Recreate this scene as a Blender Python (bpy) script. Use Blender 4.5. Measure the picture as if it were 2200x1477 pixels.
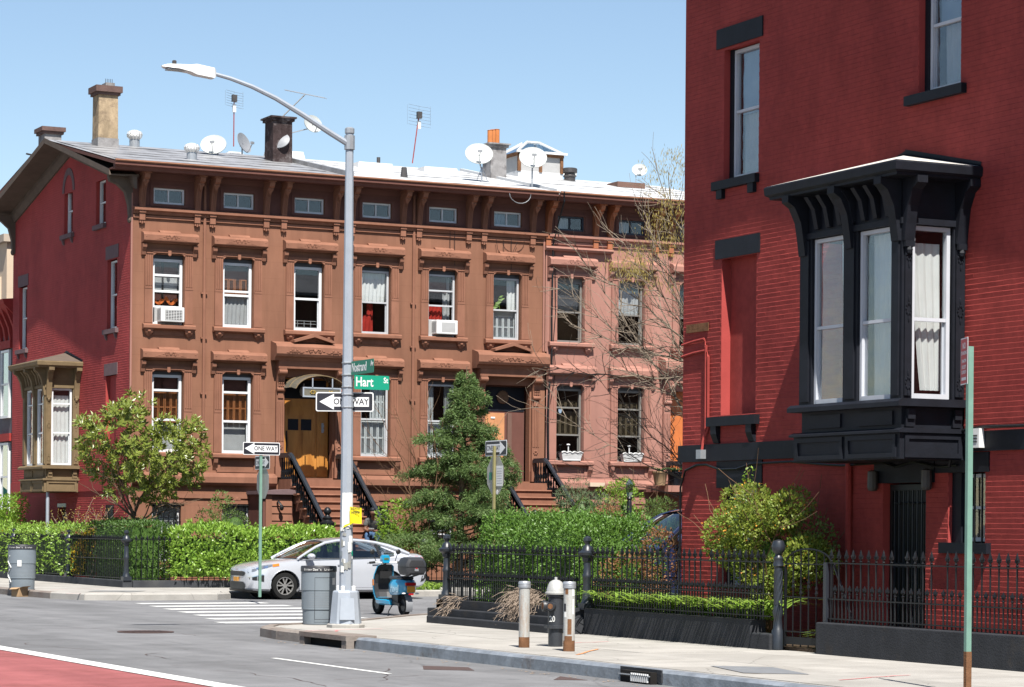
import bpy, bmesh, math, random
from mathutils import Matrix, Vector, noise as mnoise
random.seed(7)
SC = bpy.context.scene
for o in list(bpy.data.objects): bpy.data.objects.remove(o)
COL = SC.collection
R = math.radians

# ------------------------------------------------------------ camera, sky, sun, exposure
# World axes: X runs along the side street (away to the right), Y along the avenue (away to the left), metres.
FPX, CXP, HYP, ROLL, EYE = 5507., 1100., 1134., .0082, 1.75
YAW = math.atan(2733 / FPX); SN, CS = math.sin(YAW), math.cos(YAW)
cam = bpy.data.cameras.new('camera'); camo = bpy.data.objects.new('camera', cam); COL.objects.link(camo)
cam.sensor_width = 36; cam.lens = 36 * FPX / 2200; cam.shift_y = (HYP - 738.5) / 2200
cam.clip_end = 2000; cam.clip_start = .3
fw = Vector((SN, CS, 0)); rt = Vector((CS, -SN, 0)); up = Vector((0, 0, 1))
mr = Matrix((rt, up, -fw)).transposed()
camo.matrix_world = Matrix.Translation((0, 0, EYE)) @ (mr @ Matrix.Rotation(ROLL, 3, 'Z')).to_4x4()
SC.camera = camo
SC.render.resolution_x = 1024; SC.render.resolution_y = 687

SUND = Vector((.25, 1.0, -1.57)).normalized()      # the way the light travels
sl = bpy.data.lights.new('sun', 'SUN'); sl.energy = 5.0; sl.angle = R(.5); sl.color = (1, .955, .88)
so = bpy.data.objects.new('sun', sl); COL.objects.link(so); so.location = (0, -20, 40)
so.rotation_euler = SUND.to_track_quat('-Z', 'Y').to_euler()
w = bpy.data.worlds.new('World'); SC.world = w; w.use_nodes = True
nt = w.node_tree; bg = nt.nodes['Background']
sky = nt.nodes.new('ShaderNodeTexSky'); sky.sky_type = 'NISHITA'; sky.sun_disc = False
sky.sun_elevation = math.asin(-SUND.z); sky.sun_rotation = math.atan2(-SUND.x, -SUND.y)
sky.air_density = 1.0; sky.dust_density = .05; sky.ozone_density = 1.3; sky.altitude = 20
nt.links.new(sky.outputs[0], bg.inputs[0]); bg.inputs[1].default_value = .062
SC.view_settings.view_transform = 'Standard'; SC.view_settings.look = 'None'
SC.view_settings.exposure = 1.2; SC.view_settings.gamma = 1; SC.view_settings.use_curve_mapping = False

# ------------------------------------------------------------ pixel -> place (distance always from a plane the thing stands on)
def ray(px, py):
    dx, dy = px - CXP, py - HYP
    u = dx + ROLL * dy; v = dy - ROLL * dx
    return (FPX * SN + u * CS, FPX * CS - u * SN, -v)
def P(px, py, ax, val):
    r = ray(px, py); i = 'XYZ'.index(ax); o = (0, 0, EYE); t = (val - o[i]) / r[i]
    return Vector((o[0] + t * r[0], o[1] + t * r[1], o[2] + t * r[2]))
G = .15                    # pavement level
def PG(px, py): return P(px, py, 'Z', G)

# ------------------------------------------------------------ mesh builder
ABS = {}
def absloc(o):
    v = Vector((0, 0, 0))
    while o is not None:
        v += o.location; o = o.parent
    return v
class MB:
    def __init__(s, M=None): s.v = []; s.f = []; s.M = M
    def add(s, vs, fs):
        b = len(s.v)
        s.v += [s.M @ Vector(p) for p in vs] if s.M is not None else [Vector(p) for p in vs]
        s.f += [tuple(b + i for i in f) for f in fs]
        return s
    def quad(s, a, b, c, d): return s.add([a, b, c, d], [(0, 1, 2, 3)])
    def box(s, x0, x1, y0, y1, z0, z1):
        return s.add([(x0,y0,z0),(x1,y0,z0),(x1,y1,z0),(x0,y1,z0),(x0,y0,z1),(x1,y0,z1),(x1,y1,z1),(x0,y1,z1)],
                     [(0,3,2,1),(4,5,6,7),(0,1,5,4),(1,2,6,5),(2,3,7,6),(3,0,4,7)])
    def taper(s, x0, x1, y0, y1, z0, z1, dx, dy):   # box whose top is inset by dx, dy
        return s.add([(x0,y0,z0),(x1,y0,z0),(x1,y1,z0),(x0,y1,z0),(x0+dx,y0+dy,z1),(x1-dx,y0+dy,z1),(x1-dx,y1-dy,z1),(x0+dx,y1-dy,z1)],
                     [(0,3,2,1),(4,5,6,7),(0,1,5,4),(1,2,6,5),(2,3,7,6),(3,0,4,7)])
    def prism(s, poly, ax, a0, a1):
        n = len(poly); vs = []
        for a in (a0, a1):
            for p, q in poly:
                vs.append({'X': (a, p, q), 'Y': (p, a, q), 'Z': (p, q, a)}[ax])
        fs = [tuple(range(n)), tuple(range(2*n-1, n-1, -1))] + [(i, (i+1) % n, n+(i+1) % n, n+i) for i in range(n)]
        return s.add(vs, fs)
    def rings(s, rs, cap=True, close=True):
        n = len(rs[0]); vs = [p for r in rs for p in r]; fs = []
        for k in range(len(rs)-1):
            for i in range(n if close else n-1):
                j = (i+1) % n; fs.append((k*n+i, k*n+j, (k+1)*n+j, (k+1)*n+i))
        if cap: fs += [tuple(range(n-1, -1, -1)), tuple(range((len(rs)-1)*n, len(rs)*n))]
        return s.add(vs, fs)
    def lathe(s, prof, c=(0, 0, 0), n=16, sx=1, sy=1, a0=0):
        rs = [[(c[0]+r*sx*math.cos(a0+2*math.pi*i/n), c[1]+r*sy*math.sin(a0+2*math.pi*i/n), c[2]+z) for i in range(n)] for r, z in prof]
        return s.rings(rs)
    def tube(s, pts, r, n=6, cap=True):
        pts = [Vector(p) for p in pts]; rs = []
        for i, p in enumerate(pts):
            d = (pts[min(i+1, len(pts)-1)] - pts[max(i-1, 0)])
            if d.length < 1e-9: d = Vector((0, 0, 1))
            d.normalize()
            ref = Vector((0, 0, 1)) if abs(d.z) < .92 else Vector((1, 0, 0))
            a = d.cross(ref).normalized(); b = d.cross(a)
            rr = r[i] if isinstance(r, (list, tuple)) else r
            rs.append([p + a*rr*math.cos(2*math.pi*k/n) + b*rr*math.sin(2*math.pi*k/n) for k in range(n)])
        return s.rings(rs, cap)
    def bar(s, p0, p1, w, h):                          # rectangular bar from p0 to p1
        p0, p1 = Vector(p0), Vector(p1); d = (p1-p0).normalized()
        ref = Vector((0, 0, 1)) if abs(d.z) < .95 else Vector((1, 0, 0))
        a = d.cross(ref).normalized()*w/2; b = a.cross(d).normalized()*h/2
        return s.rings([[p-a-b, p+a-b, p+a+b, p-a+b] for p in (p0, p1)])
    def ball(s, c, rx, ry=None, rz=None, n=10, m=7):
        ry = rx if ry is None else ry; rz = rx if rz is None else rz
        rs = [[(c[0]+rx*math.sin(t)*math.cos(2*math.pi*i/n), c[1]+ry*math.sin(t)*math.sin(2*math.pi*i/n), c[2]-rz*math.cos(t)) for i in range(n)]
              for t in [max(.04, min(math.pi-.04, math.pi*k/m)) for k in range(m+1)]]
        return s.rings(rs)
    def mesh(s, name, off=None):
        me = bpy.data.meshes.new(name)
        vs = [p - off for p in s.v] if off is not None else s.v
        me.from_pydata([tuple(p) for p in vs], [], s.f); me.update(); return me
    def build(s, name, mt, parent=None, world=True, smooth=False, bevel=0):
        off = absloc(parent) if (parent is not None and world) else None
        me = s.mesh(name, off); o = bpy.data.objects.new(name, me); COL.objects.link(o)
        if mt is not None: me.materials.append(mt)
        if parent is not None: o.parent = parent
        if smooth:
            me.polygons.foreach_set('use_smooth', [True]*len(me.polygons))
            try: me.set_sharp_from_angle(angle=R(38))
            except Exception: pass
        if bevel:
            b = o.modifiers.new('bevel', 'BEVEL'); b.width = bevel; b.segments = 2; b.limit_method = 'ANGLE'; b.angle_limit = R(40)
        return o
def tag(o, label=None, cat=None, group=None, kind=None):
    if label: o['label'] = label
    if cat: o['category'] = cat
    if group: o['group'] = group
    if kind: o['kind'] = kind
    return o
def empty(name, loc, label, cat, group=None, rz=0):
    o = bpy.data.objects.new(name, None); COL.objects.link(o); o.location = loc; o.rotation_euler = (0, 0, rz)
    o.empty_display_size = .2
    return tag(o, label, cat, group)
def copy_tree(o, parent=None):
    c = o.copy(); COL.objects.link(c); c.parent = parent
    for ch in list(o.children): copy_tree(ch, c)
    return c
def link_copy(o, parent, loc):
    c = o.copy(); COL.objects.link(c); c.parent = parent; c.location = loc; return c
def text_mesh(txt, size, mt, parent, M, name='lettering', sx=1., align='CENTER', thick=.002, bold=.018):
    cu = bpy.data.curves.new('t', 'FONT'); cu.body = txt; cu.size = size; cu.align_x = align; cu.align_y = 'CENTER'; cu.extrude = thick; cu.offset = bold*size; cu.resolution_u = 3
    t = bpy.data.objects.new('t', cu); COL.objects.link(t)
    dg = bpy.context.evaluated_depsgraph_get(); me = bpy.data.meshes.new_from_object(t.evaluated_get(dg))
    bpy.data.objects.remove(t); bpy.data.curves.remove(cu)
    me.transform(M @ Matrix.Diagonal((sx, 1, 1, 1)))
    if parent is not None: me.transform(Matrix.Translation(-absloc(parent)))
    o = bpy.data.objects.new(name, me); COL.objects.link(o); me.materials.clear(); me.materials.append(mt); o.parent = parent
    return o
def bow(a, b, sag, n=8):                                # hanging wire between two points
    a, b = Vector(a), Vector(b)
    return [a.lerp(b, i/n) - Vector((0, 0, sag*4*(i/n)*(1-i/n))) for i in range(n+1)]

# ------------------------------------------------------------ materials
MATS = {}
def mat(name, col, rough=.75, var=.12, nscale=3., bump=0., bscale=40., metal=0., col2=None, c2amt=.5, c2scale=.7, spec=.5, coat=0., trans=0., emit=None, streak=False, rnd=0.):
    if rough >= .7 and spec == .5: spec = .1
    if metal < .9: col = tuple(c*.72 for c in col); col2 = tuple(c*.72 for c in col2) if col2 else None
    m = bpy.data.materials.new(name); m.use_nodes = True; t = m.node_tree; b = t.nodes['Principled BSDF']
    b.inputs['Roughness'].default_value = rough; b.inputs['Metallic'].default_value = metal
    b.inputs['Specular IOR Level'].default_value = spec
    if coat: b.inputs['Coat Weight'].default_value = coat; b.inputs['Coat Roughness'].default_value = .06
    g = t.nodes.new('ShaderNodeNewGeometry')
    src = g.outputs['Position']
    if streak:
        mp = t.nodes.new('ShaderNodeMapping'); mp.inputs['Scale'].default_value = (1, 1, .22); t.links.new(src, mp.inputs[0]); src2 = mp.outputs[0]
    else: src2 = src
    n1 = t.nodes.new('ShaderNodeTexNoise'); n1.inputs['Scale'].default_value = nscale; n1.inputs['Detail'].default_value = 6; n1.inputs['Roughness'].default_value = .6
    t.links.new(src2, n1.inputs['Vector'])
    mr_ = t.nodes.new('ShaderNodeMapRange'); mr_.inputs[1].default_value = .3; mr_.inputs[2].default_value = .7
    mr_.inputs[3].default_value = 1-var; mr_.inputs[4].default_value = 1+var; t.links.new(n1.outputs[0], mr_.inputs[0])
    base = None
    if col2 is not None:
        n2 = t.nodes.new('ShaderNodeTexNoise'); n2.inputs['Scale'].default_value = c2scale; n2.inputs['Detail'].default_value = 8; n2.inputs['Roughness'].default_value = .68
        t.links.new(src2, n2.inputs['Vector'])
        rp = t.nodes.new('ShaderNodeMapRange'); rp.inputs[1].default_value = 1-c2amt-.08; rp.inputs[2].default_value = 1-c2amt+.08; t.links.new(n2.outputs[0], rp.inputs[0])
        mx = t.nodes.new('ShaderNodeMix'); mx.data_type = 'RGBA'; mx.inputs[6].default_value = (*col, 1); mx.inputs[7].default_value = (*col2, 1)
        t.links.new(rp.outputs[0], mx.inputs[0]); base = mx.outputs[2]
    sc = t.nodes.new('ShaderNodeMix'); sc.data_type = 'RGBA'; sc.blend_type = 'MULTIPLY'; sc.inputs[0].default_value = 1
    if base is not None: t.links.new(base, sc.inputs[6])
    else: sc.inputs[6].default_value = (*col, 1)
    cc = t.nodes.new('ShaderNodeCombineColor')
    val = mr_.outputs[0]
    if rnd:
        oi = t.nodes.new('ShaderNodeObjectInfo'); m2 = t.nodes.new('ShaderNodeMapRange'); m2.inputs[3].default_value = 1-rnd; m2.inputs[4].default_value = 1+rnd
        t.links.new(oi.outputs['Random'], m2.inputs[0]); ml = t.nodes.new('ShaderNodeMath'); ml.operation = 'MULTIPLY'
        t.links.new(val, ml.inputs[0]); t.links.new(m2.outputs[0], ml.inputs[1]); val = ml.outputs[0]
    for i in range(3): t.links.new(val, cc.inputs[i])
    t.links.new(cc.outputs[0], sc.inputs[7]); t.links.new(sc.outputs[2], b.inputs['Base Color'])
    if bump:
        n3 = t.nodes.new('ShaderNodeTexNoise'); n3.inputs['Scale'].default_value = bscale; n3.inputs['Detail'].default_value = 5
        t.links.new(src, n3.inputs['Vector']); bp = t.nodes.new('ShaderNodeBump'); bp.inputs['Strength'].default_value = bump; bp.inputs['Distance'].default_value = .02
        t.links.new(n3.outputs[0], bp.inputs['Height']); t.links.new(bp.outputs[0], b.inputs['Normal'])
    if trans:
        b.inputs['Transmission Weight'].default_value = 0
    if emit: b.inputs['Emission Color'].default_value = (*emit, 1); b.inputs['Emission Strength'].default_value = 1
    MATS[name] = m; return m
def leafmat(name, col, col2, rough=.45, trans=.35, rim=None):
    col = tuple(c*.8 for c in col); col2 = tuple(c*.8 for c in col2)
    m = bpy.data.materials.new(name); m.use_nodes = True; t = m.node_tree; b = t.nodes['Principled BSDF']; out = t.nodes['Material Output']
    g = t.nodes.new('ShaderNodeNewGeometry'); n1 = t.nodes.new('ShaderNodeTexNoise'); n1.inputs['Scale'].default_value = 9; t.links.new(g.outputs['Position'], n1.inputs['Vector'])
    rp = t.nodes.new('ShaderNodeMapRange'); rp.inputs[1].default_value = .38; rp.inputs[2].default_value = .62; t.links.new(n1.outputs[0], rp.inputs[0])
    mx = t.nodes.new('ShaderNodeMix'); mx.data_type = 'RGBA'; mx.inputs[6].default_value = (*col, 1); mx.inputs[7].default_value = (*col2, 1); t.links.new(rp.outputs[0], mx.inputs[0])
    t.links.new(mx.outputs[2], b.inputs['Base Color']); b.inputs['Roughness'].default_value = rough; b.inputs['Specular IOR Level'].default_value = .4
    tr = t.nodes.new('ShaderNodeBsdfTranslucent'); hs = t.nodes.new('ShaderNodeHueSaturation'); hs.inputs['Value'].default_value = 1.5; hs.inputs['Hue'].default_value = .485
    t.links.new(mx.outputs[2], hs.inputs['Color']); t.links.new(hs.outputs[0], tr.inputs[0])
    ms = t.nodes.new('ShaderNodeMixShader'); ms.inputs[0].default_value = trans; t.links.new(b.outputs[0], ms.inputs[1]); t.links.new(tr.outputs[0], ms.inputs[2]); t.links.new(ms.outputs[0], out.inputs[0])
    MATS[name] = m; return m
def glassmat(name, tint=(.75, .8, .82), refl=.07, rough=.0, wav=.0):
    m = bpy.data.materials.new(name); m.use_nodes = True; t = m.node_tree; t.nodes.remove(t.nodes['Principled BSDF']); out = t.nodes['Material Output']
    tr = t.nodes.new('ShaderNodeBsdfTransparent'); tr.inputs[0].default_value = (*tint, 1)
    gl = t.nodes.new('ShaderNodeBsdfGlossy'); gl.inputs['Roughness'].default_value = rough; gl.inputs[0].default_value = (1, 1, 1, 1)
    lw = t.nodes.new('ShaderNodeLayerWeight'); lw.inputs[0].default_value = .5
    pw = t.nodes.new('ShaderNodeMath'); pw.operation = 'POWER'; pw.inputs[1].default_value = 4; t.links.new(lw.outputs['Facing'], pw.inputs[0])
    ma = t.nodes.new('ShaderNodeMapRange'); ma.inputs[3].default_value = refl; ma.inputs[4].default_value = 1; t.links.new(pw.outputs[0], ma.inputs[0])
    if wav:
        g = t.nodes.new('ShaderNodeNewGeometry'); n = t.nodes.new('ShaderNodeTexNoise'); n.inputs['Scale'].default_value = 2.5; t.links.new(g.outputs['Position'], n.inputs['Vector'])
        bp = t.nodes.new('ShaderNodeBump'); bp.inputs['Strength'].default_value = wav; bp.inputs['Distance'].default_value = .05; t.links.new(n.outputs[0], bp.inputs['Height']); t.links.new(bp.outputs[0], gl.inputs['Normal'])
    ms = t.nodes.new('ShaderNodeMixShader'); t.links.new(ma.outputs[0], ms.inputs[0]); t.links.new(tr.outputs[0], ms.inputs[1]); t.links.new(gl.outputs[0], ms.inputs[2]); t.links.new(ms.outputs[0], out.inputs[0])
    MATS[name] = m; return m

M = MATS
def overlay(name, kind, amt=.8, scale=4., size=.05, stretch=(1, 1, 1), bw=1.15, bh=.46):
    """wear with a shape of its own multiplied onto a material: spots, cracks, streaks along a lane, coursing"""
    t = MATS[name].node_tree; b = t.nodes['Principled BSDF']; src = b.inputs['Base Color'].links[0].from_socket
    g = t.nodes.new('ShaderNodeNewGeometry'); mp = t.nodes.new('ShaderNodeMapping'); mp.inputs['Scale'].default_value = stretch; t.links.new(g.outputs['Position'], mp.inputs[0])
    if kind in ('spots', 'cracks'):
        nz = t.nodes.new('ShaderNodeTexNoise'); nz.inputs['Scale'].default_value = scale*.8; nz.inputs['Detail'].default_value = 4; t.links.new(mp.outputs[0], nz.inputs['Vector'])
        ad = t.nodes.new('ShaderNodeVectorMath'); ad.operation = 'MULTIPLY_ADD'; ad.inputs[1].default_value = (.35/scale*2,)*3; t.links.new(nz.outputs['Color'], ad.inputs[0]); t.links.new(mp.outputs[0], ad.inputs[2])
        v = t.nodes.new('ShaderNodeTexVoronoi'); v.inputs['Scale'].default_value = scale; t.links.new(ad.outputs[0], v.inputs['Vector'])
        if kind == 'cracks': v.feature = 'DISTANCE_TO_EDGE'
        f = v.outputs['Distance']; lo, hi = (size*.6, size) if kind == 'spots' else (0., size)
    elif kind == 'streak':
        v = t.nodes.new('ShaderNodeTexNoise'); v.inputs['Scale'].default_value = scale; v.inputs['Detail'].default_value = 7; v.inputs['Roughness'].default_value = .65; t.links.new(mp.outputs[0], v.inputs['Vector']); f = v.outputs[0]; lo, hi = .5-size, .5+size
    else:                                          # coursing lines on a facade
        sp = t.nodes.new('ShaderNodeSeparateXYZ'); t.links.new(g.outputs['Position'], sp.inputs[0]); cb = t.nodes.new('ShaderNodeCombineXYZ'); t.links.new(sp.outputs[0], cb.inputs[0]); t.links.new(sp.outputs[2], cb.inputs[1])
        v = t.nodes.new('ShaderNodeTexBrick'); v.inputs['Scale'].default_value = 1; v.inputs['Brick Width'].default_value = bw; v.inputs['Row Height'].default_value = bh; v.inputs['Mortar Size'].default_value = size; v.inputs['Mortar Smooth'].default_value = .3
        v.inputs['Color1'].default_value = (1, 1, 1, 1); v.inputs['Color2'].default_value = (.9, .9, .9, 1); v.inputs['Mortar'].default_value = (0, 0, 0, 1); t.links.new(cb.outputs[0], v.inputs['Vector']); f = v.outputs['Color']; lo, hi = 0, 1
    mr2 = t.nodes.new('ShaderNodeMapRange'); mr2.inputs[1].default_value = lo; mr2.inputs[2].default_value = hi; mr2.inputs[3].default_value = amt; mr2.inputs[4].default_value = 1; t.links.new(f, mr2.inputs[0])
    cc = t.nodes.new('ShaderNodeCombineColor')
    for i in range(3): t.links.new(mr2.outputs[0], cc.inputs[i])
    mx = t.nodes.new('ShaderNodeMix'); mx.data_type = 'RGBA'; mx.blend_type = 'MULTIPLY'; mx.inputs[0].default_value = 1; t.links.new(src, mx.inputs[6]); t.links.new(cc.outputs[0], mx.inputs[7]); t.links.new(mx.outputs[2], b.inputs['Base Color'])
mat('asphalt', (.235, .235, .243), .9, .14, 1.2, .35, 120, col2=(.20, .20, .207), c2amt=.46, c2scale=.35)
mat('concrete', (.43, .41, .38), .9, .10, 1.6, .2, 60, col2=(.37, .35, .32), c2amt=.42, c2scale=.5, rnd=.07)
mat('kerb_steel', (.30, .33, .37), .55, .2, 2.5, .2, 30, metal=.2, col2=(.16, .12, .10), c2amt=.36, c2scale=2.2)
mat('kerb_stone', (.27, .235, .21), .85, .2, 4, .4, 30, col2=(.19, .15, .13), c2amt=.45, c2scale=2)
mat('roadpaint', (.78, .78, .76), .7, .12, 6, .15, 80, col2=(.42, .42, .42), c2amt=.3, c2scale=5)
mat('busred', (.37, .125, .125), .8, .1, 2, .25, 100, col2=(.28, .095, .09), c2amt=.42, c2scale=.8)
mat('iron_cover', (.10, .07, .065), .7, .15, 8, .3, 30)
mat('soil', (.07, .05, .035), .95, .3, 6, .5, 30)
mat('brownstone', (.312, .149, .095), .85, .10, 1.3, .1, 55, col2=(.265, .126, .081), c2amt=.42, c2scale=.55, streak=True)
mat('brownstone_trim', (.298, .139, .091), .85, .06, 2, .12, 60)
mat('pinkstone', (.42, .215, .172), .85, .08, 1.3, .1, 55, col2=(.37, .185, .148), c2amt=.42, c2scale=.6, streak=True)
mat('cornice_brown', (.15, .068, .055), .7, .1, 3, .1, 40)
mat('cornice_orange', (.36, .12, .05), .6, .12, 3, .1, 40)
mat('greybrown', (.135, .105, .085), .8, .14, 3, .15, 40)
mat('bay_tan', (.20, .145, .082), .75, .14, 4, .15, 40, col2=(.135, .095, .058), c2amt=.35, c2scale=2.5)
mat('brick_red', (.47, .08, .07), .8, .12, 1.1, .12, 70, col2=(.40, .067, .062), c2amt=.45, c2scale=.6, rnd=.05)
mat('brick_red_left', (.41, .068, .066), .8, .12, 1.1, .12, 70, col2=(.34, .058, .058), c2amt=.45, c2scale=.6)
mat('mortar_red', (.40, .068, .062), .9, .1, 2, .2, 60)
mat('trim_black', (.010, .012, .019), .6, .2, 4, .1, 40, spec=.22)
mat('wall_black', (.038, .040, .046), .8, .18, 3, .3, 40, spec=.25, col2=(.07, .058, .048), c2amt=.33, c2scale=1.4)
mat('iron_black', (.008, .009, .011), .42, .1, 8, .05, 60, spec=.3)
mat('iron_bluish', (.020, .025, .034), .4, .1, 8, .05, 60)
mat('lintel_stone', (.17, .115, .12), .85, .1, 5, .1, 40)
mat('white_frame', (.72, .73, .75), .4, .05, 5)
mat('grey_frame', (.20, .19, .175), .5, .08, 5)
mat('dark_frame', (.05, .05, .055), .5, .08, 5)
mat('navy_frame', (.03, .04, .06), .5, .08, 5)
mat('room_dark', (.022, .02, .019), .95, .3, 1.5)  # near-black colour carries the darkness of unlit rooms and drain slots
mat('curtain_white', (.72, .72, .70), .9, .05, 4)
mat('curtain_grey', (.42, .42, .42), .9, .08, 4)
mat('curtain_red', (.42, .035, .025), .85, .2, 6)
mat('curtain_orange', (.62, .15, .04), .85, .15, 6)
mat('curtain_maroon', (.10, .045, .04), .85, .2, 3)
mat('curtain_blue', (.25, .33, .42), .9, .08, 3)
mat('shutter_wood', (.32, .11, .03), .5, .15, 5)
mat('shutter_white', (.62, .64, .64), .6, .06, 4)
mat('shutter_olive', (.11, .08, .04), .6, .15, 4)
mat('door_oak', (.52, .23, .05), .35, .2, 3, .1, 60, col2=(.40, .16, .03), c2amt=.45, c2scale=4, streak=True, coat=.3)
mat('door_peach', (.55, .25, .11), .55, .12, 3)
mat('door_orange', (.55, .16, .04), .5, .12, 3)
mat('roof_silver', (.36, .36, .37), .45, .12, 1.2, .35, 6, col2=(.22, .215, .215), c2amt=.46, c2scale=1.1, metal=.15)
mat('roof_white', (.58, .59, .60), .55, .08, 1.0, .3, 6, col2=(.36, .37, .39), c2amt=.36, c2scale=.8)
mat('roof_edge', (.27, .13, .08), .7, .15, 4)
mat('chimney_tan', (.46, .35, .23), .9, .18, 5, .4, 25, col2=(.27, .20, .14), c2amt=.42, c2scale=3)
mat('chimney_dark', (.05, .035, .035), .9, .4, 5, .5, 25, col2=(.17, .15, .15), c2amt=.4, c2scale=3)
mat('chimney_grey', (.28, .27, .27), .85, .2, 5, .4, 20, col2=(.14, .13, .13), c2amt=.42, c2scale=3)
mat('cap_brown', (.14, .09, .08), .85, .2, 6, .3, 25)
mat('terracotta', (.55, .20, .07), .7, .12, 5)
mat('galv', (.42, .44, .47), .42, .1, 6, .08, 40, metal=.5)
mat('steel_lamp', (.40, .44, .50), .5, .07, 5, .05, 40, metal=.25)
mat('white_metal', (.75, .75, .74), .4, .06, 5)
mat('dish_white', (.46, .48, .465), .5, .06, 4)
mat('dish_grey', (.25, .26, .28), .5, .1, 4)
mat('dark_metal', (.05, .045, .045), .5, .2, 6)
mat('rust', (.19, .095, .05), .9, .3, 9, .3, 60)
mat('bollard', (.42, .42, .40), .6, .12, 6, .2, 60, col2=(.30, .15, .06), c2amt=.36, c2scale=4, streak=True)
mat('sign_green', (.0, .30, .185), .5, .05, 4)
mat('sign_green_dark', (.0, .20, .12), .5, .05, 4)
mat('sign_black', (.012, .012, .02), .5, .05, 4)
mat('sign_white', (.80, .80, .80), .5, .03, 4)
mat('sign_red', (.55, .012, .03), .5, .06, 4)
mat('sign_back', (.36, .36, .33), .5, .12, 8, metal=.3)
mat('post_green', (.16, .29, .23), .6, .1, 8, col2=(.13, .10, .07), c2amt=.2, c2scale=3)
mat('post_olive', (.30, .27, .12), .6, .1, 8, metal=.2)
mat('paper_white', (.75, .75, .73), .8, .08, 9)
mat('paper_yellow', (.80, .68, .02), .7, .04, 9)
mat('bin_grey', (.20, .235, .265), .45, .06, 4, .04, 30)
mat('bin_dark', (.03, .03, .035), .5, .1, 5)
mat('cardboard', (.42, .28, .16), .9, .1, 6)
mat('hydrant_black', (.03, .033, .04), .45, .1, 8, .15, 40)
mat('hydrant_silver', (.48, .48, .46), .5, .12, 8, .2, 30, metal=.2)
mat('bark', (.16, .11, .075), .9, .25, 12, .5, 40)
mat('twig_grey', (.27, .22, .17), .85, .2, 12)
mat('twig_brown', (.17, .10, .06), .85, .25, 12)
mat('straw', (.30, .235, .185), .9, .25, 9)
mat('carpaint', (.66, .685, .74), .26, .02, 3, metal=.35, coat=1.)
mat('car_black', (.015, .015, .016), .5, .1, 5)
mat('tyre', (.018, .018, .018), .85, .1, 10)
mat('alloy', (.55, .54, .52), .3, .06, 6, metal=.7)
mat('carblue', (.012, .02, .06), .3, .05, 4, coat=1.)
mat('lamp_red', (.45, .01, .015), .2, .05, 4, coat=.6)
mat('lamp_clear', (.22, .24, .27), .12, .3, 25, metal=.3, coat=1.)
mat('lamp_amber', (.7, .2, .02), .25, .05, 4)
mat('plate_gold', (.75, .33, .03), .5, .1, 30)
mat('chrome', (.7, .7, .72), .12, .02, 4, metal=1.)
mat('scoot_blue', (.01, .32, .56), .3, .03, 4, coat=.8)
mat('scoot_letter', (.45, .68, .80), .5, .03, 4)
mat('plastic_dark', (.035, .036, .04), .5, .08, 5)
mat('skin', (.20, .095, .06), .6, .06, 9)
mat('shirt', (.12, .12, .115), .9, .1, 9)
mat('jeans', (.07, .13, .24), .9, .15, 9)
mat('cream', (.62, .50, .38), .85, .08, 1, .1, 30)
mat('cream_shade', (.45, .38, .31), .85, .08, 1, .1, 30)
mat('grey_brick', (.16, .15, .16), .85, .2, 6, .3, 25)
mat('awning', (.02, .10, .085), .7, .1, 3)
mat('red_cornice', (.35, .045, .04), .7, .12, 4)
mat('planter_white', (.68, .68, .68), .6, .08, 6)
mat('plum', (.17, .10, .08), .8, .1, 4)
mat('gold', (.62, .42, .10), .3, .08, 9, metal=.7)
mat('smoked', (.16, .15, .12), .25, .1, 5, coat=.4)
mat('bay_cap', (.62, .60, .56), .7, .12, 3, .1, 30, col2=(.45, .42, .38), c2amt=.38, c2scale=2.)
mat('flower_orange', (.75, .30, .02), .6, .15, 9)
mat('flower_yellow', (.85, .55, .01), .6, .1, 9)
glassmat('glass', (.93, .945, .95), .05)
glassmat('glass_side', (.90, .92, .93), .07, wav=.15)
glassmat('glass_car', (.55, .61, .63), .09)
glassmat('glass_sky', (.6, .68, .72), .25)
leafmat('leaf_magnolia', (.15, .20, .03), (.24, .28, .055), .34, .25)
leafmat('leaf_hedge_left', (.17, .31, .035), (.30, .46, .08), .32, .3)
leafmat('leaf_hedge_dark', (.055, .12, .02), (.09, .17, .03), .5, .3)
leafmat('leaf_hedge_right', (.09, .19, .025), (.13, .25, .04), .45, .3)
leafmat('leaf_conifer', (.09, .155, .045), (.14, .215, .065), .6, .3)
leafmat('leaf_bright', (.17, .31, .03), (.25, .40, .05), .45, .4)
leafmat('leaf_mid', (.10, .17, .035), (.14, .22, .05), .5, .35)
leafmat('leaf_blade', (.19, .34, .04), (.32, .48, .10), .4, .35)
leafmat('leaf_juniper', (.10, .15, .07), (.14, .19, .09), .6, .2)
leafmat('leaf_bush', (.15, .23, .03), (.26, .30, .05), .45, .35)
leafmat('leaf_tan', (.36, .28, .07), (.46, .37, .11), .7, .4)
leafmat('leaf_russet', (.24, .11, .05), (.32, .16, .07), .7, .3)
leafmat('leaf_pot', (.09, .17, .07), (.15, .25, .10), .5, .3)

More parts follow.
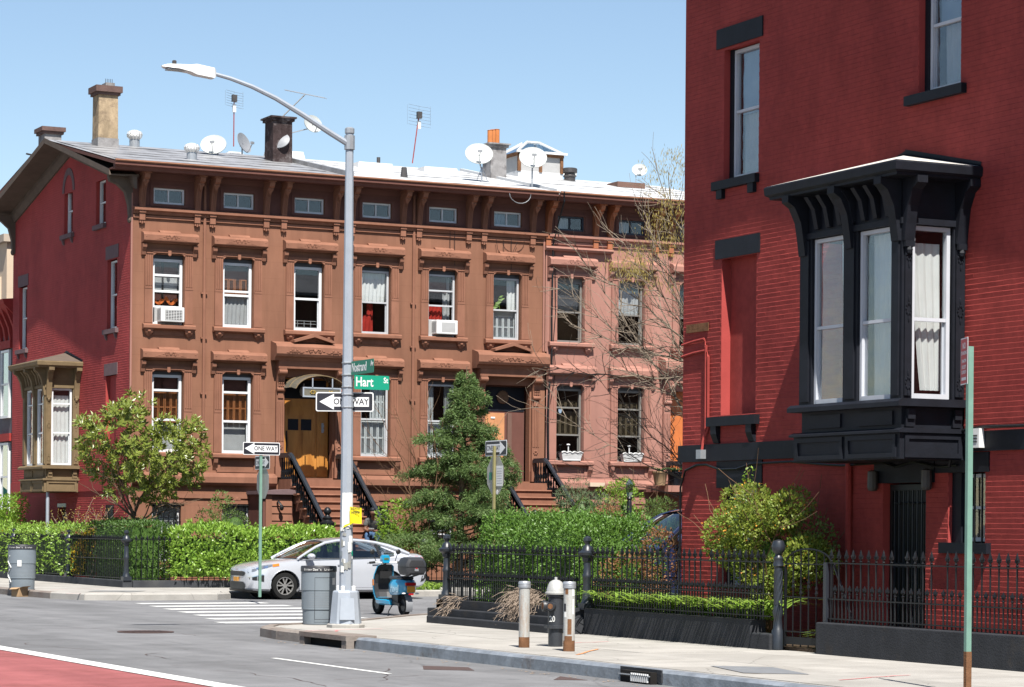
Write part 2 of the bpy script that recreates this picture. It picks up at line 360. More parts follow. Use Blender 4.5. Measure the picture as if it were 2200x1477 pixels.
overlay('asphalt', 'streak', .80, 1.0, .10, (1.1, .07, 1)); overlay('asphalt', 'spots', .72, 1.3, .10); overlay('asphalt', 'streak', .86, 30., .16); overlay('asphalt', 'cracks', .78, .22, .006)
overlay('busred', 'streak', .82, 1.2, .12, (1.5, .08, 1)); overlay('busred', 'streak', .88, 26., .16); overlay('busred', 'spots', .80, 1.7, .09)
overlay('roadpaint', 'cracks', .6, 3., .02); overlay('roadpaint', 'streak', .8, 14., .12)
overlay('concrete', 'spots', .74, 2.6, .055); overlay('concrete', 'streak', .86, 1.1, .14); overlay('concrete', 'cracks', .72, .35, .006); overlay('concrete', 'streak', .90, 34., .16)
overlay('brownstone', 'course', .86, size=.006); overlay('brownstone', 'streak', .78, 1.3, .18, (1.6, 1.6, .14)); overlay('brownstone', 'streak', .86, .5, .16); overlay('pinkstone', 'course', .90, size=.005, bw=1.3, bh=.5); overlay('pinkstone', 'streak', .88, 1.2, .16, (1.6, 1.6, .16))
overlay('brownstone_trim', 'streak', .78, 3., .16, (1, 1, .35))
overlay('brick_red', 'streak', .74, .8, .18, (1, 1, .3)); overlay('brick_red', 'streak', .82, .3, .14); overlay('chimney_tan', 'streak', .6, 3., .14, (1, 1, .3)); overlay('brick_red', 'streak', .84, 9., .14); overlay('brick_red_left', 'streak', .84, .8, .14, (1, 1, .3))
overlay('trim_black', 'streak', .7, 5., .14); overlay('kerb_steel', 'streak', .7, 4., .12); overlay('wall_black', 'streak', .72, 2.5, .14, (1, 1, .4))
# ------------------------------------------------------------ ground, road, pavements
o = MB().quad((-250,-250,0),(350,-250,0),(350,350,0),(-250,350,0)).build('road', M['asphalt']); tag(o, kind='structure'); road = o
def sheet(name, x0, x1, y0, y1, z, mt, parent=None):
    return MB().quad((x0,y0,z),(x1,y0,z),(x1,y1,z),(x0,y1,z)).build(name, mt, parent)
def blob(name, poly, z, mt, parent):
    return MB().add([(x, y, z) for x, y in poly], [tuple(range(len(poly)))]).build(name, mt, parent)
sheet('bus_lane', 6.1, 9.4, -30, 140, .004, M['busred'], road)
sheet('lane_line', 9.42, 9.72, -30, 140, .008, M['roadpaint'], road)
sheet('lane_dash', 12.19, 12.28, 27.9, 31.7, .004, M['roadpaint'], road)
sheet('lane_dash', 12.19, 12.28, 18.9, 22.7, .004, M['roadpaint'], road)
for k, (y, xa, xb) in enumerate([(43.5,15.75,18.6),(45.3,16.2,19.3),(47.1,16.6,19.9),(48.9,16.9,20.2),(50.7,17.2,20.4),(52.5,17.5,20.6),(54.4,17.8,20.8)]):
    sheet('crosswalk_bar', xa, xb, y-.32, y+.32, .004, M['roadpaint'], road)
mb = MB(); c = P(313, 1359, 'Z', 0)
mb.lathe([(.46, .0), (.46, .012), (.40, .012), (.39, .008), (.02, .008)], (c.x, c.y, .002), 28)
for k in range(-4, 5): mb.box(c.x+k*.08-.015, c.x+k*.08+.015, c.y-.32, c.y+.32, .010, .0165)
tag(mb.build('manhole_cover', M['iron_cover']), 'round brown iron manhole cover set in the avenue asphalt', 'manhole')
for poly in ([(13.0,28.6),(13.5,28.2),(13.75,28.9),(13.35,29.4)], [(13.55,26.2),(13.9,26.0),(13.95,26.8)]):
    blob('asphalt_patch', poly, .003, M['iron_cover'], road)

for k in range(9):                                  # fine cracks wandering over the lanes
    x, y = random.uniform(9.9, 13.8), random.uniform(24, 44); a = random.uniform(-.5, .5)+(math.pi/2 if k % 3 else 0); pts = [Vector((x, y, .0035))]
    for q in range(random.randint(8, 18)): a += random.uniform(-.45, .45); pts.append(pts[-1]+Vector((math.cos(a), math.sin(a), 0))*random.uniform(.12, .3))
    mb = MB()
    for p_, q_ in zip(pts, pts[1:]):
        n = (q_-p_).cross(Vector((0, 0, 1))).normalized()*random.uniform(.004, .010); mb.quad(p_-n, p_+n, q_+n, q_-n)
    mb.build('crack', M['iron_cover'], road)
PAVR = [(14.3,8),(14.3,36.9),(14.45,38.0),(14.9,38.8),(15.6,39.2),(17.1,40.4),(18.8,42.3),(20.2,43.5),(22,44.0),(60,44.0),(60,8)]
PAVL = [(16.9,130),(16.9,61.5),(17.0,58.5),(17.4,57.1),(18.4,56.75),(20.5,56.8),(21.0,57.3),(21.3,58.3),(22.0,58.65),(60,58.65),(60,130)]
def inside(poly, x, y):
    c = False; n = len(poly)
    for i in range(n):
        (x0, y0), (x1, y1) = poly[i], poly[i-1]
        if (y0 > y) != (y1 > y) and x < (x1-x0)*(y-y0)/(y1-y0)+x0: c = not c
    return c
slabm = MB().taper(-.745, .745, -.745, .745, -.06, 0, .0, .0).mesh('paving_slab'); slabm.materials.append(M['concrete'])
def pavement(name, poly, area, gx, gy):
    p = MB().prism(poly, 'Z', -.1, G-.007).build(name, M['concrete']); tag(p, kind='structure')
    x0, x1, y0, y1 = area; n = 0
    x = gx
    while x < x1:
        y = gy
        while y < y1:
            if x >= x0 and y >= y0 and all(inside(poly, x+a*.95, y+b*.95) for a in (-1, 1) for b in (-1, 1)):
                s = bpy.data.objects.new('paving_slab', slabm); COL.objects.link(s); s.parent = p; s.location = (x, y, G + random.uniform(-.002, .002)); n += 1
            y += 1.503
        x += 1.503
    return p
pavr = pavement('pavement_right', PAVR, (14, 18.0, 16, 43), 15.43, 16.0)
pavl = pavement('pavement_left', PAVL, (16, 22, 56, 100), 18.0, 57.9)
# kerbs: separate stones along each edge
def kerb(poly, i0, i1, parent, mt_of, seg=3.0, w=.17):
    pts = [Vector((*p, 0)) for p in poly[i0:i1+1]]
    acc = []
    for a, b in zip(pts, pts[1:]):
        L = (b-a).length; n = max(1, round(L/seg))
        for k in range(n): acc.append((a.lerp(b, k/n), a.lerp(b, (k+1)/n)))
    for a, b in acc:
        d = (b-a).normalized(); nrm = Vector((d.y, -d.x, 0))
        if not inside(poly, *((a+b)/2 + nrm*.1).xy): nrm = -nrm
        g = d*.006; t = G+.012
        mb = MB(); mid = (a+b)/2
        mb.rings([[p+Vector((0,0,-.1)) - nrm*.02, p - nrm*.015 + Vector((0,0,t-.03)), p + nrm*.02 + Vector((0,0,t)), p + nrm*w + Vector((0,0,t)), p + nrm*w + Vector((0,0,-.1))] for p in (a+g, b-g)])
        mb.build('kerbstone', mt_of(mid), parent)
def skip_basin(mid): return M['kerb_stone'] if mid.y > 34.6 or mid.x > 15 else M['kerb_steel']
kerb(PAVR, 0, 8, pavr, skip_basin); kerb(PAVR, 8, 9, pavr, lambda m: M['kerb_stone'], 6)
kerb(PAVL, 0, 2, pavl, lambda m: M['kerb_stone']); kerb(PAVL, 2, 9, pavl, lambda m: M['concrete'], 4)
# catch basin by the corner and the grated drain further along
t = empty('catch_basin', (14.2, 34.6, 0), 'brown steel catch basin header with dark slot in the kerb near the corner', 'storm drain')
MB().box(14.12, 14.6, 33.75, 35.55, .115, .185).build('header', M['kerb_stone'], t)
for a in (33.75, 35.37): MB().box(14.13, 14.25, a, a+.18, .0, .115).build('jamb', M['kerb_stone'], t)
MB().box(14.235, 14.26, 33.93, 35.37, .002, .115).build('opening', M['room_dark'], t)  # near-black block painted as the shade inside the slot
t = empty('grated_drain', (14.15, 25.5, 0), 'storm drain with pale iron bars in the blue grey steel kerb', 'storm drain')
MB().box(14.18, 14.27, 25.05, 25.75, .005, .135).build('opening', M['room_dark'], t)  # dark block stands for the shade behind the bars
for k in range(9): MB().box(14.15, 14.17, 25.08+k*.045, 25.10+k*.045, .02, .115).build('grate_bar', M['planter_white'], t)
MB().box(14.15, 14.175, 25.05, 25.75, .085, .097).build('cross_bar', M['galv'], t)
MB().taper(14.262, 14.28, 24.95, 25.9, .02, .166, .0, .0).build('lintel', M['wall_black'], t)
# steel cover plates, paint sprays, litter
blob('utility_mark', [(18.0,58.9),(19.2,58.7),(19.6,59.3),(18.4,59.6)], G+.006, M['galv'], pavl)
blob('cover_plate', [(15.0,24.4),(15.55,23.9),(15.95,25.3),(15.4,25.8)], G+.006, M['galv'], pavr)
mp = mat('spray_pink', (.62, .22, .22), .9, .2, 8); mo = mat('spray_orange', (.66, .30, .14), .9, .2, 8)
for i, (x, y, l, a, m_) in enumerate([(15.2,36.5,1.6,.3,mp),(15.0,36.2,.5,1.2,mp),(16.8,31.6,1.0,.2,mp),(15.6,29.2,1.6,.9,mo),(15.9,23.2,1.4,.4,mp),(17.4,57.3,1.0,.4,mp),(18.8,61.3,.9,.1,mo),(17.8,60.6,.6,.5,mp)]):
    d = Vector((math.cos(a), math.sin(a), 0)); n = Vector((-d.y, d.x, 0)); c = Vector((x, y, G+.0065))
    pts = [c + d*l*(k/6-.5) + n*random.uniform(-.04, .04) for k in range(7)]
    mb = MB()
    for p, q in zip(pts, pts[1:]): mb.quad(p-n*.02, p+n*.02, q+n*.02, q-n*.02)
    mb.build('spray_mark', m_, pavr if y < 50 else pavl)
lit = MB()
for k in range(60):
    y = random.uniform(24, 37); x = 14.08-abs(random.gauss(0, .12)); s = random.uniform(.008, .03)
    lit.add([(x-s,y-s,.004),(x+s,y-s*.6,.01),(x+s*.7,y+s,.006),(x-s*.6,y+s,.012)], [(0,1,2,3)])
tag(lit.build('gutter_litter', M['straw']), 'dry leaf litter scattered along the gutter by the kerb', 'litter', kind='stuff')
# yards
y1 = MB().box(18.5, 34, 10, 39.3, -.1, .19).build('yard_right', M['soil']); tag(y1, kind='structure')
y2 = MB().box(20.15, 60, 62.6, 68.3, -.1, .19).box(20.15, 22.2, 68.3, 83, -.1, .19).build('yard_left', M['soil']); tag(y2, kind='structure')
# ------------------------------------------------------------ facade tools
def frameF(Y): return Matrix(((1,0,0,0),(0,-1,0,Y),(0,0,1,0),(0,0,0,1)))       # (u, n, z) -> wall facing -Y
def frameS(X): return Matrix(((0,-1,0,X),(1,0,0,0),(0,0,1,0),(0,0,0,1)))       # (u, n, z) -> wall facing -X
def free_spans(u0, u1, z, ops):
    sp = [(u0, u1)]
    for a, b, c, d in ops:
        if c < z < d:
            ns = []
            for s, e in sp:
                if b <= s or a >= e: ns.append((s, e)); continue
                if a > s: ns.append((s, a))
                if b < e: ns.append((b, e))
            sp = ns
    return sp
def wall(mb, u0, u1, z0, z1, ops, depth=.24, n=0., rev=None):
    us = sorted(set([u0, u1] + [q for o_ in ops for q in o_[:2] if u0 < q < u1])); zs = sorted(set([z0, z1] + [q for o_ in ops for q in o_[2:4] if z0 < q < z1]))
    for a, b in zip(us, us[1:]):
        for c, d in zip(zs, zs[1:]):
            if any(o_[0] <= (a+b)/2 <= o_[1] and o_[2] <= (c+d)/2 <= o_[3] for o_ in ops): continue
            mb.quad((a,n,c),(b,n,c),(b,n,d),(a,n,d))
    for a, b, c, d in [o_[:4] for o_ in (ops if rev is None else rev)]:
        e = n-depth
        mb.quad((a,n,c),(a,e,c),(a,e,d),(a,n,d)); mb.quad((b,n,c),(b,e,c),(b,e,d),(b,n,d))
        mb.quad((a,n,c),(b,n,c),(b,e,c),(a,e,c)); mb.quad((a,n,d),(b,n,d),(b,e,d),(a,e,d))
BL, BH = .212, .0677
def brick(mb, a, b, c, d, p):           # one painted brick face: lean and top bevel shaped to catch bright sun lines
    h = random.uniform(.006, .011); p0 = .001
    mb.add([(a,p0,c),(b,p0,c),(b,p,d-h),(a,p,d-h),(b,p0,d),(a,p0,d)], [(0,1,2,3),(3,2,4,5),(0,3,5),(1,2,4)])
def brickwork(mb, u0, u1, z0, z1, ops, top=None, keep=None, rough=.0025):
    out = []; r = 0; z = z0
    while z + BH <= z1 + 1e-6:
        zm = z + BH/2
        for s, e in free_spans(u0, u1, zm, ops):
            x = math.floor(s/BL)*BL + (BL/2 if r % 2 else 0) - BL
            while x < e:
                a, b = max(s, x), min(e, x+BL); x += BL
                if b - a < .04: continue
                if top and z + BH > top((a+b)/2): continue
                jt = .0005; p = .0048 + random.uniform(-rough, rough)*.5
                jv = .0004; it = (a+jv, b-jv, z+jt+random.uniform(-.0015, .0015), z+BH-jt+random.uniform(-.0015, .0015), p)
                if keep and keep(it): out.append(it)
                else: brick(mb, *it)
        z += BH; r += 1
    return out
def window(parent, T, u0, u1, z0, z1, n, mf, rails=(.5,), fw=.055, mg=None, flat=False, drapes=(), mull=(), name='window', sash=True):
    mg = mg or M['glass']; H_ = z1-z0
    mb = MB(T)
    mb.box(u0, u0+fw, n, n+.08, z0, z1); mb.box(u1-fw, u1, n, n+.08, z0, z1)
    mb.box(u0+fw, u1-fw, n, n+.08, z1-fw, z1); mb.box(u0+fw, u1-fw, n, n+.085, z0, z0+fw*1.15)
    zr = [z0] + [z0+H_*r for r in rails] + [z1]
    for r in zr[1:-1]: mb.box(u0+fw, u1-fw, n+.012, n+.07, r-fw*.42, r+fw*.42)
    for q in mull: mb.box(u0+(u1-u0)*q-fw*.35, u0+(u1-u0)*q+fw*.35, n+.01, n+.072, z0+fw*1.15, z1-fw)
    if sash and not mull:                       # lower sash stiles stand back of the upper ones
        mb.box(u0+fw, u0+fw+.03, n+.004, n+.03, z0+fw, zr[1]); mb.box(u1-fw-.03, u1-fw, n+.004, n+.03, z0+fw, zr[1])
    f = mb.build(name, mf, parent)
    par = parent if flat else f
    edges = [u0] + [u0+(u1-u0)*q for q in mull] + [u1]
    for c, d in zip(zr, zr[1:]):
        for a, b in zip(edges, edges[1:]):
            MB(T).box(a+.015, b-.015, n+.026+.004*random.random(), n+.034, c+.01, d-.01).build('pane', mg, par)
    for dr in drapes: drape(par, T, u0+fw, u1-fw, z0+fw, z1-fw, n, *dr)
    return f
def drape(par, T, u0, u1, z0, z1, n, kind, mt, fa=0., fb=1., ga=0., gb=1., gap=.10, arg=0):
    a, b, c, d = u0+(u1-u0)*fa, u0+(u1-u0)*fb, z0+(z1-z0)*ga, z0+(z1-z0)*gb; e = n-gap; mb = MB(T)
    if kind == 'curtain':                       # folded cloth; arg pulls the lower half aside
        N = max(10, int((b-a)/.022)); K = 7; rs = []
        for k in range(K):
            t = k/(K-1); row = []
            for i in range(N+1):
                s = i/N; sh = arg*(t**1.6)*s*(b-a)
                row.append((a+s*(b-a)-sh, e+.022*math.sin(i*1.15+2*t)*(.5+.5*t), d+(c-d)*t))
            rs.append(row)
        mb.rings(rs, cap=False, close=False); return mb.build('curtain', mt, par, smooth=True)
    if kind == 'blind':
        z = c
        while z < d: mb.add([(a,e,z),(b,e,z),(b,e+.018,z+.02),(a,e+.018,z+.02)], [(0,1,2,3)]); z += .026
        return mb.build('blind', mt, par)
    if kind == 'shutter':                       # folding louvred leaves
        nl = 4; w_ = (b-a)/nl
        for i in range(nl):
            x0, x1 = a+i*w_+.006, a+(i+1)*w_-.006; hh = (d-c)
            mb.box(x0, x0+.03, e, e+.025, c, d); mb.box(x1-.03, x1, e, e+.025, c, d)
            for q in (0, .48, .96): mb.box(x0+.03, x1-.03, e, e+.025, c+hh*q, c+hh*q+.04*hh)
            z = c+.05*hh
            while z < d-.03:
                mb.add([(x0+.03,e,z),(x1-.03,e,z),(x1-.03,e+.02,z+.03),(x0+.03,e+.02,z+.03)], [(0,1,2,3)]); z += .034
            mb.quad((x0,e-.002,c),(x1,e-.002,c),(x1,e-.002,d),(x0,e-.002,d))
        return mb.build('shutter', mt, par)
    if kind == 'swag':                          # W-shaped tie-back valance
        N = 24
        lo = [d-(d-c)*(.55+.4*abs(math.sin(2*math.pi*i/N))) for i in range(N+1)]
        hi = [z_ + (d-c)*(.30+.12*math.sin(i)) for i, z_ in enumerate(lo)]
        mb.rings([[(a+(b-a)*i/N, e+.02*math.sin(i*1.3), min(d, hi[i])) for i in range(N+1)], [(a+(b-a)*i/N, e+.02*math.cos(i*1.3), lo[i]) for i in range(N+1)]], cap=False, close=False)
        return mb.build('curtain', mt, par, smooth=True)
    if kind == 'panel':
        mb.box(a, b, e-.01, e, c, d); return mb.build('blind', mt, par)
def carve(mb, u, n, z, w=.34):                  # shallow carved scroll ornament
    mb.ball((u, n, z), .055, .025, .055, 8, 4)
    for s in (-1, 1):
        mb.ball((u+s*w*.33, n, z+.035), .032, .018, .03, 6, 4); mb.ball((u+s*w*.28, n, z-.03), .05, .016, .016, 6, 4)
        mb.ball((u+s*w*.62, n, z-.005), .045, .016, .022, 6, 4); mb.ball((u+s*w*.95, n, z-.045), .07, .014, .012, 6, 4)
        mb.tube([(u+s*w*(.1+.05*k), n+.012, z+.05*math.sin(k*.9)) for k in range(9)], .009, 4)
FL = Matrix(((1,0,0,0),(0,-1,0,0),(0,0,1,0),(0,0,0,1)))
# shared meshes of one bay; z measured from the head of the opening
def hood_mesh():
    mb = MB(FL)
    prof = [(0,.29),(.12,.29),(.14,.315),(.235,.325),(.26,.35),(.26,.50),(.20,.56),(.05,.60),(0,.60)]
    mb.prism(prof, 'X', -.80, .80)
    mb.prism([(.0,.575),(.16,.575),(.10,.635),(0,.66)], 'X', -.30, .30)
    carve(mb, 0, .255, .455); mb.box(-.45, .45, .256, .266, .372, .380)
    for s in (-1, 1): mb.ball((s*.72, .26, .45), .02, .012, .02, 6, 4)
    for s in (-1, 1):
        a, b = (s*.80, s*.68) if s < 0 else (.68, .80)
        mb.prism([(0,.26),(.185,.26),(.17,.16),(.10,.06),(.07,-.04),(.0,-.06)], 'X', a, b)
    return mb
def surround_mesh(H_, rough_side=True):
    mb = MB(FL)
    for s in (-1, 1):
        a, b = (.465, .70) if s > 0 else (-.70, -.465)
        mb.box(a, b, 0, .045, -H_-.04, .05)
        for k in range(4): mb.box(a+.022+k*.053, a+.050+k*.053, .0445, .066, -H_*.46, -.03)
        mb.box(a, b, .0445, .052, -H_+.02, -H_+.26); mb.box(a, b, .0445, .054, -H_*.5, -H_*.47)
        mb.taper(a+.0, b, .0445, .07, .0, .05, .0, .0)
    mb.box(-.715, .715, 0, .07, .035, .13)
    for s in (-1, 1): mb.prism([(s*.465, .06), (s*.465, -.055), (s*.385, .012), (s*.30, .06)], 'Y', .0, .06)
    mb.taper(-.045, .045, .069, .10, -.03, .125, .0, .0); mb.ball((0, .10, -.03), .035, .02, .03, 6, 4)
    return mb
def sill_mesh():
    mb = MB(FL)
    mb.prism([(0,-.14),(.13,-.14),(.165,-.11),(.165,-.03),(.12,0),(0,.01)], 'X', -.76, .76)
    for s in (-1, 1):
        c = s*.58
        mb.add([(c-.13,0,-.14),(c+.13,0,-.14),(c+.13,.13,-.14),(c-.13,.13,-.14),(c-.10,0,-.24),(c+.10,0,-.24),(c+.10,.09,-.24),(c-.10,.09,-.24),(c-.02,0,-.34),(c+.02,0,-.34),(c+.02,.03,-.34),(c-.02,.03,-.34)],
               [(0,1,5,4),(1,2,6,5),(2,3,7,6),(3,0,4,7),(4,5,9,8),(5,6,10,9),(6,7,11,10),(7,4,8,11),(8,9,10,11)])
        mb.ball((c, .125, -.19), .05, .018, .03, 6, 4)
    mb.box(-.45, .45, 0, .02, -.30, -.14)
    return mb
def bracket_mesh():
    mb = MB(FL)
    mb.prism([(0,10.42),(.09,10.42),(.13,10.52),(.16,10.75),(.22,11.0),(.33,11.18),(.52,11.28),(.56,11.36),(.56,11.46),(0,11.46)], 'X', -.075, .075)
    for k in (-1, 0, 1): mb.tube([(k*.045, .10, 10.46), (k*.045, .145, 10.60), (k*.045, .175, 10.78), (k*.045, .235, 11.0), (k*.045, .335, 11.17)], .016, 5)
    mb.box(-.11, .11, 0, .60, 11.40, 11.455)
    for s in (-1, 1): mb.ball((s*.042, .40, 11.21), .05, .035, .05, 8, 5)           # heart
    mb.add([(-.09,.42,11.20),(.09,.42,11.20),(0,.33,11.04),(-.05,.30,11.2),(.05,.30,11.2)], [(0,1,2),(0,3,2),(1,4,2)])
    mb.box(-.095, .095, 0, .14, 10.36, 10.46)
    mb.taper(-.08, .08, 0, .11, 10.16, 10.36, .0, .0)
    for k in (-1, 0, 1): mb.taper(k*.055-.02, k*.055+.02, .01, .09, 10.06+.02*abs(k), 10.17, -.0, 0)
    return mb
ME = {'hood': hood_mesh().mesh('window_hood'), 'sur2': surround_mesh(1.93).mesh('window_surround'), 'sur1': surround_mesh(2.24).mesh('window_surround'),
      'sill': sill_mesh().mesh('window_sill'), 'brk': bracket_mesh().mesh('cornice_bracket')}
MCACHE = {}
def put(name, key, mt, root, loc):
    k = (key, mt.name)
    if k not in MCACHE:
        me = ME[key].copy(); me.materials.append(mt); MCACHE[k] = me
    o = bpy.data.objects.new(name, MCACHE[k]); COL.objects.link(o); o.parent = root; o.location = Vector(loc) - absloc(root); return o

Y0, X0 = 68.0, 22.0
FF = frameF(Y0)
ZE, RY, RZ, BE, BZ = 11.46, 74.0, 13.05, 80.9, 11.75      # soffit height; ridge; back eave
def facade(root, u0, u1, cs, door_c, ms, mtrim, mcorn, mbrk, wins, roofm, lo=0., hi=None, roof_x=None):
    ops = []
    for c in cs: ops += [(c-.46, c+.46, 7.30, 9.25), (c-.46, c+.46, 10.64, 11.09)]
    for c in cs[:2]: ops += [(c-.46, c+.46, 3.76, 6.02), (c-.42, c+.42, .75, 2.35)]
    ops.append((door_c-.74, door_c+.74, 3.12, 5.96))
    mb = MB(FF); wall(mb, u0, u1, .1, 11.5, ops, .26); mb.build('front_wall', ms, root)
    mb = MB(FF); fo = [(c-.47, c+.47, 10.63, 11.10) for c in cs]; wall(mb, u0, u1, 10.54, 11.455, fo, .03, .012); mb.build('frieze_board', mcorn, root)
    # bands
    mb = MB(FF)
    for a, b in [(u0, door_c-1.0), (door_c+1.0, u1)]:
        if b-a < .1: continue
        mb.prism([(0,2.86),(.10,2.86),(.16,2.94),(.16,3.10),(.11,3.20),(0,3.22)], 'X', a, b)
        mb.box(a, b, 0, .05, 2.50, 2.62)
    mb.build('water_table', mtrim, root)
    mb = MB(FF)
    mb.prism([(0,10.33),(.06,10.33),(.09,10.40),(.17,10.43),(.17,10.49),(.10,10.53),(0,10.54)], 'X', u0, u1)
    mb.box(u0, u1, 0, .05, 10.22, 10.30)
    mb.build('frieze_moulding', mtrim, root)
    mb = MB(FF); ux = u0 if roof_x is None else roof_x[0]+.02
    mb.box(ux, u1, -.2, .66, 11.455, 11.50)
    mb.prism([(.60,11.43),(.70,11.43),(.74,11.50),(.80,11.53),(.82,11.60),(.60,11.60)], 'X', ux, u1)
    mb.prism([(0,11.30),(.05,11.30),(.12,11.455),(0,11.455)], 'X', u0, u1)
    mb.build('cornice', mcorn, root)
    for c in cs:
        for s in (-.80, .80): put('cornice_bracket', 'brk', mbrk, root, (c+s, Y0, 0))
        mb = MB(FF)
        for (a, b, c0, d0) in ((c-.56, c+.56, 11.09, 11.17), (c-.56, c+.56, 10.56, 10.64), (c-.56, c-.46, 10.64, 11.09), (c+.46, c+.56, 10.64, 11.09)): mb.box(a, b, 0, .035, c0, d0)
        mb.build('attic_surround', mcorn, root)
    for c in cs:
        put('window_hood', 'hood', mtrim, root, (c, Y0, 9.25)); put('window_surround', 'sur2', mtrim, root, (c, Y0, 9.25)); put('window_sill', 'sill', mtrim, root, (c, Y0, 7.30))
    for c in cs[:2]:
        put('window_hood', 'hood', mtrim, root, (c, Y0, 6.02)); put('window_surround', 'sur1', mtrim, root, (c, Y0, 6.02))
        mb = MB(FF)
        mb.prism([(0,3.62),(.13,3.62),(.165,3.65),(.165,3.73),(.12,3.76),(0,3.77)], 'X', c-.76, c+.76)
        mb.box(c-.60, c+.60, 0, .03, 3.24, 3.30); mb.box(c-.62, c-.5, 0, .03, 3.30, 3.62); mb.box(c+.5, c+.62, 0, .03, 3.30, 3.62)
        for s in (-1, 1): mb.prism([(0,3.62),(.14,3.62),(.12,3.50),(.05,3.38),(0,3.28)], 'X', c+s*.66-.06, c+s*.66+.06)
        mb.build('window_sill', mtrim, root)
        mb = MB(FF); mb.box(c-.50, c+.50, 0, .05, 2.35, 2.45); mb.taper(c-.12, c+.12, 0, .06, 2.45, 2.56, .05, 0); mb.ball((c, .05, 2.5), .07, .02, .06, 6, 4); mb.build('basement_lintel', mtrim, root)
    # windows
    for i, c in enumerate(cs):
        k = wins[i]
        window(root, FF, c-.455, c+.455, 10.645, 11.085, -.14, k.get('af', M['white_frame']), (), .05, drapes=k.get('ad', ()), mull=(.5,))
        window(root, FF, c-.44, c+.44, 7.31, 9.13, -.20, k['f2'], k['r2'], k.get('fw', .055), drapes=k['d2'])
        MB(FF).box(c-.46, c+.46, -.22, -.14, 9.13, 9.25).build('window_head', k.get('h2', M['dark_frame']), root)
        if i < 2:
            window(root, FF, c-.44, c+.44, 3.77, 5.92, -.20, k['f1'], k['r1'], k.get('fw', .055), drapes=k['d1'])
            MB(FF).box(c-.46, c+.46, -.22, -.14, 5.92, 6.02).build('window_head', M['dark_frame'], root)
            window(root, FF, c-.42, c+.42, .76, 2.34, -.20, M['white_frame'], (.5,), .07, drapes=[('panel', M['curtain_white'], 0, 1, 0, 1, .06)])
            mb = MB(FF)
            for q in range(6): mb.box(c-.38+q*.152-.011, c-.38+q*.152+.011, -.04, -.018, .8, 2.3)
            for zz in (.82, 1.3, 1.82, 2.26): mb.box(c-.42, c+.42, -.045, -.02, zz, zz+.03)
            for q in range(5):
                for zz in (1.95, 2.1, 1.5): mb.lathe([(.045, 0), (.06, .01), (.045, .02)], (c-.305+q*.152, -.03, zz), 8)
            mb.build('window_grille', M['iron_black'], root)
    # rooms behind the glass: near-black sheet stands in for their unlit depth
    MB(FF).box(u0+.05, u1-.05, -1.3, -1.25, .2, 11.4).build('dark_backing', M['room_dark'], root)
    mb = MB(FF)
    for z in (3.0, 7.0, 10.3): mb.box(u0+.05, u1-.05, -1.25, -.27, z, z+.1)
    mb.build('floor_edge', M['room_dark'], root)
    # roof
    xa, xb = (u0, u1) if roof_x is None else roof_x
    e0 = (Y0-.83, 11.60); rd = (RY, RZ); e1 = (BE, BZ)
    NX = 14
    mb = MB(); top = []
    for i in range(NX+1):
        x = xa + (xb-xa)*i/NX; row = []
        for j in range(9):
            t = j/8; y = e0[0]+(rd[0]-e0[0])*t; z = e0[1]+(rd[1]-e0[1])*t
            jit = 0 if j in (0, 8) or i in (0, NX) else random.uniform(-.02, .02)
            row.append((x, y, z+.06+jit))
        for j in range(1, 4):
            t = j/3; row.append((x, rd[0]+(e1[0]-rd[0])*t, rd[1]+(e1[1]-rd[1])*t+.06))
        top.append(row)
    mb.rings(top, cap=False, close=False)
    rf = mb.build('roof', roofm, root)
    mb = MB(); mb.prism([(e0[0],e0[1]-.06),(rd[0],rd[1]-.06),(e1[0],e1[1]-.06),(e1[0],e1[1]+.03),(rd[0],rd[1]+.03),(e0[0],e0[1]+.03)], 'X', xa+.003, xb-.003); mb.build('roof_deck', mcorn, rf)
    MB().tube([(xa, Y0-.84, 11.655), (xb, Y0-.84, 11.655)], .035, 6).build('roof_edge', M['roof_edge'], rf)
    return rf
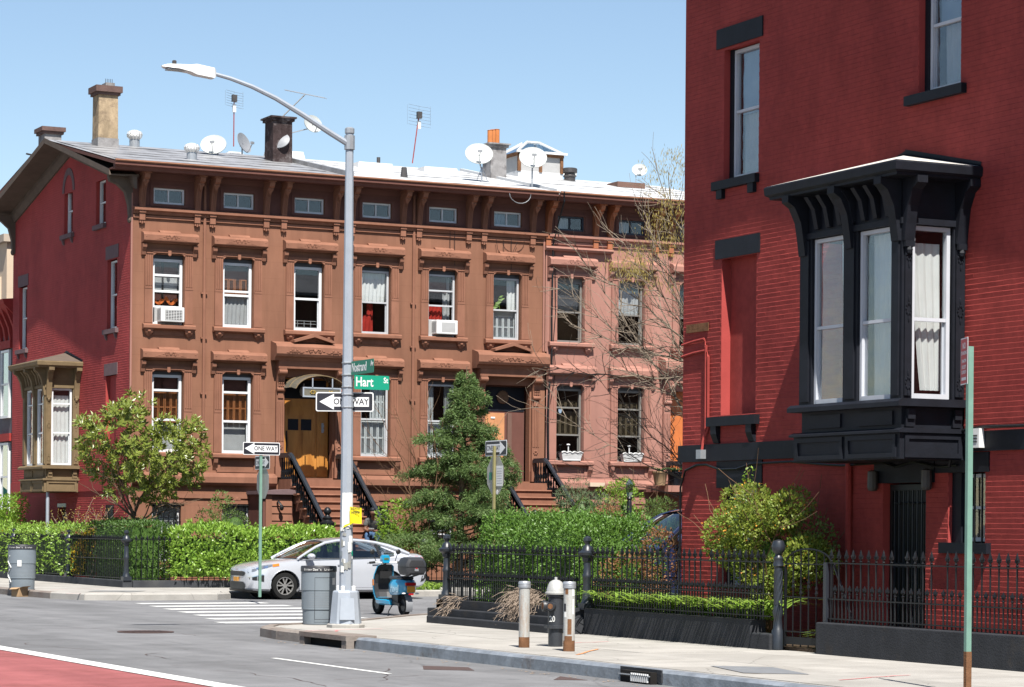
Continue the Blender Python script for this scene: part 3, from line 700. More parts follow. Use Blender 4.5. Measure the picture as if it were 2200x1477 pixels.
def door_surround(root, c, mt, ped=True):
    mb = MB(FF)
    prof = [(0,6.42),(.30,6.42),(.34,6.50),(.44,6.53),(.48,6.60),(.48,6.80),(.42,6.88),(.10,6.96),(0,6.97)]
    mb.prism(prof, 'X', c-1.17, c+1.17); mb.prism([(0,6.2),(.26,6.2),(.28,6.42),(0,6.42)], 'X', c-1.02, c+1.02)
    carve(mb, c, .485, 6.70, .42); carve(mb, c-.62, .485, 6.68, .2); carve(mb, c+.62, .485, 6.68, .2)
    if ped:
        for s in (-1, 1): mb.prism([(c+s*.62, 6.93), (c+s*.62, 7.0), (c, 7.20), (c, 7.10)], 'Y', .02, .44)
        mb.prism([(c-.5, 6.95), (c+.5, 6.95), (c, 7.12)], 'Y', .02, .2)
    mb.build('door_hood', mt, root)
    for s in (-1, 1):
        mb = MB(FF); a = c+s*.90-.12; b = a+.24
        mb.box(a, b, 0, .09, 3.12, 5.60)
        for k in range(4): mb.box(a+.022+k*.055, a+.05+k*.055, .0895, .112, 4.15, 5.25)
        mb.box(a-.02, b+.02, 0, .13, 3.12, 3.42); mb.lathe([(.075, 0), (.085, .012), (.05, .022)], (0, 0, 0), 6) if False else None
        for q in range(6):
            t = q*math.pi/3; mb.ball(((a+b)/2+.05*math.cos(t), .10, 3.98+.05*math.sin(t)), .03, .02, .03, 6, 4)
        mb.build('door_pilaster', mt, root)
        mb = MB(FF)
        mb.prism([(0,5.52),(.10,5.52),(.14,5.62),(.13,5.80),(.18,5.98),(.30,6.08),(.32,6.2),(0,6.2)], 'X', a+.01, b-.01)
        mb.tube([(a, .27, 6.10), (b, .27, 6.10)], .07, 10); mb.tube([(a, .12, 5.60), (b, .12, 5.60)], .06, 10)
        for zz in (5.70, 5.77, 5.84, 5.91):
            for xx in (.06, .12, .18): mb.box(a+xx-.02, a+xx+.02, .12, .165, zz, zz+.045)
        mb.taper(a+.04, b-.04, .0, .12, 5.36, 5.52, .0, .0)
        mb.build('door_console', mt, root)
def stoop(root, c, mt, zl=3.06, hw=.92, tread=.262, n0=1.0, nstep=13):
    rise = (zl-.19)/(nstep+1)
    mb = MB(FF); mb.box(c-hw, c+hw, -.2, n0, zl-.3, zl)
    st = mb.build('stoop', mt, root)
    MB(FF).box(c-hw+.04, c+hw-.04, 0, n0-.02, .1, zl-.3).build('landing_base', mt, st)
    for i in range(nstep):
        z = zl - rise*(i+1); n = n0 + tread*i
        mb = MB(FF); mb.box(c-hw+.05, c+hw-.05, n, n+tread, max(.1, z-.5), z-.055)
        mb.prism([(n-.02, z-.055), (n+tread+.03, z-.055), (n+tread+.045, z-.03), (n+tread+.03, z), (n-.02, z)], 'X', c-hw-.03, c+hw+.03)
        mb.build('step', mt, st)
    for s in (-1, 1):
        u = c+s*(hw-.06)
        rl = MB(FF)
        pth = [(u, .12, zl+.66), (u, n0-.2, zl+.66), (u, n0-.02, zl+.55)]
        ne = n0 + tread*9.2; ze = zl - rise*9.2 + .62
        for a, b in zip(pth, pth[1:] + [(u, ne, ze)]): rl.bar(a, b, .15, .10); rl.bar(Vector(a)+Vector((0,0,.06)), Vector(b)+Vector((0,0,.06)), .09, .05)
        rl.bar(pth[-1], (u, ne, ze), .15, .10)
        r = rl.build('railing', M['iron_bluish'], root)
        if s < 0 or True:
            for i in range(22):
                n = .2 + i*.165
                if n > ne-.1: break
                zb = zl if n < n0 else zl - rise*(int((n-n0)/tread)+1)
                zt = zl+.62 if n < n0-.2 else zl+.55-(n-n0)*rise/tread
                h = zt - zb
                mb = MB(FF); mb.lathe([(.035, 0), (.05, .02), (.022, .10), (.05, h*.3), (.05, h*.36), (.02, h*.5), (.03, h*.75), (.018, h*.85), (.018, h)], (u, n, zb), 6)
                mb.build('baluster', M['iron_black'], r, smooth=True)
        zb = zl - rise*10
        mb = MB(FF)
        mb.lathe([(.20, zb-.45-ze), (.20, zb-.2-ze), (.17, zb-.15-ze), (.14, -.5), (.15, -.2), (.19, -.1), (.23, .0), (.23, .05), (.17, .07), (.12, .12), (.14, .18), (.08, .22), (.06, .26), (.10, .31), (.11, .37), (.08, .43), (.03, .47)], (u, ne+.16, ze), 12)
        mb.build('newel_post', M['iron_black'], root, smooth=True)
    return st
# ------------------------------------------------------------ the three terrace houses
WF, DF, GF = M['white_frame'], M['dark_frame'], M['grey_frame']
sh = ('shutter', M['shutter_wood']); shw = ('shutter', M['shutter_white']); sho = ('shutter', M['shutter_olive'])
h1 = empty('corner_house', (X0, Y0, .1), 'corner terrace house with brownstone front, red brick gable side and oak front door', 'house', 'terrace houses along the side street')
c1 = [23.04, 25.09, 27.22]
w1 = [dict(f2=WF, r2=(.27, .51, .755), d2=[('swag', M['curtain_orange'], 0, 1, .28, .5, .08), ('panel', M['curtain_maroon'], 0, 1, .25, 1, .16), ('panel', M['curtain_grey'], 0, 1, .5, .75, .13)],
           f1=WF, r1=(.42, .80), d1=[('panel', M['curtain_maroon'], 0, 1, .8, 1), (*sh, 0, 1, .38, .80, .08), ('panel', M['curtain_grey'], 0, 1, 0, .36, .12)]),
      dict(f2=WF, r2=(.50, .56), d2=[(*sh, 0, 1, .3, .78, .12), ('panel', M['curtain_maroon'], 0, 1, .78, 1, .1), ('curtain', M['curtain_grey'], 0, 1, 0, .5, .06)],
           f1=WF, r1=(.42, .80), d1=[('panel', M['curtain_maroon'], 0, 1, .8, 1), (*sh, 0, 1, .40, .80, .08), ('panel', M['curtain_grey'], 0, 1, 0, .40, .14)]),
      dict(f2=WF, r2=(.50,), d2=[], f1=WF, r1=(.5,), d1=[])]
for k_ in w1: k_['fw'] = .075
rf1 = facade(h1, X0, 28.2, c1, 27.25, M['brownstone'], M['brownstone_trim'], M['cornice_brown'], M['brownstone_trim'], w1, M['roof_silver'], roof_x=(21.22, 28.2))
door_surround(h1, 27.25, M['brownstone_trim']); stoop(h1, 27.25, M['brownstone_trim'])
# upper right window of house one: little balcony guard inside
mb = MB(FF)
for z in (7.42, 7.52, 7.60): mb.box(26.86, 27.58, -.30, -.29, z, z+.012)
for k in range(3): mb.box(27.0+k*.2, 27.012+k*.2, -.30, -.29, 7.36, 7.62)
mb.build('window_guard', M['curtain_grey'], h1)
def oak_door(root, c, n=-.34):
    d = MB(FF); d.box(c-.74, c+.74, n-.06, n, 3.12, 5.96); fr = d.build('door_frame', M['door_oak'], root)
    x0, x1 = c-.62, c+.30
    mb = MB(FF); z0, z1 = 3.16, 5.30
    mb.box(x0, x1, n, n+.05, z0, z1)
    mb.box(x0+.04, x1-.04, n+.05, n+.065, z0+.04, z0+.12)
    lf = mb.build('door_leaf', M['door_oak'], root)
    mb = MB(FF)
    for (a, b, e, f) in [(x0+.08, x0+.40, z0+.22, z0+1.32), (x1-.40, x1-.08, z0+.22, z0+1.32), (x0+.10, x1-.10, z1-.40, z1-.12)]:
        for q, i in ((.05, 0), (.03, .03)):
            mb.box(a+i, b-i, n+.05, n+.05+.012+i*.5, e+i, f-i)
    mb.build('door_panel', M['door_oak'], lf)
    for a in (x0+.10, x1-.42): MB(FF).box(a, a+.32, n+.051, n+.058, z1-.82, z1-.50).build('door_light', M['trim_black'], lf)
    mb = MB(FF); mb.tube([(x0+.07, n+.05, z0+.75), (x0+.06, n+.11, z0+.9), (x0+.07, n+.05, z0+1.25)], .014, 6); mb.box(x0+.04, x0+.10, n+.05, n+.06, z0+.7, z0+1.3); mb.build('handle', M['iron_black'], lf)
    mb = MB(FF); mb.box(c+.38, c+.70, n, n+.04, 3.16, 5.30)
    for e, f in ((3.3, 4.2), (4.35, 4.75), (4.85, 5.2)): mb.box(c+.45, c+.63, n+.04, n+.055, e, f)
    mb.build('side_panel', M['door_oak'], root)
    mb = MB(FF); mb.box(c+.51, c+.57, n+.055, n+.07, 4.42, 4.70); mb.box(c+.50, c+.58, n+.07, n+.085, 4.46, 4.53); mb.box(c+.50, c+.58, n+.07, n+.085, 4.58, 4.65); mb.build('intercom', M['galv'], root)
    mb = MB(FF); mb.box(c-.70, c+.70, n, n+.04, 5.30, 5.38); mb.build('transom_bar', M['door_oak'], root)
    MB(FF).box(c-.66, c+.66, n+.005, n+.015, 5.38, 5.92).build('transom_light', M['trim_black'], root)
    mb = MB(FF); mb.lathe([(.02, .26), (.03, .18), (.10, .14), (.125, .03), (.10, -.07), (.04, -.11)], (c-.10, n+.2, 5.55), 10); mb.build('lantern_globe', M['curtain_grey'], root, smooth=True)
oak_door(h1, 27.25)
# arched smoked awning over the door
mb = MB(FF); rs = []
for n in (.10, .40, .75, 1.10):
    rs.append([(27.2-.80*math.cos(math.pi*(.08+.84*k/14)), n, 5.52+.50*math.sin(math.pi*(.08+.84*k/14))-(.06 if n > .9 else 0)) for k in range(15)])
mb.rings(rs, cap=False, close=False); aw = mb.build('door_awning', M['smoked'], h1, smooth=True)
for n in (.10, .6, 1.10):
    MB(FF).tube([(p[0], n, p[2]+.012-(.06 if n > .9 else 0)) for p in [(27.2-.80*math.cos(math.pi*(.08+.84*k/14)), n, 5.52+.50*math.sin(math.pi*(.08+.84*k/14))) for k in range(15)]], .013, 5).build('awning_rib', M['bay_tan'], aw)
mb = MB(FF); mb.box(26.62, 27.78, 1.10, 1.13, 5.36, 5.40); mb.box(26.62, 27.78, 1.10, 1.13, 5.60, 5.64); mb.box(26.62, 26.66, 1.10, 1.13, 5.4, 5.6); mb.box(27.74, 27.78, 1.10, 1.13, 5.4, 5.6)
for x in (26.9, 27.5): mb.box(x, x+.03, 1.10, 1.13, 5.62, 5.9)
mb.build('awning_frame', M['steel_lamp'], aw)
MB(FF).box(26.66, 27.74, 1.112, 1.118, 5.4, 5.6).build('awning_panel', M['smoked'], aw)
for x in (26.93, 27.47):
    mb = MB(FF)
    for q in range(6): mb.ball((x+.07*math.cos(q*1.05), 1.135, 5.5+.04*math.sin(q*1.05)), .035, .012, .018, 6, 4)
    mb.build('gilt_ornament', M['gold'], aw)
# clapboarded garden entry beside the stoop
mb = MB(FF); mb.box(25.45, 26.32, 0, 1.15, .1, 2.62); ge = mb.build('garden_entry', M['cornice_brown'], h1)
for k in range(11): MB(FF).prism([(1.15, .25+k*.205), (1.185, .25+k*.205), (1.16, .445+k*.205), (1.15, .445+k*.205)], 'X', 25.70, 26.30).build('clapboard', M['brownstone_trim'], ge)
MB(FF).box(25.52, 25.70, 1.15, 1.19, .15, 2.60).build('corner_board', M['brownstone_trim'], ge)
mb = MB(FF); mb.prism([(25.38,2.62),(26.50,2.62),(26.5,2.72),(26.2,2.77),(25.9,2.74),(25.38,2.72)], 'Y', -.0, 1.28); mb.build('cap_slab', M['lintel_stone'], ge)
mb = MB(FF); mb.tube([(25.86, 1.2, 2.40), (25.86, 1.28, 2.42), (25.92, 1.34, 2.32)], .03, 6); mb.ball((25.93, 1.34, 2.25), .065, .06, .085); mb.build('wall_lamp', M['iron_black'], ge)

h2 = empty('brownstone_house', (28.2, Y0, .1), 'middle brownstone house with silver storm windows and a peach front door behind the conifer', 'house', 'terrace houses along the side street')
c2 = [29.31, 31.42, 33.52]
GB = mat('frame_silver', (.50, .51, .53), .4, .06, 5)
w2 = [dict(f2=GB, r2=(.50,), d2=[('curtain', M['curtain_white'], 0, 1, .52, 1, .06), ('curtain', M['curtain_red'], .05, .5, 0, .3, .16), ('curtain', M['curtain_red'], .35, .6, .0, .5, .22)],
           f1=GB, r1=(.5,), d1=[(*shw, 0, 1, 0, .48, .08), (*shw, .42, 1, .5, 1, .08)]),
      dict(f2=GB, r2=(.26, .50, .74), d2=[('curtain', M['curtain_red'], .05, .65, .26, .5, .1), ('panel', M['curtain_maroon'], 0, .85, .74, 1, .12), ('curtain', M['curtain_grey'], .7, 1, .25, 1, .16)],
           f1=GB, r1=(.5,), d1=[(*shw, 0, .3, .5, 1, .08), (*shw, .75, 1, .5, 1, .08), (*shw, 0, 1, 0, .48, .08)]),
      dict(f2=GB, r2=(.48,), d2=[('curtain', M['curtain_white'], .66, 1, .48, 1, .09), (*shw, 0, 1, 0, .38, .09), ('blind', M['curtain_white'], 0, 1, .38, .47, .05)], f1=GB, r1=(.5,), d1=[], ad=[('curtain', M['curtain_blue'], 0, .6, 0, 1, .06)])]
rf2 = facade(h2, 28.2, 34.80, c2, 33.56, M['brownstone'], M['brownstone_trim'], M['cornice_brown'], M['brownstone_trim'], w2, M['roof_white'])
mb = MB(FF)                                             # house plant behind the third upper window
for (u, z, a, s) in [(33.30, 8.28, .5, .13), (33.40, 8.42, .1, .12), (33.50, 8.52, -.3, .11), (33.36, 8.36, .9, .10), (33.48, 8.60, .4, .08)]:
    mb.add([(u-s, -.33, z-.02), (u-s*.2, -.28, z-s*.45), (u+s*.9, -.30, z+.04), (u-s*.1, -.32, z+s*.4)], [(0,1,2,3)])
mb.tube([(33.45, -.34, 7.9), (33.44, -.34, 8.3), (33.40, -.33, 8.55)], .012, 5)
tag(mb.build('house_plant', M['leaf_bright']), 'leafy green house plant behind glass above the peach front door', 'plant')
door_surround(h2, 33.56, M['brownstone_trim']); stoop(h2, 33.56, M['brownstone_trim'])
mb = MB(FF); mb.box(32.82, 34.30, -.42, -.36, 3.12, 5.96); mb.build('door_frame', M['cornice_brown'], h2)
MB(FF).box(32.84, 34.28, -.36, -.345, 5.2, 5.92).build('transom_light', M['trim_black'], h2)
mb = MB(FF); mb.box(32.86, 33.62, -.36, -.31, 3.16, 5.15)
for (a, b, e, f) in [(32.94, 33.20, 3.35, 4.15), (33.28, 33.54, 3.35, 4.15), (32.94, 33.20, 4.3, 4.95), (33.28, 33.54, 4.3, 4.95)]: mb.box(a, b, -.31, -.295, e, f)
mb.build('door_leaf', M['door_peach'], h2)
MB(FF).box(33.72, 33.86, -.36, -.30, 3.16, 5.15).build('door_post', M['plum'], h2)
MB(FF).box(33.16, 33.30, -.295, -.29, 4.98, 5.03).build('door_notice', M['paper_white'], h2)
mb = MB(FF); mb.lathe([(.17, 0), (.20, .02), (.17, .04)], (0, 0, 0), 16); mb.v = [Vector((33.56+p.x, Y0+.33-(p.z), 5.62+(p.y-Y0))) for p in mb.v]; mb.build('wreath', M['twig_brown'], h2)

h3 = empty('pink_house', (34.85, Y0, .1), 'dusty pink rendered terrace house behind the bare tree with white window boxes', 'house', 'terrace houses along the side street')
c3 = [35.64, 37.72, 39.85]
w3 = [dict(f2=GF, r2=(.5,), d2=[('blind', M['curtain_grey'], 0, 1, .5, .8, .08), ('blind', M['shutter_olive'], 0, 1, 0, .48, .08)], f1=GF, r1=(.36, .74), d1=[(*sho, 0, 1, .36, .70, .09), (*sho, 0, 1, .74, .86, .09)], af=M['navy_frame'], ad=[('curtain', M['curtain_grey'], 0, .48, 0, 1, .05)], h2=GF),
      dict(f2=GF, r2=(.5,), d2=[('curtain', M['curtain_grey'], 0, 1, .5, .95, .08)], f1=GF, r1=(.36, .74), d1=[(*sho, 0, 1, .36, .70, .09), (*sho, 0, 1, .74, .86, .09)], af=M['navy_frame'], ad=[('curtain', M['curtain_grey'], 0, .48, 0, 1, .05)], h2=GF),
      dict(f2=GF, r2=(.5,), d2=[], f1=GF, r1=(.5,), d1=[], af=M['navy_frame'], h2=GF)]
pt = mat('pink_trim', (.37, .185, .145), .85, .06, 2, .12, 60)
rf3 = facade(h3, 34.85, 42.0, c3, 39.85, M['pinkstone'], pt, M['cornice_brown'], M['cornice_orange'], w3, M['roof_white'])
MB(FF).prism([(35.40+.06*math.cos(q*.6), 5.28+.10*math.sin(q*.6)) for q in range(10)], 'Y', -.155, -.15).build('window_sticker', M['curtain_blue'], h3)
door_surround(h3, 39.85, pt); stoop(h3, 39.85, pt)
mb = MB(FF); mb.box(39.11, 40.59, -.42, -.36, 3.12, 5.96); mb.build('door_leaf', M['door_orange'], h3)
mb = MB(FF)
for k in range(5): mb.tube([(39.3, -.3, 3.4+k*.4), (39.45, -.3, 3.6+k*.4), (39.3, -.3, 3.8+k*.4)], .015, 5)
mb.build('door_grille', M['iron_black'], h3)
mb = MB(FF); mb.prism([(.0,10.02),(.16,10.02),(.20,10.08),(.18,10.14),(0,10.16)], 'X', 34.72, 37.0); mb.build('lower_cornice', pt, h3)
# the party strip, downpipes and cables
for i, r in ((0, h1), (1, h2)):
    b = MB(FF); x = (24.07, 30.47)[i]; b.tube([(x, .05, 11.44), (x, .05, 3.25)], .045, 8)
    for z in (8.2, 6.95, 5.4): b.box(x-.09, x+.09, 0, .07, z, z+.045)
    b.build('downpipe', M['brownstone_trim'], r, smooth=True)
b = MB(FF)
for x in (34.72, 34.80): b.tube([(x, .04, 10.4), (x, .04, 7.0)], .03, 6)
b.build('downpipe', pt, h3)
b = MB(FF)
b.tube([(34.95, .86, 11.68), (34.97, .84, 11.4), (34.98, .5, 10.9), (34.98, .12, 10.2), (34.97, .08, 8.0), (34.98, .09, 6.6), (34.90, .1, 6.0), (34.86, .1, 5.0), (34.9, .1, 3.3)], .028, 6)
b.tube([(35.05, .09, 10.0), (35.1, .09, 8.2), (35.02, .09, 7.2), (35.12, .09, 6.5), (34.95, .09, 5.5)], .012, 4)
for x, z0, z1 in ((33.35, 9.6, 10.2), (33.6, 9.4, 10.3), (31.75, 9.4, 10.6), (31.6, 9.6, 10.6)): b.tube([(x, .10, z1), (x+.01, .10, z0)], .008, 4)
b.tube([(33.1, .10, 10.25), (33.15, .10, 9.95), (33.35, .10, 9.72), (33.6, .10, 9.78), (33.75, .10, 10.1), (33.8, .1, 10.2)], .008, 4)
b.build('cable', M['iron_black'], h3)
MB(FF).tube([(33.5+.35*math.cos(a*.35), .86, 11.52+.28*math.sin(a*.35)) for a in range(9, 19)], .012, 4).build('cable_loop', M['dish_grey'], h2)
# ------------------------------------------------------------ red brick gable side of the corner house
FS = frameS(X0)
def rake(u): return 11.36 + (RZ-.10-11.36)*(u-Y0)/(RY-Y0) if u < RY else RZ-.10 - (RZ-.10-11.55)*(u-RY)/(80.2-RY)
gops = [(69.38, 70.28, 7.26, 9.25), (70.50, 71.40, 10.32, 11.62), (73.72, 74.58, 10.36, 11.62), (78.55, 79.45, 7.22, 9.2), (69.40, 70.35, 3.5, 5.96), (76.3, 77.3, 3.5, 5.96),
        (69.5, 70.3, .75, 2.3), (74.2, 75.0, .3, 2.25), (72.92, 75.34, 2.68, 6.5)]
mb = MB(FS)
wall(mb, Y0, 80.2, .1, 11.3, [(a, b, c, min(d, 11.3)) for a, b, c, d in gops], .24, rev=[o_ for o_ in gops if o_[3] < 11.3])
u = Y0
us = sorted(set([Y0, 80.2, RY] + [q for o_ in gops[1:3] for q in o_[:2]]))
for a, b in zip(us, us[1:]):
    op = [o_ for o_ in gops[1:3] if o_[0] <= (a+b)/2 <= o_[1]]
    z = op[0][3] if op else 11.3
    if not op: mb.quad((a,0,11.3),(b,0,11.3),(b,0,rake(b)),(a,0,rake(a)))
    else: mb.quad((a,0,z),(b,0,z),(b,0,rake(b)),(a,0,rake(a)))
for o_ in gops[1:3]:
    a, b, c, d = o_
    mb.quad((a,0,c),(a,-.24,c),(a,-.24,d),(a,0,d)); mb.quad((b,0,c),(b,-.24,c),(b,-.24,d),(b,0,d)); mb.quad((a,0,d),(b,0,d),(b,-.24,d),(a,-.24,d)); mb.quad((a,0,c),(b,0,c),(b,-.24,c),(a,-.24,c))
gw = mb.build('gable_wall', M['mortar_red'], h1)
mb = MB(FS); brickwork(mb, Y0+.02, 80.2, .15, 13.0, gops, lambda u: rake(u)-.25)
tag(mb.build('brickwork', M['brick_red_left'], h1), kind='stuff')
mb = MB(FS)
for o_ in gops[4:6]: mb.box(o_[0], o_[1], -.2, -.12, o_[2], o_[3])
mb.build('blocked_window', M['brick_red_left'], h1)
MB(FS).tube([(Y0+.03, .02, 10.9), (Y0+.03, .02, .2)], .03, 6).build('corner_pipe', M['pinkstone'], h1)
for (a, b, c, d) in [(69.25, 70.42, 9.25, 9.62), (78.42, 79.58, 9.2, 9.56), (69.27, 70.48, 5.96, 6.3), (76.2, 77.4, 5.96, 6.3)]: MB(FS).box(a, b, -.1, .02, c, d).build('window_lintel', M['lintel_stone'], h1)
for (a, b, z) in [(69.22, 70.45, 7.26), (78.4, 79.6, 7.22), (73.55, 74.75, 10.36), (70.42, 71.48, 10.32)]:
    mb = MB(FS); mb.box(a, b, -.2, .10, z-.13, z)
    if b-a > 1.1:
        for q in (a+.12, b-.22): mb.prism([(0,z-.131),(.09,z-.131),(.05,z-.26),(0,z-.30)], 'X', q, q+.1)
    mb.build('window_sill', M['lintel_stone'], h1)
mb = MB(FS)
rs = []
for r, n in ((.44, .02), (.62, .02), (.62, -.05), (.44, -.05)): rs.append([(74.15+r*math.cos(math.pi*k/12), n, 11.62+r*1.15*math.sin(math.pi*k/12)) for k in range(13)])
mb.rings(rs+[rs[0]], cap=False, close=False)
mb.build('arch_surround', M['lintel_stone'], h1)
MB(FS).prism([(74.15+.44*math.cos(math.pi*k/12), 11.62+.5*math.sin(math.pi*k/12)) for k in range(13)], 'Y', -.20, -.15).build('arch_head', M['dark_frame'], h1)
gs = M['glass_side']
window(h1, FS, 69.40, 70.26, 7.28, 9.2, -.18, WF, (.5,), .045, mg=gs); window(h1, FS, 70.52, 71.38, 10.34, 11.60, -.18, WF, (.5,), .045, mg=gs)
window(h1, FS, 73.74, 74.56, 10.38, 11.75, -.18, WF, (.5,), .045, mg=gs); window(h1, FS, 78.57, 79.43, 7.24, 9.18, -.18, WF, (.5,), .045, mg=gs)
window(h1, FS, 69.52, 70.28, .78, 2.28, -.18, WF, (.5,), .045, mg=gs)
mb = MB(FS)
for k in range(7): mb.box(69.55+k*.11, 69.57+k*.11, .0, .02, .75, 2.3)
mb.build('window_grille', M['iron_black'], h1)
mb = MB(FS); mb.box(74.2, 75.0, -.2, -.14, .3, 2.25); mb.build('side_door', M['iron_black'], h1)
mb = MB(FS); mb.box(74.15, 75.05, -.1, .012, 2.25, 2.36); mb.build('door_lintel', M['galv'], h1)
MB(FS).box(74.55, 74.72, -.14, -.13, 1.95, 2.1).build('door_plaque', M['paper_white'], h1)
for a, b in ((Y0, 72.9), (75.4, 80.2)): MB(FS).box(a, b, 0, .03, 2.70, 3.02).build('belt_course', M['brick_red_left'], h1)
MB(FS).box(Y0+.3, 80.0, -1.0, -.95, .2, 11.3).build('dark_backing', M['room_dark'], h1)  # near-black sheet in place of the unlit rooms
# raking cornice, soffit and end brackets
for a, b, name in ((Y0-.35, RY, 0), (RY, 80.6, 1)):
    za, zb = (rake(Y0)-.09, rake(RY)) if not name else (rake(RY), rake(80.2)-.1)
    mb = MB(FS); mb.rings([[(q, 0, z-.30), (q, .06, z-.30), (q, .13, z-.10), (q, .13, z+.08), (q, 0, z+.08)] for q, z in ((a, za), (b, zb))]); mb.build('raking_board', M['greybrown'], h1)
    mb = MB(FS); mb.rings([[(q, -.05, z+.04), (q, .80, z+.04), (q, .80, z+.20), (q, .74, z+.06), (q, -.05, z+.10)] for q, z in ((a+.02 if not name else a, za-.0 if not name else za), (b if not name else b+.35, zb if not name else zb-.06))]); mb.build('raking_soffit', M['greybrown'], h1)
for u in (Y0+.10, 80.05):
    mb = MB(FS); z = rake(u)-.02
    mb.prism([(0,z-1.25),(.06,z-1.25),(.10,z-1.05),(.12,z-.8),(.22,z-.45),(.45,z-.25),(.66,z-.18),(.70,z-.02),(0,z-.02)], 'X', u-.09, u+.09); mb.ball((u, .07, z-1.2), .1, .06, .10); mb.build('gable_bracket', M['greybrown'], h1)
# back and party walls so the houses are closed volumes
for r, a, b in ((h1, X0, 28.2), (h2, 28.2, 34.8), (h3, 34.85, 42.0)):
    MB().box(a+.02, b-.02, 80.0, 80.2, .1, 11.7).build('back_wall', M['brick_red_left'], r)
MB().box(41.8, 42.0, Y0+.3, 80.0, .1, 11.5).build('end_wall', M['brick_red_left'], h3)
# ------------------------------------------------------------ square bay windows (twins) and the red house on the near corner
def bay(root, T, u0, mb_, mroof, mwf, glass, mid, drF=((), ()), drS=(), mlit=None):
    u1 = u0+2.42; p = 1.0; Lu = u1-u0
    mb = MB(T)
    mb.box(u0-.05, u1+.05, 0, p+.05, 2.68, 3.02)
    by = mb.build('bay_window', mb_, root)
    def sub(name, fn, mt=mb_, smooth=False):
        m_ = MB(T); fn(m_); return m_.build(name, mt, by, smooth=smooth)
    def base(m_):
        m_.prism([(0,3.02),(p+.10,3.02),(p+.10,3.05),(p+.02,3.08),(0,3.08)], 'X', u0-.10, u1+.10)
        for a, b in ((u0+.02, u0+Lu*.5-.04), (u0+Lu*.5+.04, u1-.02)):
            for (c, d, e, f) in ((a, b, 2.70, 2.76), (a, b, 2.94, 3.0), (a, a+.06, 2.76, 2.94), (b-.06, b, 2.76, 2.94)): m_.box(c, d, p+.05, p+.075, e, f)
        for (c, d, e, f) in ((.08, p-.02, 2.70, 2.76), (.08, p-.02, 2.94, 3.0), (.08, .14, 2.76, 2.94), (p-.08, p-.02, 2.76, 2.94)): m_.box(u0-.075, u0-.05, c, d, e, f)
        m_.box(u0+.03, u1-.03, 0, p-.03, 3.08, 3.36)
        for q in (.25, .75): m_.box(u0+Lu*q-.4, u0+Lu*q+.4, p-.03, p-.005, 3.13, 3.31)
        for n in (.12, p-.14):
            m_.box(u0-.02, u0+.03, n-.07, n+.07, 3.10, 3.24); m_.taper(u0-.05, u0+.03, n-.055, n+.055, 3.20, 3.33, .0, .0)
        m_.prism([(0,3.36),(p+.12,3.36),(p+.12,3.42),(p+.06,3.46),(0,3.46)], 'X', u0-.12, u1+.12)
    sub('bay_base', base)
    def posts(m_):
        for a, b in ((u0, u0+.24), (u0+1.02, u0+1.35), (u1-.30, u1)):
            m_.box(a, b, p-.16, p, 3.46, 5.74); m_.box(a+.05, b-.05, p, p+.025, 3.5, 5.70)
        for us, s in ((u0, 1), (u1, -1)):
            a, b = (us, us+.16) if s > 0 else (us-.16, us)
            for n0, n1 in ((.0, .19), (p-.165, p-.005)):
                m_.box(a+.002, b-.002, n0, n1, 3.46, 5.74)
                if s > 0: m_.box(a-.025, a+.002, n0+.03, n1-.03, 3.5, 5.55)
        for q in (3.66, 4.62, 5.32):          # carved rings and scrolls on the side posts
            for n in (.095, p-.09):
                for k in range(9):
                    t = k*math.pi*2/9; m_.ball((u0-.03, n+.04*math.cos(t), q+.07*math.sin(t)), .014, .014, .02, 5, 3)
                m_.ball((u0-.03, n, q+.13), .012, .015, .045, 5, 4); m_.ball((u0-.03, n, q-.13), .012, .015, .045, 5, 4)
        m_.box(u0+.01, u1-.01, .02, p-.01, 5.74, 6.30)
        m_.box(u0-.02, u1+.02, 0, p+.03, 5.72, 5.80)
    sub('bay_frame', posts)
    for us in (u0+.10, u0+1.18, u1-.12):      # scrolled brackets under the eave
        def br(m_, us=us): m_.prism([(p,5.50),(p+.05,5.50),(p+.08,5.72),(p+.12,5.95),(p+.22,6.15),(p+.33,6.22),(p+.33,6.31),(p,6.31)], 'X', us-.08, us+.08)
        sub('bay_bracket', br)
    for n in (.09, p-.08):
        def br(m_, n=n):
            pr = [(0,5.50),(.05,5.50),(.08,5.72),(.12,5.95),(.22,6.15),(.33,6.22),(.33,6.31),(0,6.31)]
            vs = [(u0-q, n-.08, z) for q, z in pr] + [(u0-q, n+.08, z) for q, z in pr]; k = len(pr)
            m_.add(vs, [tuple(range(k)), tuple(range(2*k-1, k-1, -1))] + [(i, (i+1) % k, k+(i+1) % k, k+i) for i in range(k)])
            m_.add([(u0-.14, n-.06, 6.12), (u0-.14, n+.06, 6.12), (u0-.10, n, 5.98)], [(0,1,2)])
            m_.box(u0-.07, u0, n-.07, n+.07, 5.42, 5.50); m_.ball((u0-.04, n, 5.38), .05, .05, .06, 6, 4)
        sub('bay_bracket', br)
    for q in range(7):                         # ribbed frieze between brackets
        def rb(m_, q=q):
            a = u0+.28+q*.28
            m_.prism([(p-.01,5.84),(p+.04,5.84),(p+.10,6.1),(p+.22,6.26),(p-.01,6.26)], 'X', a-.045, a+.045)
        sub('frieze_rib', rb)
    ov = .37
    def eave(m_):
        m_.box(u0-ov+.06, u1+ov-.06, 0, p+ov-.06, 6.30, 6.34)
        m_.rings([[(u0-e, .0, z), (u0-e, p+e, z), (u1+e, p+e, z), (u1+e, 0, z)] for e, z in ((ov-.06, 6.33), (ov-.01, 6.36), (ov, 6.46), (ov-.02, 6.48))])
    sub('bay_eave', eave)
    um = (u0+u1)/2+.15; za = 6.84
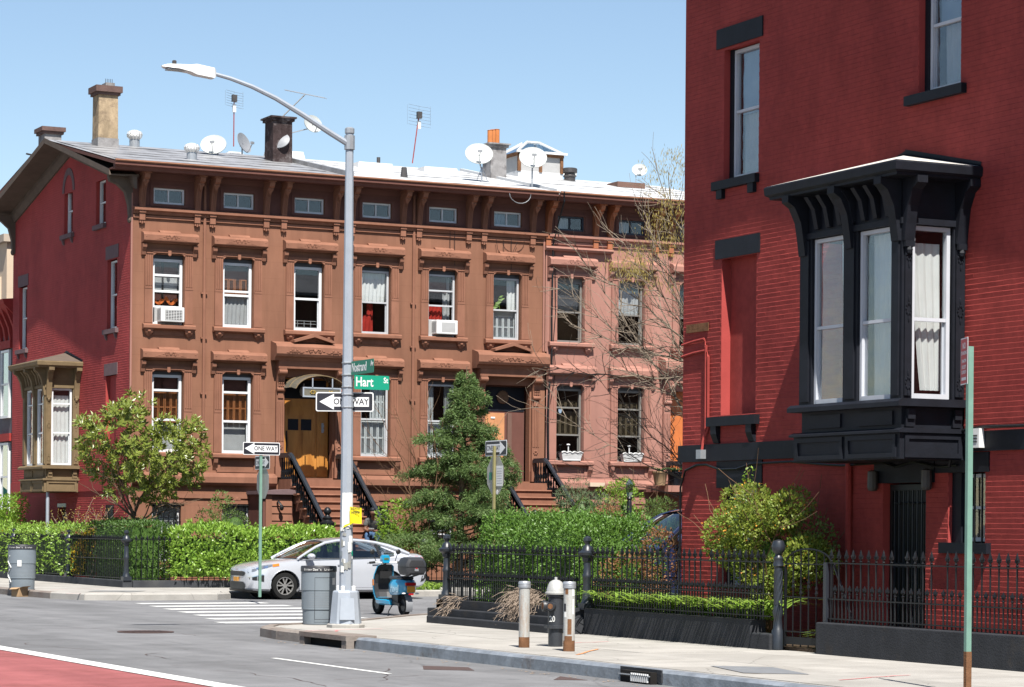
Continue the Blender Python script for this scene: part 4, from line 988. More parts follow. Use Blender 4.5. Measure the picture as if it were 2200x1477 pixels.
    def roof(m_):
        e = ov-.03; A, B, C_, D = (u0-e, 0, 6.485), (u0-e, p+e, 6.485), (u1+e, p+e, 6.485), (u1+e, 0, 6.485); top = (um, .03, za)
        m_.add([A, B, C_, D, top], [(0,1,4),(1,2,4),(2,3,4)])
    sub('bay_roof', roof, mroof)
    def flash(m_):
        e = ov-.03
        for a, b in (((u0-e, 6.485), (um, za)), ((um, za), (u1+e, 6.485))):
            m_.add([(a[0],.014,a[1]-.02),(b[0],.014,b[1]-.02),(b[0],.014,b[1]+.08),(a[0],.014,a[1]+.06)] + [(a[0],.05,a[1]+.02),(b[0],.05,b[1]+.02)], [(0,1,2,3),(0,1,5,4)])
    sub('flashing', flash, M['trim_black'])
    # windows
    window(by, T, u0+.25, u0+1.01, 3.47, 5.71, p-.12, mwf, (.46,) if not mid else mid, .05, mg=glass, flat=True, drapes=drF[0])
    window(by, T, u0+1.36, u1-.31, 3.47, 5.71, p-.12, mwf, (.46,) if not mid else mid, .05, mg=glass, flat=True, drapes=drF[1])
    TS = T @ Matrix(((0,-1,0,u0+.14),(1,0,0,0),(0,0,1,0),(0,0,0,1)))   # side frame: (u->n, n->-u)
    window(by, TS, .21, p-.18, 3.47, 5.71, .01, mwf, (.46,) if not mid else mid, .055, mg=M['glass'], flat=True, drapes=drS)
    MB(T).box(u0+.2, u1-.05, .02, .06, 3.47, 5.72).build('bay_back', M['room_dark'], by)  # dark sheet stands in for the unlit room behind the bay
    return by
cwh = M['curtain_white']
bay(h1, FS, 72.92, M['bay_tan'], M['greybrown'], WF, M['glass_side'], (.42, .80), (((('curtain', cwh, 0, .5, 0, 1),)), ()), [('curtain', cwh, 0, 1, 0, .93, .06)])
mb = MB(FS); mb.tube([(73.0, .9, 2.68), (73.0, .9, .2)], .05, 8); mb.build('bay_downpipe', M['steel_lamp'], h1)

XR = 20.2; FR = frameS(XR); UF = 34.73; UB = 22.5
h4 = empty('red_brick_house', (XR, UF, .1), 'tall dark red painted brick house with black trim and a black square bay window', 'house')
def rakeR(u): return rake(Y0+UF-u)
ops = [(32.55, 33.55, 7.05, 9.05), (27.55, 28.5, 7.62, 9.6), (32.58, 33.58, 3.46, 5.87), (32.5, 33.5, .85, 2.38), (28.25, 29.25, .25, 2.40), (26.95, 27.75, 1.60, 2.52), (27.42, 29.80, 2.70, 6.5)]
mb = MB(FR); wall(mb, UB, UF, .05, 11.2, ops, .26)
mb.add([(UB,0,11.2),(UF,0,11.2),(UF,0,rakeR(UF)),(Y0+UF-RY,0,rakeR(Y0+UF-RY)),(UB,0,rakeR(UB))], [(0,1,2,3,4)])
mb.build('gable_wall', M['mortar_red'], h4)
mb = MB(FR); cnt = [0]
def keepb(it):
    a, b, c, d, p_ = it
    if b-a > BL-.012 and 26.0 < a < 27.16 and .95 < c < 4.75 and not (2.5 < c < 3.08): cnt[0] += 1; return cnt[0] <= 300
    return False
sing = brickwork(mb, UB, UF-.02, .10, 12.9, ops + [(UB, UF, 2.78, 3.06)], lambda u: rakeR(u)-.2, keepb, rough=.004)
tag(mb.build('brickwork', M['brick_red'], h4), kind='stuff')
bm_ = MB(Matrix(((0,-1,0,0),(1,0,0,0),(0,0,1,0),(0,0,0,1)))); brick(bm_, -BL/2+.0004, BL/2-.0004, -BH/2+.0005, BH/2-.0005, .0038); bme = bm_.mesh('brick'); bme.materials.append(M['brick_red'])
for (a, b, c, d, p_) in sing:
    o = bpy.data.objects.new('brick', bme); COL.objects.link(o); o.parent = h4; o.location = Vector((XR-(p_-.0035)*.5, (a+b)/2, (c+d)/2)) - absloc(h4); o.rotation_euler = (random.uniform(-.01, .01), 0, 0)
TB = M['trim_black']
MB(FR).box(32.58, 33.58, -.22, -.16, 3.46, 5.87).build('blocked_window', M['brick_red'], h4)
for nm, bx in (('window_lintel', (32.44, 33.76, -.1, .025, 9.08, 9.38)), ('window_lintel', (32.48, 33.75, -.1, .025, 5.87, 6.16)), ('belt_course', (UB, 27.35, 0, .055, 2.79, 3.05)), ('belt_course', (29.9, UF+.05, 0, .055, 2.79, 3.05)), ('window_sill', (27.42, 28.72, -.2, .09, 7.49, 7.62))): MB(FR).box(*bx).build(nm, TB, h4)
mb = MB(FR); mb.box(32.52, 33.78, -.2, .09, 6.92, 7.05); mb.box(32.60, 32.76, 0, .07, 6.78, 6.921); mb.box(33.50, 33.66, 0, .07, 6.78, 6.921); mb.build('window_sill', TB, h4)
mb = MB(FR); mb.box(32.46, 33.86, -.2, .10, 3.32, 3.46)
for q in (32.56, 33.58): mb.prism([(0,3.321),(.09,3.321),(.09,3.20),(.03,3.06),(0,3.06)], 'X', q, q+.16)
mb.build('window_sill', TB, h4)
MB(FR).box(32.36, 33.66, -.1, .022, 2.38, 2.785).build('window_lintel', TB, h4)
MB(FR).box(28.05, 29.45, -.1, .022, 2.40, 2.76).build('door_lintel', TB, h4)
MB(FR).box(26.86, 28.02, -.1, .024, 2.52, 2.78).build('window_lintel', TB, h4); MB(FR).box(26.82, 27.86, -.2, .08, 1.46, 1.60).build('window_sill', TB, h4)
gs2 = M['glass_side']
mw = mat('frame_pale', (.55, .57, .62), .4, .05, 5)
window(h4, FR, 32.58, 33.45, 7.07, 9.03, -.20, mw, (.52,), .05, mg=gs2, drapes=[('panel', M['curtain_blue'], 0, 1, .5, 1, .05), ('curtain', M['curtain_grey'], 0, 1, 0, .5, .08)])
MB(FR).box(33.45, 33.55, -.2, -.1, 7.05, 9.05).build('window_jamb', TB, h4)
window(h4, FR, 27.58, 28.40, 7.64, 9.58, -.20, mw, (.46,), .05, mg=gs2, drapes=[('panel', M['curtain_blue'], 0, 1, .46, 1, .06), ('curtain', M['curtain_grey'], 0, .9, 0, .46, .1)])
MB(FR).box(28.40, 28.5, -.2, -.1, 7.62, 9.6).build('window_jamb', TB, h4)
window(h4, FR, 32.53, 33.35, .87, 2.36, -.20, mw, (.5,), .05, mg=gs2); MB(FR).box(33.35, 33.5, -.24, -.08, .85, 2.38).build('window_jamb', TB, h4)
window(h4, FR, 26.97, 27.55, 1.62, 2.50, -.20, mw, (.5,), .045, mg=gs2); MB(FR).box(27.55, 27.75, -.24, -.06, 1.6, 2.52).build('window_jamb', TB, h4)
mb = MB(FR)
for q in (27.1, 27.26, 27.42): mb.box(q, q+.02, -.08, -.06, 1.6, 2.5)
mb.build('window_bar', M['iron_black'], h4)
mb = MB(FR); mb.box(28.27, 29.23, -.20, -.14, .25, 2.38); mb.box(28.27, 28.33, -.14, -.10, .25, 2.38); mb.box(29.17, 29.23, -.14, -.10, .25, 2.38); mb.box(28.33, 29.17, -.14, -.10, 2.3, 2.38); mb.build('basement_door', M['iron_black'], h4)
mb = MB(FR)
for k in range(8): mb.box(28.38+k*.105, 28.40+k*.105, -.12, -.10, .3, 2.3)
for k in range(7): mb.lathe([(.03, 0), (.045, .01), (.03, .02)], (28.44+k*.105, -.11, 2.12), 8)
mb.box(28.33, 29.17, -.122, -.10, 1.25, 1.31); mb.build('door_grille', M['iron_bluish'], h4)
for u in (28.12, 29.38):
    mb = MB(FR); mb.lathe([(.02, .16), (.07, .14), (.075, -.08), (.06, -.12), (.02, -.13)], (u, .09, 2.42), 10); mb.box(u-.03, u+.03, 0, .06, 2.40, 2.50); tag(mb.build('wall_lamp', M['dark_metal'], h4), None)
mb = MB(FR); mb.tube([(30.02, .05, 2.78), (30.02, .05, .2)], .05, 8); mb.build('downpipe', M['brick_red'], h4)
# painted conduits, boxes and cables
mb = MB(FR)
for d, zt in ((0, 4.66), (.07, 4.48)):
    mb.tube([(UF-.02, .03, zt-.04), (34.35, .03, zt), (34.05-d, .03, zt+.02), (33.98-d, .03, zt-.08), (33.97-d, .03, 3.3), (33.99, .07, 3.08), (34.0, .08, 2.95)], .022, 6)
mb.box(33.99, 34.6, .0, .015, 4.82, 4.94)
mb.build('conduit', M['brick_red'], h4, smooth=True)
MB(FR).box(33.93, 34.60, .015, .025, 4.80, 4.93).build('wall_plate', M['rust'], h4)
MB(FR).box(33.92, 34.06, .055, .15, 2.83, 2.97).build('junction_box', M['galv'], h4)
mb = MB(FR)
mb.tube([(UF+.02, .03, .3), (UF-.0, .03, 1.6), (UF-.0, .03, 2.4), (34.55, .05, 2.66), (34.2, .05, 2.74), (33.9, .06, 2.74), (33.5, .06, 2.66), (33.0, .06, 2.66), (32.6, .06, 2.73), (31.5, .06, 2.74), (30.6, .05, 2.68), (30.2, .05, 2.66), (29.2, .05, 2.68), (28.9, .05, 2.62), (28.5, .05, 2.68), (27.9, .05, 2.6), (27.5, .05, 2.62)], .018, 6)
mb.tube([(27.6, .1, 2.6), (27.5, .1, 2.9), (27.35, .1, 3.06), (26.9, .08, 3.10), (26.0, .08, 3.09)], .022, 6)
mb.build('cable', M['iron_black'], h4, smooth=True)
t = empty('alarm_box', (XR-.12, 27.0, 2.95), 'white alarm siren box on the black belt course beside the bay window', 'alarm')
MB(FR).taper(26.90, 27.12, .055, .15, 2.83, 3.08, .01, .01).build('housing', M['white_metal'], t)
mb = MB(FR)
for z in (2.90, 2.94, 2.98): mb.box(26.94, 27.06, .145, .155, z, z+.015)
mb.build('louvre', M['dark_metal'], t)
bay(h4, FR, 27.42, TB, M['bay_cap'], mw, M['glass_side'], None,
    ([('curtain', cwh, 0, 1, 0, 1, .10)], [('curtain', cwh, .0, .45, 0, 1, .10, .5)]), [('curtain', cwh, 0, .86, .03, .93, .08, .35), ('panel', M['room_dark'], 0, 1, 0, 1, .6)])  # dark panel behind the side curtain stands in for the unlit room
# roof (twin of the corner house): unseen overhang deepened to shade the wall below
RYR, UE = Y0+UF-RY, UF+.83
mb = MB(); mb.prism([(UE,11.60),(RYR,RZ),(UB-.6,11.72),(UB-.6,11.6),(RYR,RZ-.12),(UE,11.48)], 'X', XR-1.05, 60); mb.build('roof', M['roof_silver'], h4)
mb = MB(FR)
for a, b in ((RYR, UF+.3), (UB-.2, RYR)):
    mb.rings([[(q, 0, z-.30), (q, .06, z-.30), (q, .13, z-.10), (q, .13, z+.06), (q, 0, z+.06)] for q, z in ((a, rakeR(max(UB, min(UF, a)))), (b, rakeR(max(UB, min(UF, b)))))])
mb.build('raking_board', TB, h4)
mb = MB(); mb.box(XR+.02, 60, UF-.3, UF, .05, 11.5); mb.build('street_front', M['brownstone'], h4)  # carried on out of view to cut sky fill and bounce
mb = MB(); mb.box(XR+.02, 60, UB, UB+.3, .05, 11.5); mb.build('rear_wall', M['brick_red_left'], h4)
MB(FR).box(UB+.4, UF-.4, -1.3, -1.25, .2, 11.2).build('dark_backing', M['room_dark'], h4)  # dark sheet takes the place of unlit rooms
# ------------------------------------------------------------ buildings further up the avenue
hb = empty('cream_building', (22, 84, .1), 'cream rendered block with pale parapet and green shop awning beyond the red gable', 'building')
c = P(15, 520, 'Y', 83.2); xc, zt = c.x, c.z
MB().box(xc, 36, 83.2, 112, .1, zt).build('wall', M['cream'], hb)
MB().box(xc-.15, 36, 83.05, 112, zt, zt+.25).build('parapet', M['cream_shade'], hb)
TC = frameS(xc)
for z in (zt-2.3, zt-5.2, zt-8.0):
    for u in (84.6, 87.0, 89.4):
        MB(TC).box(u-.75, u+.75, 0, .06, z-1.4, z+1.2).build('window_surround', M['cream'], hb)
        window(hb, TC, u-.55, u+.55, z-1.2, z+1.0, .062, M['curtain_blue'], (.5,), .07, mg=M['glass_sky'])
MB(TC).prism([(0,3.6),(0,2.7),(1.3,2.3),(1.35,2.5)], 'X', 83.3, 92).build('awning', M['awning'], hb)
hc = empty('shop_house', (22.2, 81.5, .1), 'narrow grey brick house with red bracketed cornice squeezed beside the red gable', 'building')
xs = 22.25; zc = P(20, 660, 'X', xs).z
MB().box(xs, 34, 80.35, 83.15, .1, zc).build('wall', M['grey_brick'], hc)
TD = frameS(xs)
MB(TD).prism([(0,zc-.35),(.15,zc-.35),(.5,zc),(.55,zc+.15),(0,zc+.2)], 'X', 80.35, 83.15).build('cornice', M['red_cornice'], hc)
for k in range(5): MB(TD).prism([(0,zc-1.1),(.08,zc-1.1),(.15,zc-.7),(.4,zc-.1),(0,zc-.1)], 'X', 80.5+k*.58, 80.66+k*.58).build('cornice_bracket', M['red_cornice'], hc)
for z in (zc-3.6, zc-6.6):
    window(hc, TD, 81.2, 82.2, z, z+2.2, .02, WF, (.5,), .07, mg=M['glass_sky']); MB(TD).box(81.0, 82.4, 0, .12, z+2.25, z+2.5).build('lintel', M['red_cornice'], hc)
# ------------------------------------------------------------ iron fences
def picket_mesh(h, fin=.16):
    mb = MB(); r = .0115
    mb.tube([(0,0,0),(0,0,h-fin)], r, 6)
    mb.lathe([(.012, h-fin-.01), (.022, h-fin+.005), (.012, h-fin+.02), (.014, h-fin+.04), (.026, h-fin*.55), (.016, h-fin*.25), (.002, h)], (0,0,0), 6)
    for s in (-1, 1):
        mb.tube([(0, 0, h-fin+.03), (0, s*.03, h-fin+.05), (0, s*.04, h-fin+.085)], [.008, .010, .004], 4); mb.tube([(0, 0, h-fin+.03), (s*.025, 0, h-fin+.05), (s*.033, 0, h-fin+.085)], [.008, .009, .004], 4)
    me = mb.mesh('picket'); me.materials.append(M['iron_black']); return me
def post_mesh(h, r=.075):
    mb = MB()
    mb.box(-r*1.35, r*1.35, -r*1.35, r*1.35, 0, .10); mb.lathe([(r*1.25, .1), (r, .16), (r*.92, .2), (r*.80, h*.42), (r*.95, h*.44), (r*.95, h*.47), (r*.78, h*.49), (r*.72, h-.40), (r*.95, h-.38), (r*1.0, h-.33), (r*1.75, h-.29), (r*1.9, h-.25), (r*1.2, h-.22), (r*.9, h-.16), (r*.45, h-.13), (r*.5, h-.11), (r*.85, h-.07), (r*.8, h-.03), (r*.3, h)], (0,0,0), 10)
    me = mb.mesh('post'); me.materials.append(M['iron_bluish']); me.polygons.foreach_set('use_smooth', [True]*len(me.polygons)); me.set_sharp_from_angle(angle=R(35)); return me
def obj_of(name, me, parent, loc, rz=0):
    o = bpy.data.objects.new(name, me); COL.objects.link(o); o.parent = parent; o.location = Vector(loc) - absloc(parent); o.rotation_euler[2] = rz; return o
def fence(root, a, b, zb, zr, zl, sp, tall, short=None, skip=()):
    a, b = Vector((*a, 0)), Vector((*b, 0)); L = (b-a).length; d = (b-a)/L; n = int(L/sp)
    rz = math.atan2(d.y, d.x) - math.pi/2
    for z, w_ in ((zr, .04), (zl, .035), (zb+.05, .03)): MB().bar(a+Vector((0,0,z)), b+Vector((0,0,z)), w_, .016).build('rail', M['iron_black'], root)
    for k in range(n):
        p = a + d*(sp*(k+.5))
        if k in skip: continue
        obj_of('picket', tall, root, (p.x+random.uniform(-.004, .004), p.y, zb), rz+random.uniform(-.2, .2))
    if short:
        for k in range(n-1):
            p = a + d*(sp*(k+1)); obj_of('picket', short, root, (p.x, p.y, zb), rz)
PK = picket_mesh(.95); PKS = picket_mesh(.49, .12); PT = post_mesh(1.12); WB = M['wall_black']
# corner garden fence on a stepped black kerb wall
t = empty('corner_fence', (18.3, 37, G), 'black spiked iron fence on a stepped black kerb in front of the clipped hedge', 'fence', 'black iron fences round the right-hand garden')
MB().box(18.16, 18.42, 34.5, 39.45, .1, .53).box(18.16, 24, 39.2, 39.45, .1, .53).build('base_wall', WB, t)
MB().box(18.02, 18.16, 34.7, 39.52, .1, .385).build('upper_step', WB, t, bevel=.015)
MB().box(17.86, 18.02, 34.75, 39.2, .1, .262).build('lower_step', WB, t, bevel=.015)
fence(t, (18.29, 39.3), (18.36, 34.55), .53, 1.325, .89, .152, PK, PKS, (7, 19))
fence(t, (18.35, 39.33), (23.8, 39.33), .53, 1.325, .89, .155, PK)
obj_of('post', PT, t, (18.29, 39.33, .51)); obj_of('post', PT, t, (18.38, 34.45, .51))
MB().taper(18.1, 18.42, 34.35, 34.78, .1, .40, .05, .05).build('boulder_block', WB, t, bevel=.04)
# side fence between the corner post and the gate
t = empty('side_fence', (18.4, 31.8, G), 'black spiked iron fence above a rough black wall edged with daylilies', 'fence', 'black iron fences round the right-hand garden')
MB().prism([(18.28,34.36),(18.3,29.6),(18.34,29.6),(18.55,29.6),(18.55,34.36)], 'Z', .08, .535).build('base_wall', WB, t, bevel=.012)
MB().box(18.29, 18.55, 29.1, 29.6, .08, .36).build('base_block', WB, t, bevel=.02)
fence(t, (18.41, 34.4), (18.42, 29.25), .535, 1.315, .885, .152, PK, PKS, (5, 16, 22))
mb = MB(); mb.lathe([(.085, 0), (.085, .25), (.065, .28), (.055, .42), (.075, .5), (.055, .58), (.05, .62)], (18.42, 29.1, G), 12)
for k in range(14): mb.tube([(18.42+.05*math.cos(k*.45+q*.35), 29.1+.05*math.sin(k*.45+q*.35), G+.60+q*.05) for q in range(10)], .014, 4) if k % 2 == 0 else None
mb.lathe([(.055, .60), (.055, 1.1), (.075, 1.12), (.06, 1.18), (.07, 1.22), (.05, 1.24), (.04, 1.27), (.085, 1.32), (.095, 1.38), (.07, 1.45), (.01, 1.47)], (18.42, 29.1, G), 12)
mb.build('gate_post', M['iron_bluish'], t, smooth=True)
# fence in front of the basement door
t = empty('area_fence', (18.45, 25, G), 'black spiked iron fence on a smooth dark grey wall in front of the basement door', 'fence', 'black iron fences round the right-hand garden')
MB().box(18.32, 18.58, 20.0, 28.03, .08, .555).build('base_wall', WB, t, bevel=.015)
fence(t, (18.45, 27.95), (18.45, 20.0), .555, 1.325, .86, .168, PK, PKS, (9, 14, 17))
MB().box(18.41, 18.49, 27.93, 28.0, .5, 1.33).build('end_post', M['iron_bluish'], t)
MB().bar((18.47, 27.85, 1.32), (18.5, 27.45, .6), .03, .015).build('brace', M['iron_bluish'], t)
# open gate, hung on the twisted post
t = empty('iron_gate', (18.44, 29.0, G), 'narrow black iron gate with an arched top hung on the twisted post', 'gate', None, R(-2))
T_ = Matrix.Rotation(R(24), 4, 'Z')
gd = Vector((.14, -1, 0)).normalized()
def gp(s, z): return Vector((18.46, 28.98, 0)) + gd*s + Vector((0,0,z))
t.rotation_euler = (0, 0, 0)
mb = MB()
for s in (0, .92): mb.bar(gp(s, .2), gp(s, 1.28), .03, .03)
for z in (.24, .40, .86, 1.30): mb.bar(gp(0, z), gp(.92, z), .025, .016)
mb.tube([gp(.46-.46*math.cos(math.pi*k/12), 1.30+.20*math.sin(math.pi*k/12)) for k in range(13)], .012, 5)
mb.build('gate_frame', M['iron_black'], t)
for k in range(5):
    s = .155+k*.155; MB().tube([gp(s, .2), gp(s, 1.30+.20*math.sin(math.acos(1-2*s/.92)))], .010, 5).build('gate_bar', M['iron_black'], t)
    mb = MB(); mb.lathe([(.012, 0), (.026, .03), (.012, .07), (.022, .09), (.004, .16)], gp(s, .88 if k % 2 else .96), 6); mb.build('gate_spear', M['iron_black'], t)
MB().bar(gp(.0, .28), gp(.92, .28), .02, .1).build('kick_plate', M['iron_black'], t)
# left garden fences
PKL = picket_mesh(1.15, .14); PTL = post_mesh(1.28, .08)
WL = mat('wall_charcoal', (.055, .058, .065), .8, .18, 3, .3, 40, col2=(.085, .085, .085), c2amt=.4, c2scale=1.6)
t = empty('avenue_fence', (20.1, 70, G), 'black iron fence on a low charcoal wall with clipped green hedge behind along the avenue', 'fence', 'black iron fences round the left-hand garden')
MB().box(20.0, 20.26, 62.42, 83, .08, .335).build('base_wall', WL, t, bevel=.015)
fence(t, (20.12, 62.6), (20.12, 82.0), .335, 1.37, .87, .15, PKL)
for y in (62.5, 67.5, 73.0, 78.5): obj_of('post', PTL, t, (20.12, y, .33))
t = empty('front_fence', (23, 62.5, G), 'black iron fence on a low charcoal wall under the glossy laurel hedge', 'fence', 'black iron fences round the left-hand garden')
MB().box(20.262, 26.2, 62.38, 62.62, .08, .33).build('base_wall', WL, t, bevel=.015)
fence(t, (20.3, 62.5), (26.1, 62.5), .33, 1.37, .87, .15, PKL); obj_of('post', PTL, t, (26.2, 62.5, .15))
t = empty('yard_fence', (31, 62.5, G), 'black iron yard fence behind the parked silver sedan beneath the conifer', 'fence', 'black iron fences round the left-hand garden')
MB().box(28.4, 32.4, 62.38, 62.62, .08, .33).build('base_wall', WL, t, bevel=.015)
fence(t, (28.4, 62.5), (32.4, 62.5), .33, 1.37, .87, .15, PKL)
for x in (28.4, 30.4, 32.4): obj_of('post', PTL, t, (x, 62.5, .33))
# ------------------------------------------------------------ street furniture
# lamp post
LX, LY = 15.66, 37.44
t = empty('street_lamp', (LX, LY, G), 'tall grey steel street lamp with a curved arm and white lamp head', 'street lamp')
MB().lathe([(.30, 0), (.30, .05), (.27, .07), (.01, .07)], (LX, LY, G-.005), 8, a0=R(22)).build('concrete_pad', M['concrete'], t)
mb = MB()
def hexr(w0, w1, z, cx=LX, cy=LY, a=R(14)):
    return [(cx+w0*math.cos(a+q)*.5*1.2, cy+w0*math.sin(a+q)*.5*1.2, z) for q in (R(20), R(70), R(110), R(160), R(200), R(250), R(290), R(340))]
mb.rings([hexr(.44, 0, G+.065), hexr(.43, 0, G+.10), hexr(.36, 0, G+.56), hexr(.33, 0, G+.585)]); mb.build('transformer_base', M['steel_lamp'], t)
TBs = Matrix.Translation((LX, LY, 0)) @ Matrix.Rotation(R(-17), 4, 'Z')
mb = MB(TBs); mb.add([(-.12, -.262, G+.13), (.12, -.262, G+.13), (.105, -.232, G+.47), (-.105, -.232, G+.47), (-.12, -.25, G+.13), (.12, -.25, G+.13), (.105, -.21, G+.47), (-.105, -.21, G+.47)], [(0,1,2,3),(4,5,1,0),(3,2,6,7),(0,3,7,4),(1,2,6,5)]); mb.build('hand_hole_cover', M['steel_lamp'], t)
for q in (45, 135, 225, 315): MB().lathe([(.035, 0), (.035, .07), (.02, .08)], (LX+.13*math.cos(R(q)), LY+.13*math.sin(R(q)), G+.58), 8).build('anchor_nut', M['planter_white'], t)
mb = MB(); mb.lathe([(.108, G+.58), (.104, 1.2), (.085, 4.0), (.062, 7.9), (.062, 7.98)], (LX, LY, 0), 8, a0=R(22.5)); mb.build('shaft', M['steel_lamp'], t)
mb = MB(); mb.lathe([(.062, 7.95), (.078, 7.96), (.078, 8.03), (.05, 8.05), (.01, 8.05)], (LX, LY, 0), 10); mb.build('cap', M['galv'], t)
arm = [(LX-.05, LY, 7.80), (LX-.35, LY, 7.95), (LX-.8, LY, 8.19), (LX-1.25, LY, 8.41), (LX-1.65, LY, 8.56), (LX-2.0, LY, 8.655), (LX-2.3, LY, 8.71)]
MB().tube(arm, [.05, .048, .044, .04, .036, .033, .03], 8).build('arm', M['steel_lamp'], t, smooth=True)
mb = MB(); mb.lathe([(.085, 0), (.085, .22)], (LX, LY, 7.70), 10); mb.build('arm_bracket', M['galv'], t)
hx = LX-2.25
mb = MB()
def sec(x, w_, z0, z1): return [(x, LY-w_, z0), (x, LY+w_, z0), (x, LY+w_*.8, z1), (x, LY-w_*.8, z1)]
mb.rings([sec(hx, .05, 8.66, 8.75), sec(hx-.03, .085, 8.625, 8.785), sec(hx-.32, .09, 8.655, 8.82), sec(hx-.42, .10, 8.69, 8.80), sec(hx-.62, .14, 8.715, 8.785), sec(hx-.80, .10, 8.73, 8.775), sec(hx-.86, .03, 8.74, 8.76)]); mb.build('lamp_head', M['white_metal'], t, smooth=True)
MB().box(hx-.78, hx-.44, LY-.09, LY+.09, 8.70, 8.716).build('lens', M['galv'], t)
MB().lathe([(.035, 0), (.035, .07), (.02, .08)], (hx-.66, LY, 8.775), 10).build('photocell', M['dark_metal'], t)
def frame_at(p, right, upv=(0, 0, 1)):           # local x = right, y = up, z = towards viewer
    r = Vector(right).normalized(); u = Vector(upv); n = r.cross(u)
    return Matrix.Translation(p) @ Matrix((r, u, n)).transposed().to_4x4()
def plate(mb, w_, h, r=.03, th=.004, z=0):
    pts = []
    for cx, cy, a in ((w_/2-r, h/2-r, 0), (-w_/2+r, h/2-r, 90), (-w_/2+r, -h/2+r, 180), (w_/2-r, -h/2+r, 270)):
        for k in range(4): pts.append((cx+r*math.cos(R(a+30*k)), cy+r*math.sin(R(a+30*k))))
    mb.prism(pts, 'Z', z-th, z)
def one_way(p, right, flip, label, group, w_=.914, h=.305):
    T = frame_at(p, right); t = empty('one_way_sign', p, label, 'sign', group)
    mb = MB(T); plate(mb, w_, h); mb.build('border', M['sign_white'], t)
    mb = MB(T); plate(mb, w_-.035, h-.035, .022, .003, .0035); mb.build('panel', M['sign_black'], t)
    s = -1 if flip else 1                        # flip: arrow points left
    pts = [(-.385, .075), (.17, .075), (.17, .125), (.40, 0), (.17, -.125), (.17, -.075), (-.385, -.075)]
    mb = MB(T); mb.prism([(s*x, y) for x, y in pts], 'Z', .0037, .0055); mb.build('arrow', M['sign_white'], t)
    text_mesh('ONE WAY', .135, M['sign_black'], t, T @ Matrix.Translation((s*-.10, 0, .006)), 'lettering', .88, thick=.0006)
    return t
gsg = 'one way signs at the corner'
one_way(Vector((LX, LY, 3.72)) - Vector((-SN, -CS, 0))*.10 - Vector((CS, -SN, 0))*.05, (CS, -SN, 0), True, 'large one way sign with left arrow strapped to the lamp post', gsg)
def street_sign(name, p, right, txt, small, mt, label, w_, h):
    T = frame_at(p, right); t = empty(name, p, label, 'street sign', 'green street name signs on the lamp post')
    mb = MB(T); plate(mb, w_, h, .015, .004); mb.build('panel', mt, t)
    text_mesh(txt, h*.92, M['sign_white'], t, T @ Matrix.Translation((-w_/2+.02, 0, .001)), 'lettering', .78, 'LEFT', .0008)
    text_mesh(small, h*.55, M['sign_white'], t, T @ Matrix.Translation((w_/2-.02, h*.16, .001)), 'lettering', .8, 'RIGHT', .0008)
street_sign('street_name_sign', (LX+.09+.30, LY-.06, 4.03), (1, 0, 0), 'Hart', 'St', M['sign_green'], 'bright green street name sign reading Hart St', .60, .225)
street_sign('street_name_sign', (LX+.02, LY-.09-.45, 4.24), (0, -1, 0), 'Nostrand', 'Av', M['sign_green_dark'], 'dark green street name sign reading Nostrand Av', .90, .215)
mb = MB()
for z in (3.62, 3.82, 3.94, 4.13, 4.32): mb.lathe([(.096, 0), (.098, .004), (.098, .016), (.096, .02)], (LX, LY, z), 10)
mb.build('sign_band', M['galv'], bpy.data.objects['street_lamp'])
# flyers pasted round the shaft
vd = Vector((-SN, -CS, 0)); vr = Vector((CS, -SN, 0))
def wrap(name, z0, z1, a0, a1, mt, rr=.006, lam=None):
    mb = MB(); rs = []
    for z in (z0, z1):
        r = .108-(z-.73)*.0072+rr
        rs.append([(LX+r*(vd*math.cos(a)+vr*math.sin(a)).x, LY+r*(vd*math.cos(a)+vr*math.sin(a)).y, z+random.uniform(-.01, .01)) for a in [a0+(a1-a0)*k/6 for k in range(7)]])
    mb.rings(rs, cap=False, close=False); return mb.build(name, mt, bpy.data.objects['street_lamp'])
wrap('flyer', 1.72, 2.28, -.7, 1.3, M['paper_white'])
for k in range(22):
    z = random.uniform(.98, 1.68); a = random.uniform(-1.2, .9); wrap('sticker', z, z+random.uniform(.03, .14), a, a+random.uniform(.2, .7), random.choice([M['paper_white'], M['bin_grey'], M['paper_white'], M['dish_grey'], M['sign_back']]), .002+.0004*k)
wrap('sticker', 1.28, 1.36, .9, 1.3, M['sign_green'])
t = empty('yellow_flyer', (LX+.1, LY-.12, 1.9), 'torn yellow paper flyer sticking out from the lamp post', 'flyer')
T = frame_at(Vector((LX, LY, 0)) + vd*.115, vr)
mb = MB(T)
rs = [[(.06+.185*k/5, z-.02*(k/5)*(1 if z > 1.9 else -1)-.03*(k/5 if z < 1.9 else 0), .02*math.sin(k*.8+z*7)) for k in range(6)] for z in (2.06, 2.0, 1.93, 1.86, 1.80)]
mb.rings(rs, cap=False, close=False)
mb.add([(.06, 1.80, .01), (.12, 1.80, .012), (.0, 1.75, .01), (-.06, 1.72, .012), (-.02, 1.77, .0)], [(0,1,2,3,4)])
mb.build('sheet', M['paper_yellow'], t)
for r_ in range(2):
    for k in range(5):
        x0_ = .082+.028*k+.004*r_; z0_ = 2.005-.06*r_; mb = MB(T); mb.box(x0_, x0_+.007, z0_, z0_+.045, .0215, .0225); mb.box(x0_+.007, x0_+.018, z0_+(.038 if k % 2 else .02), z0_+(.045 if k % 2 else .027), .0215, .0225); mb.box(x0_+.014, x0_+.020, z0_+.005, z0_+.04, .0215, .0225); mb.build('print_mark', M['sign_black'], t)
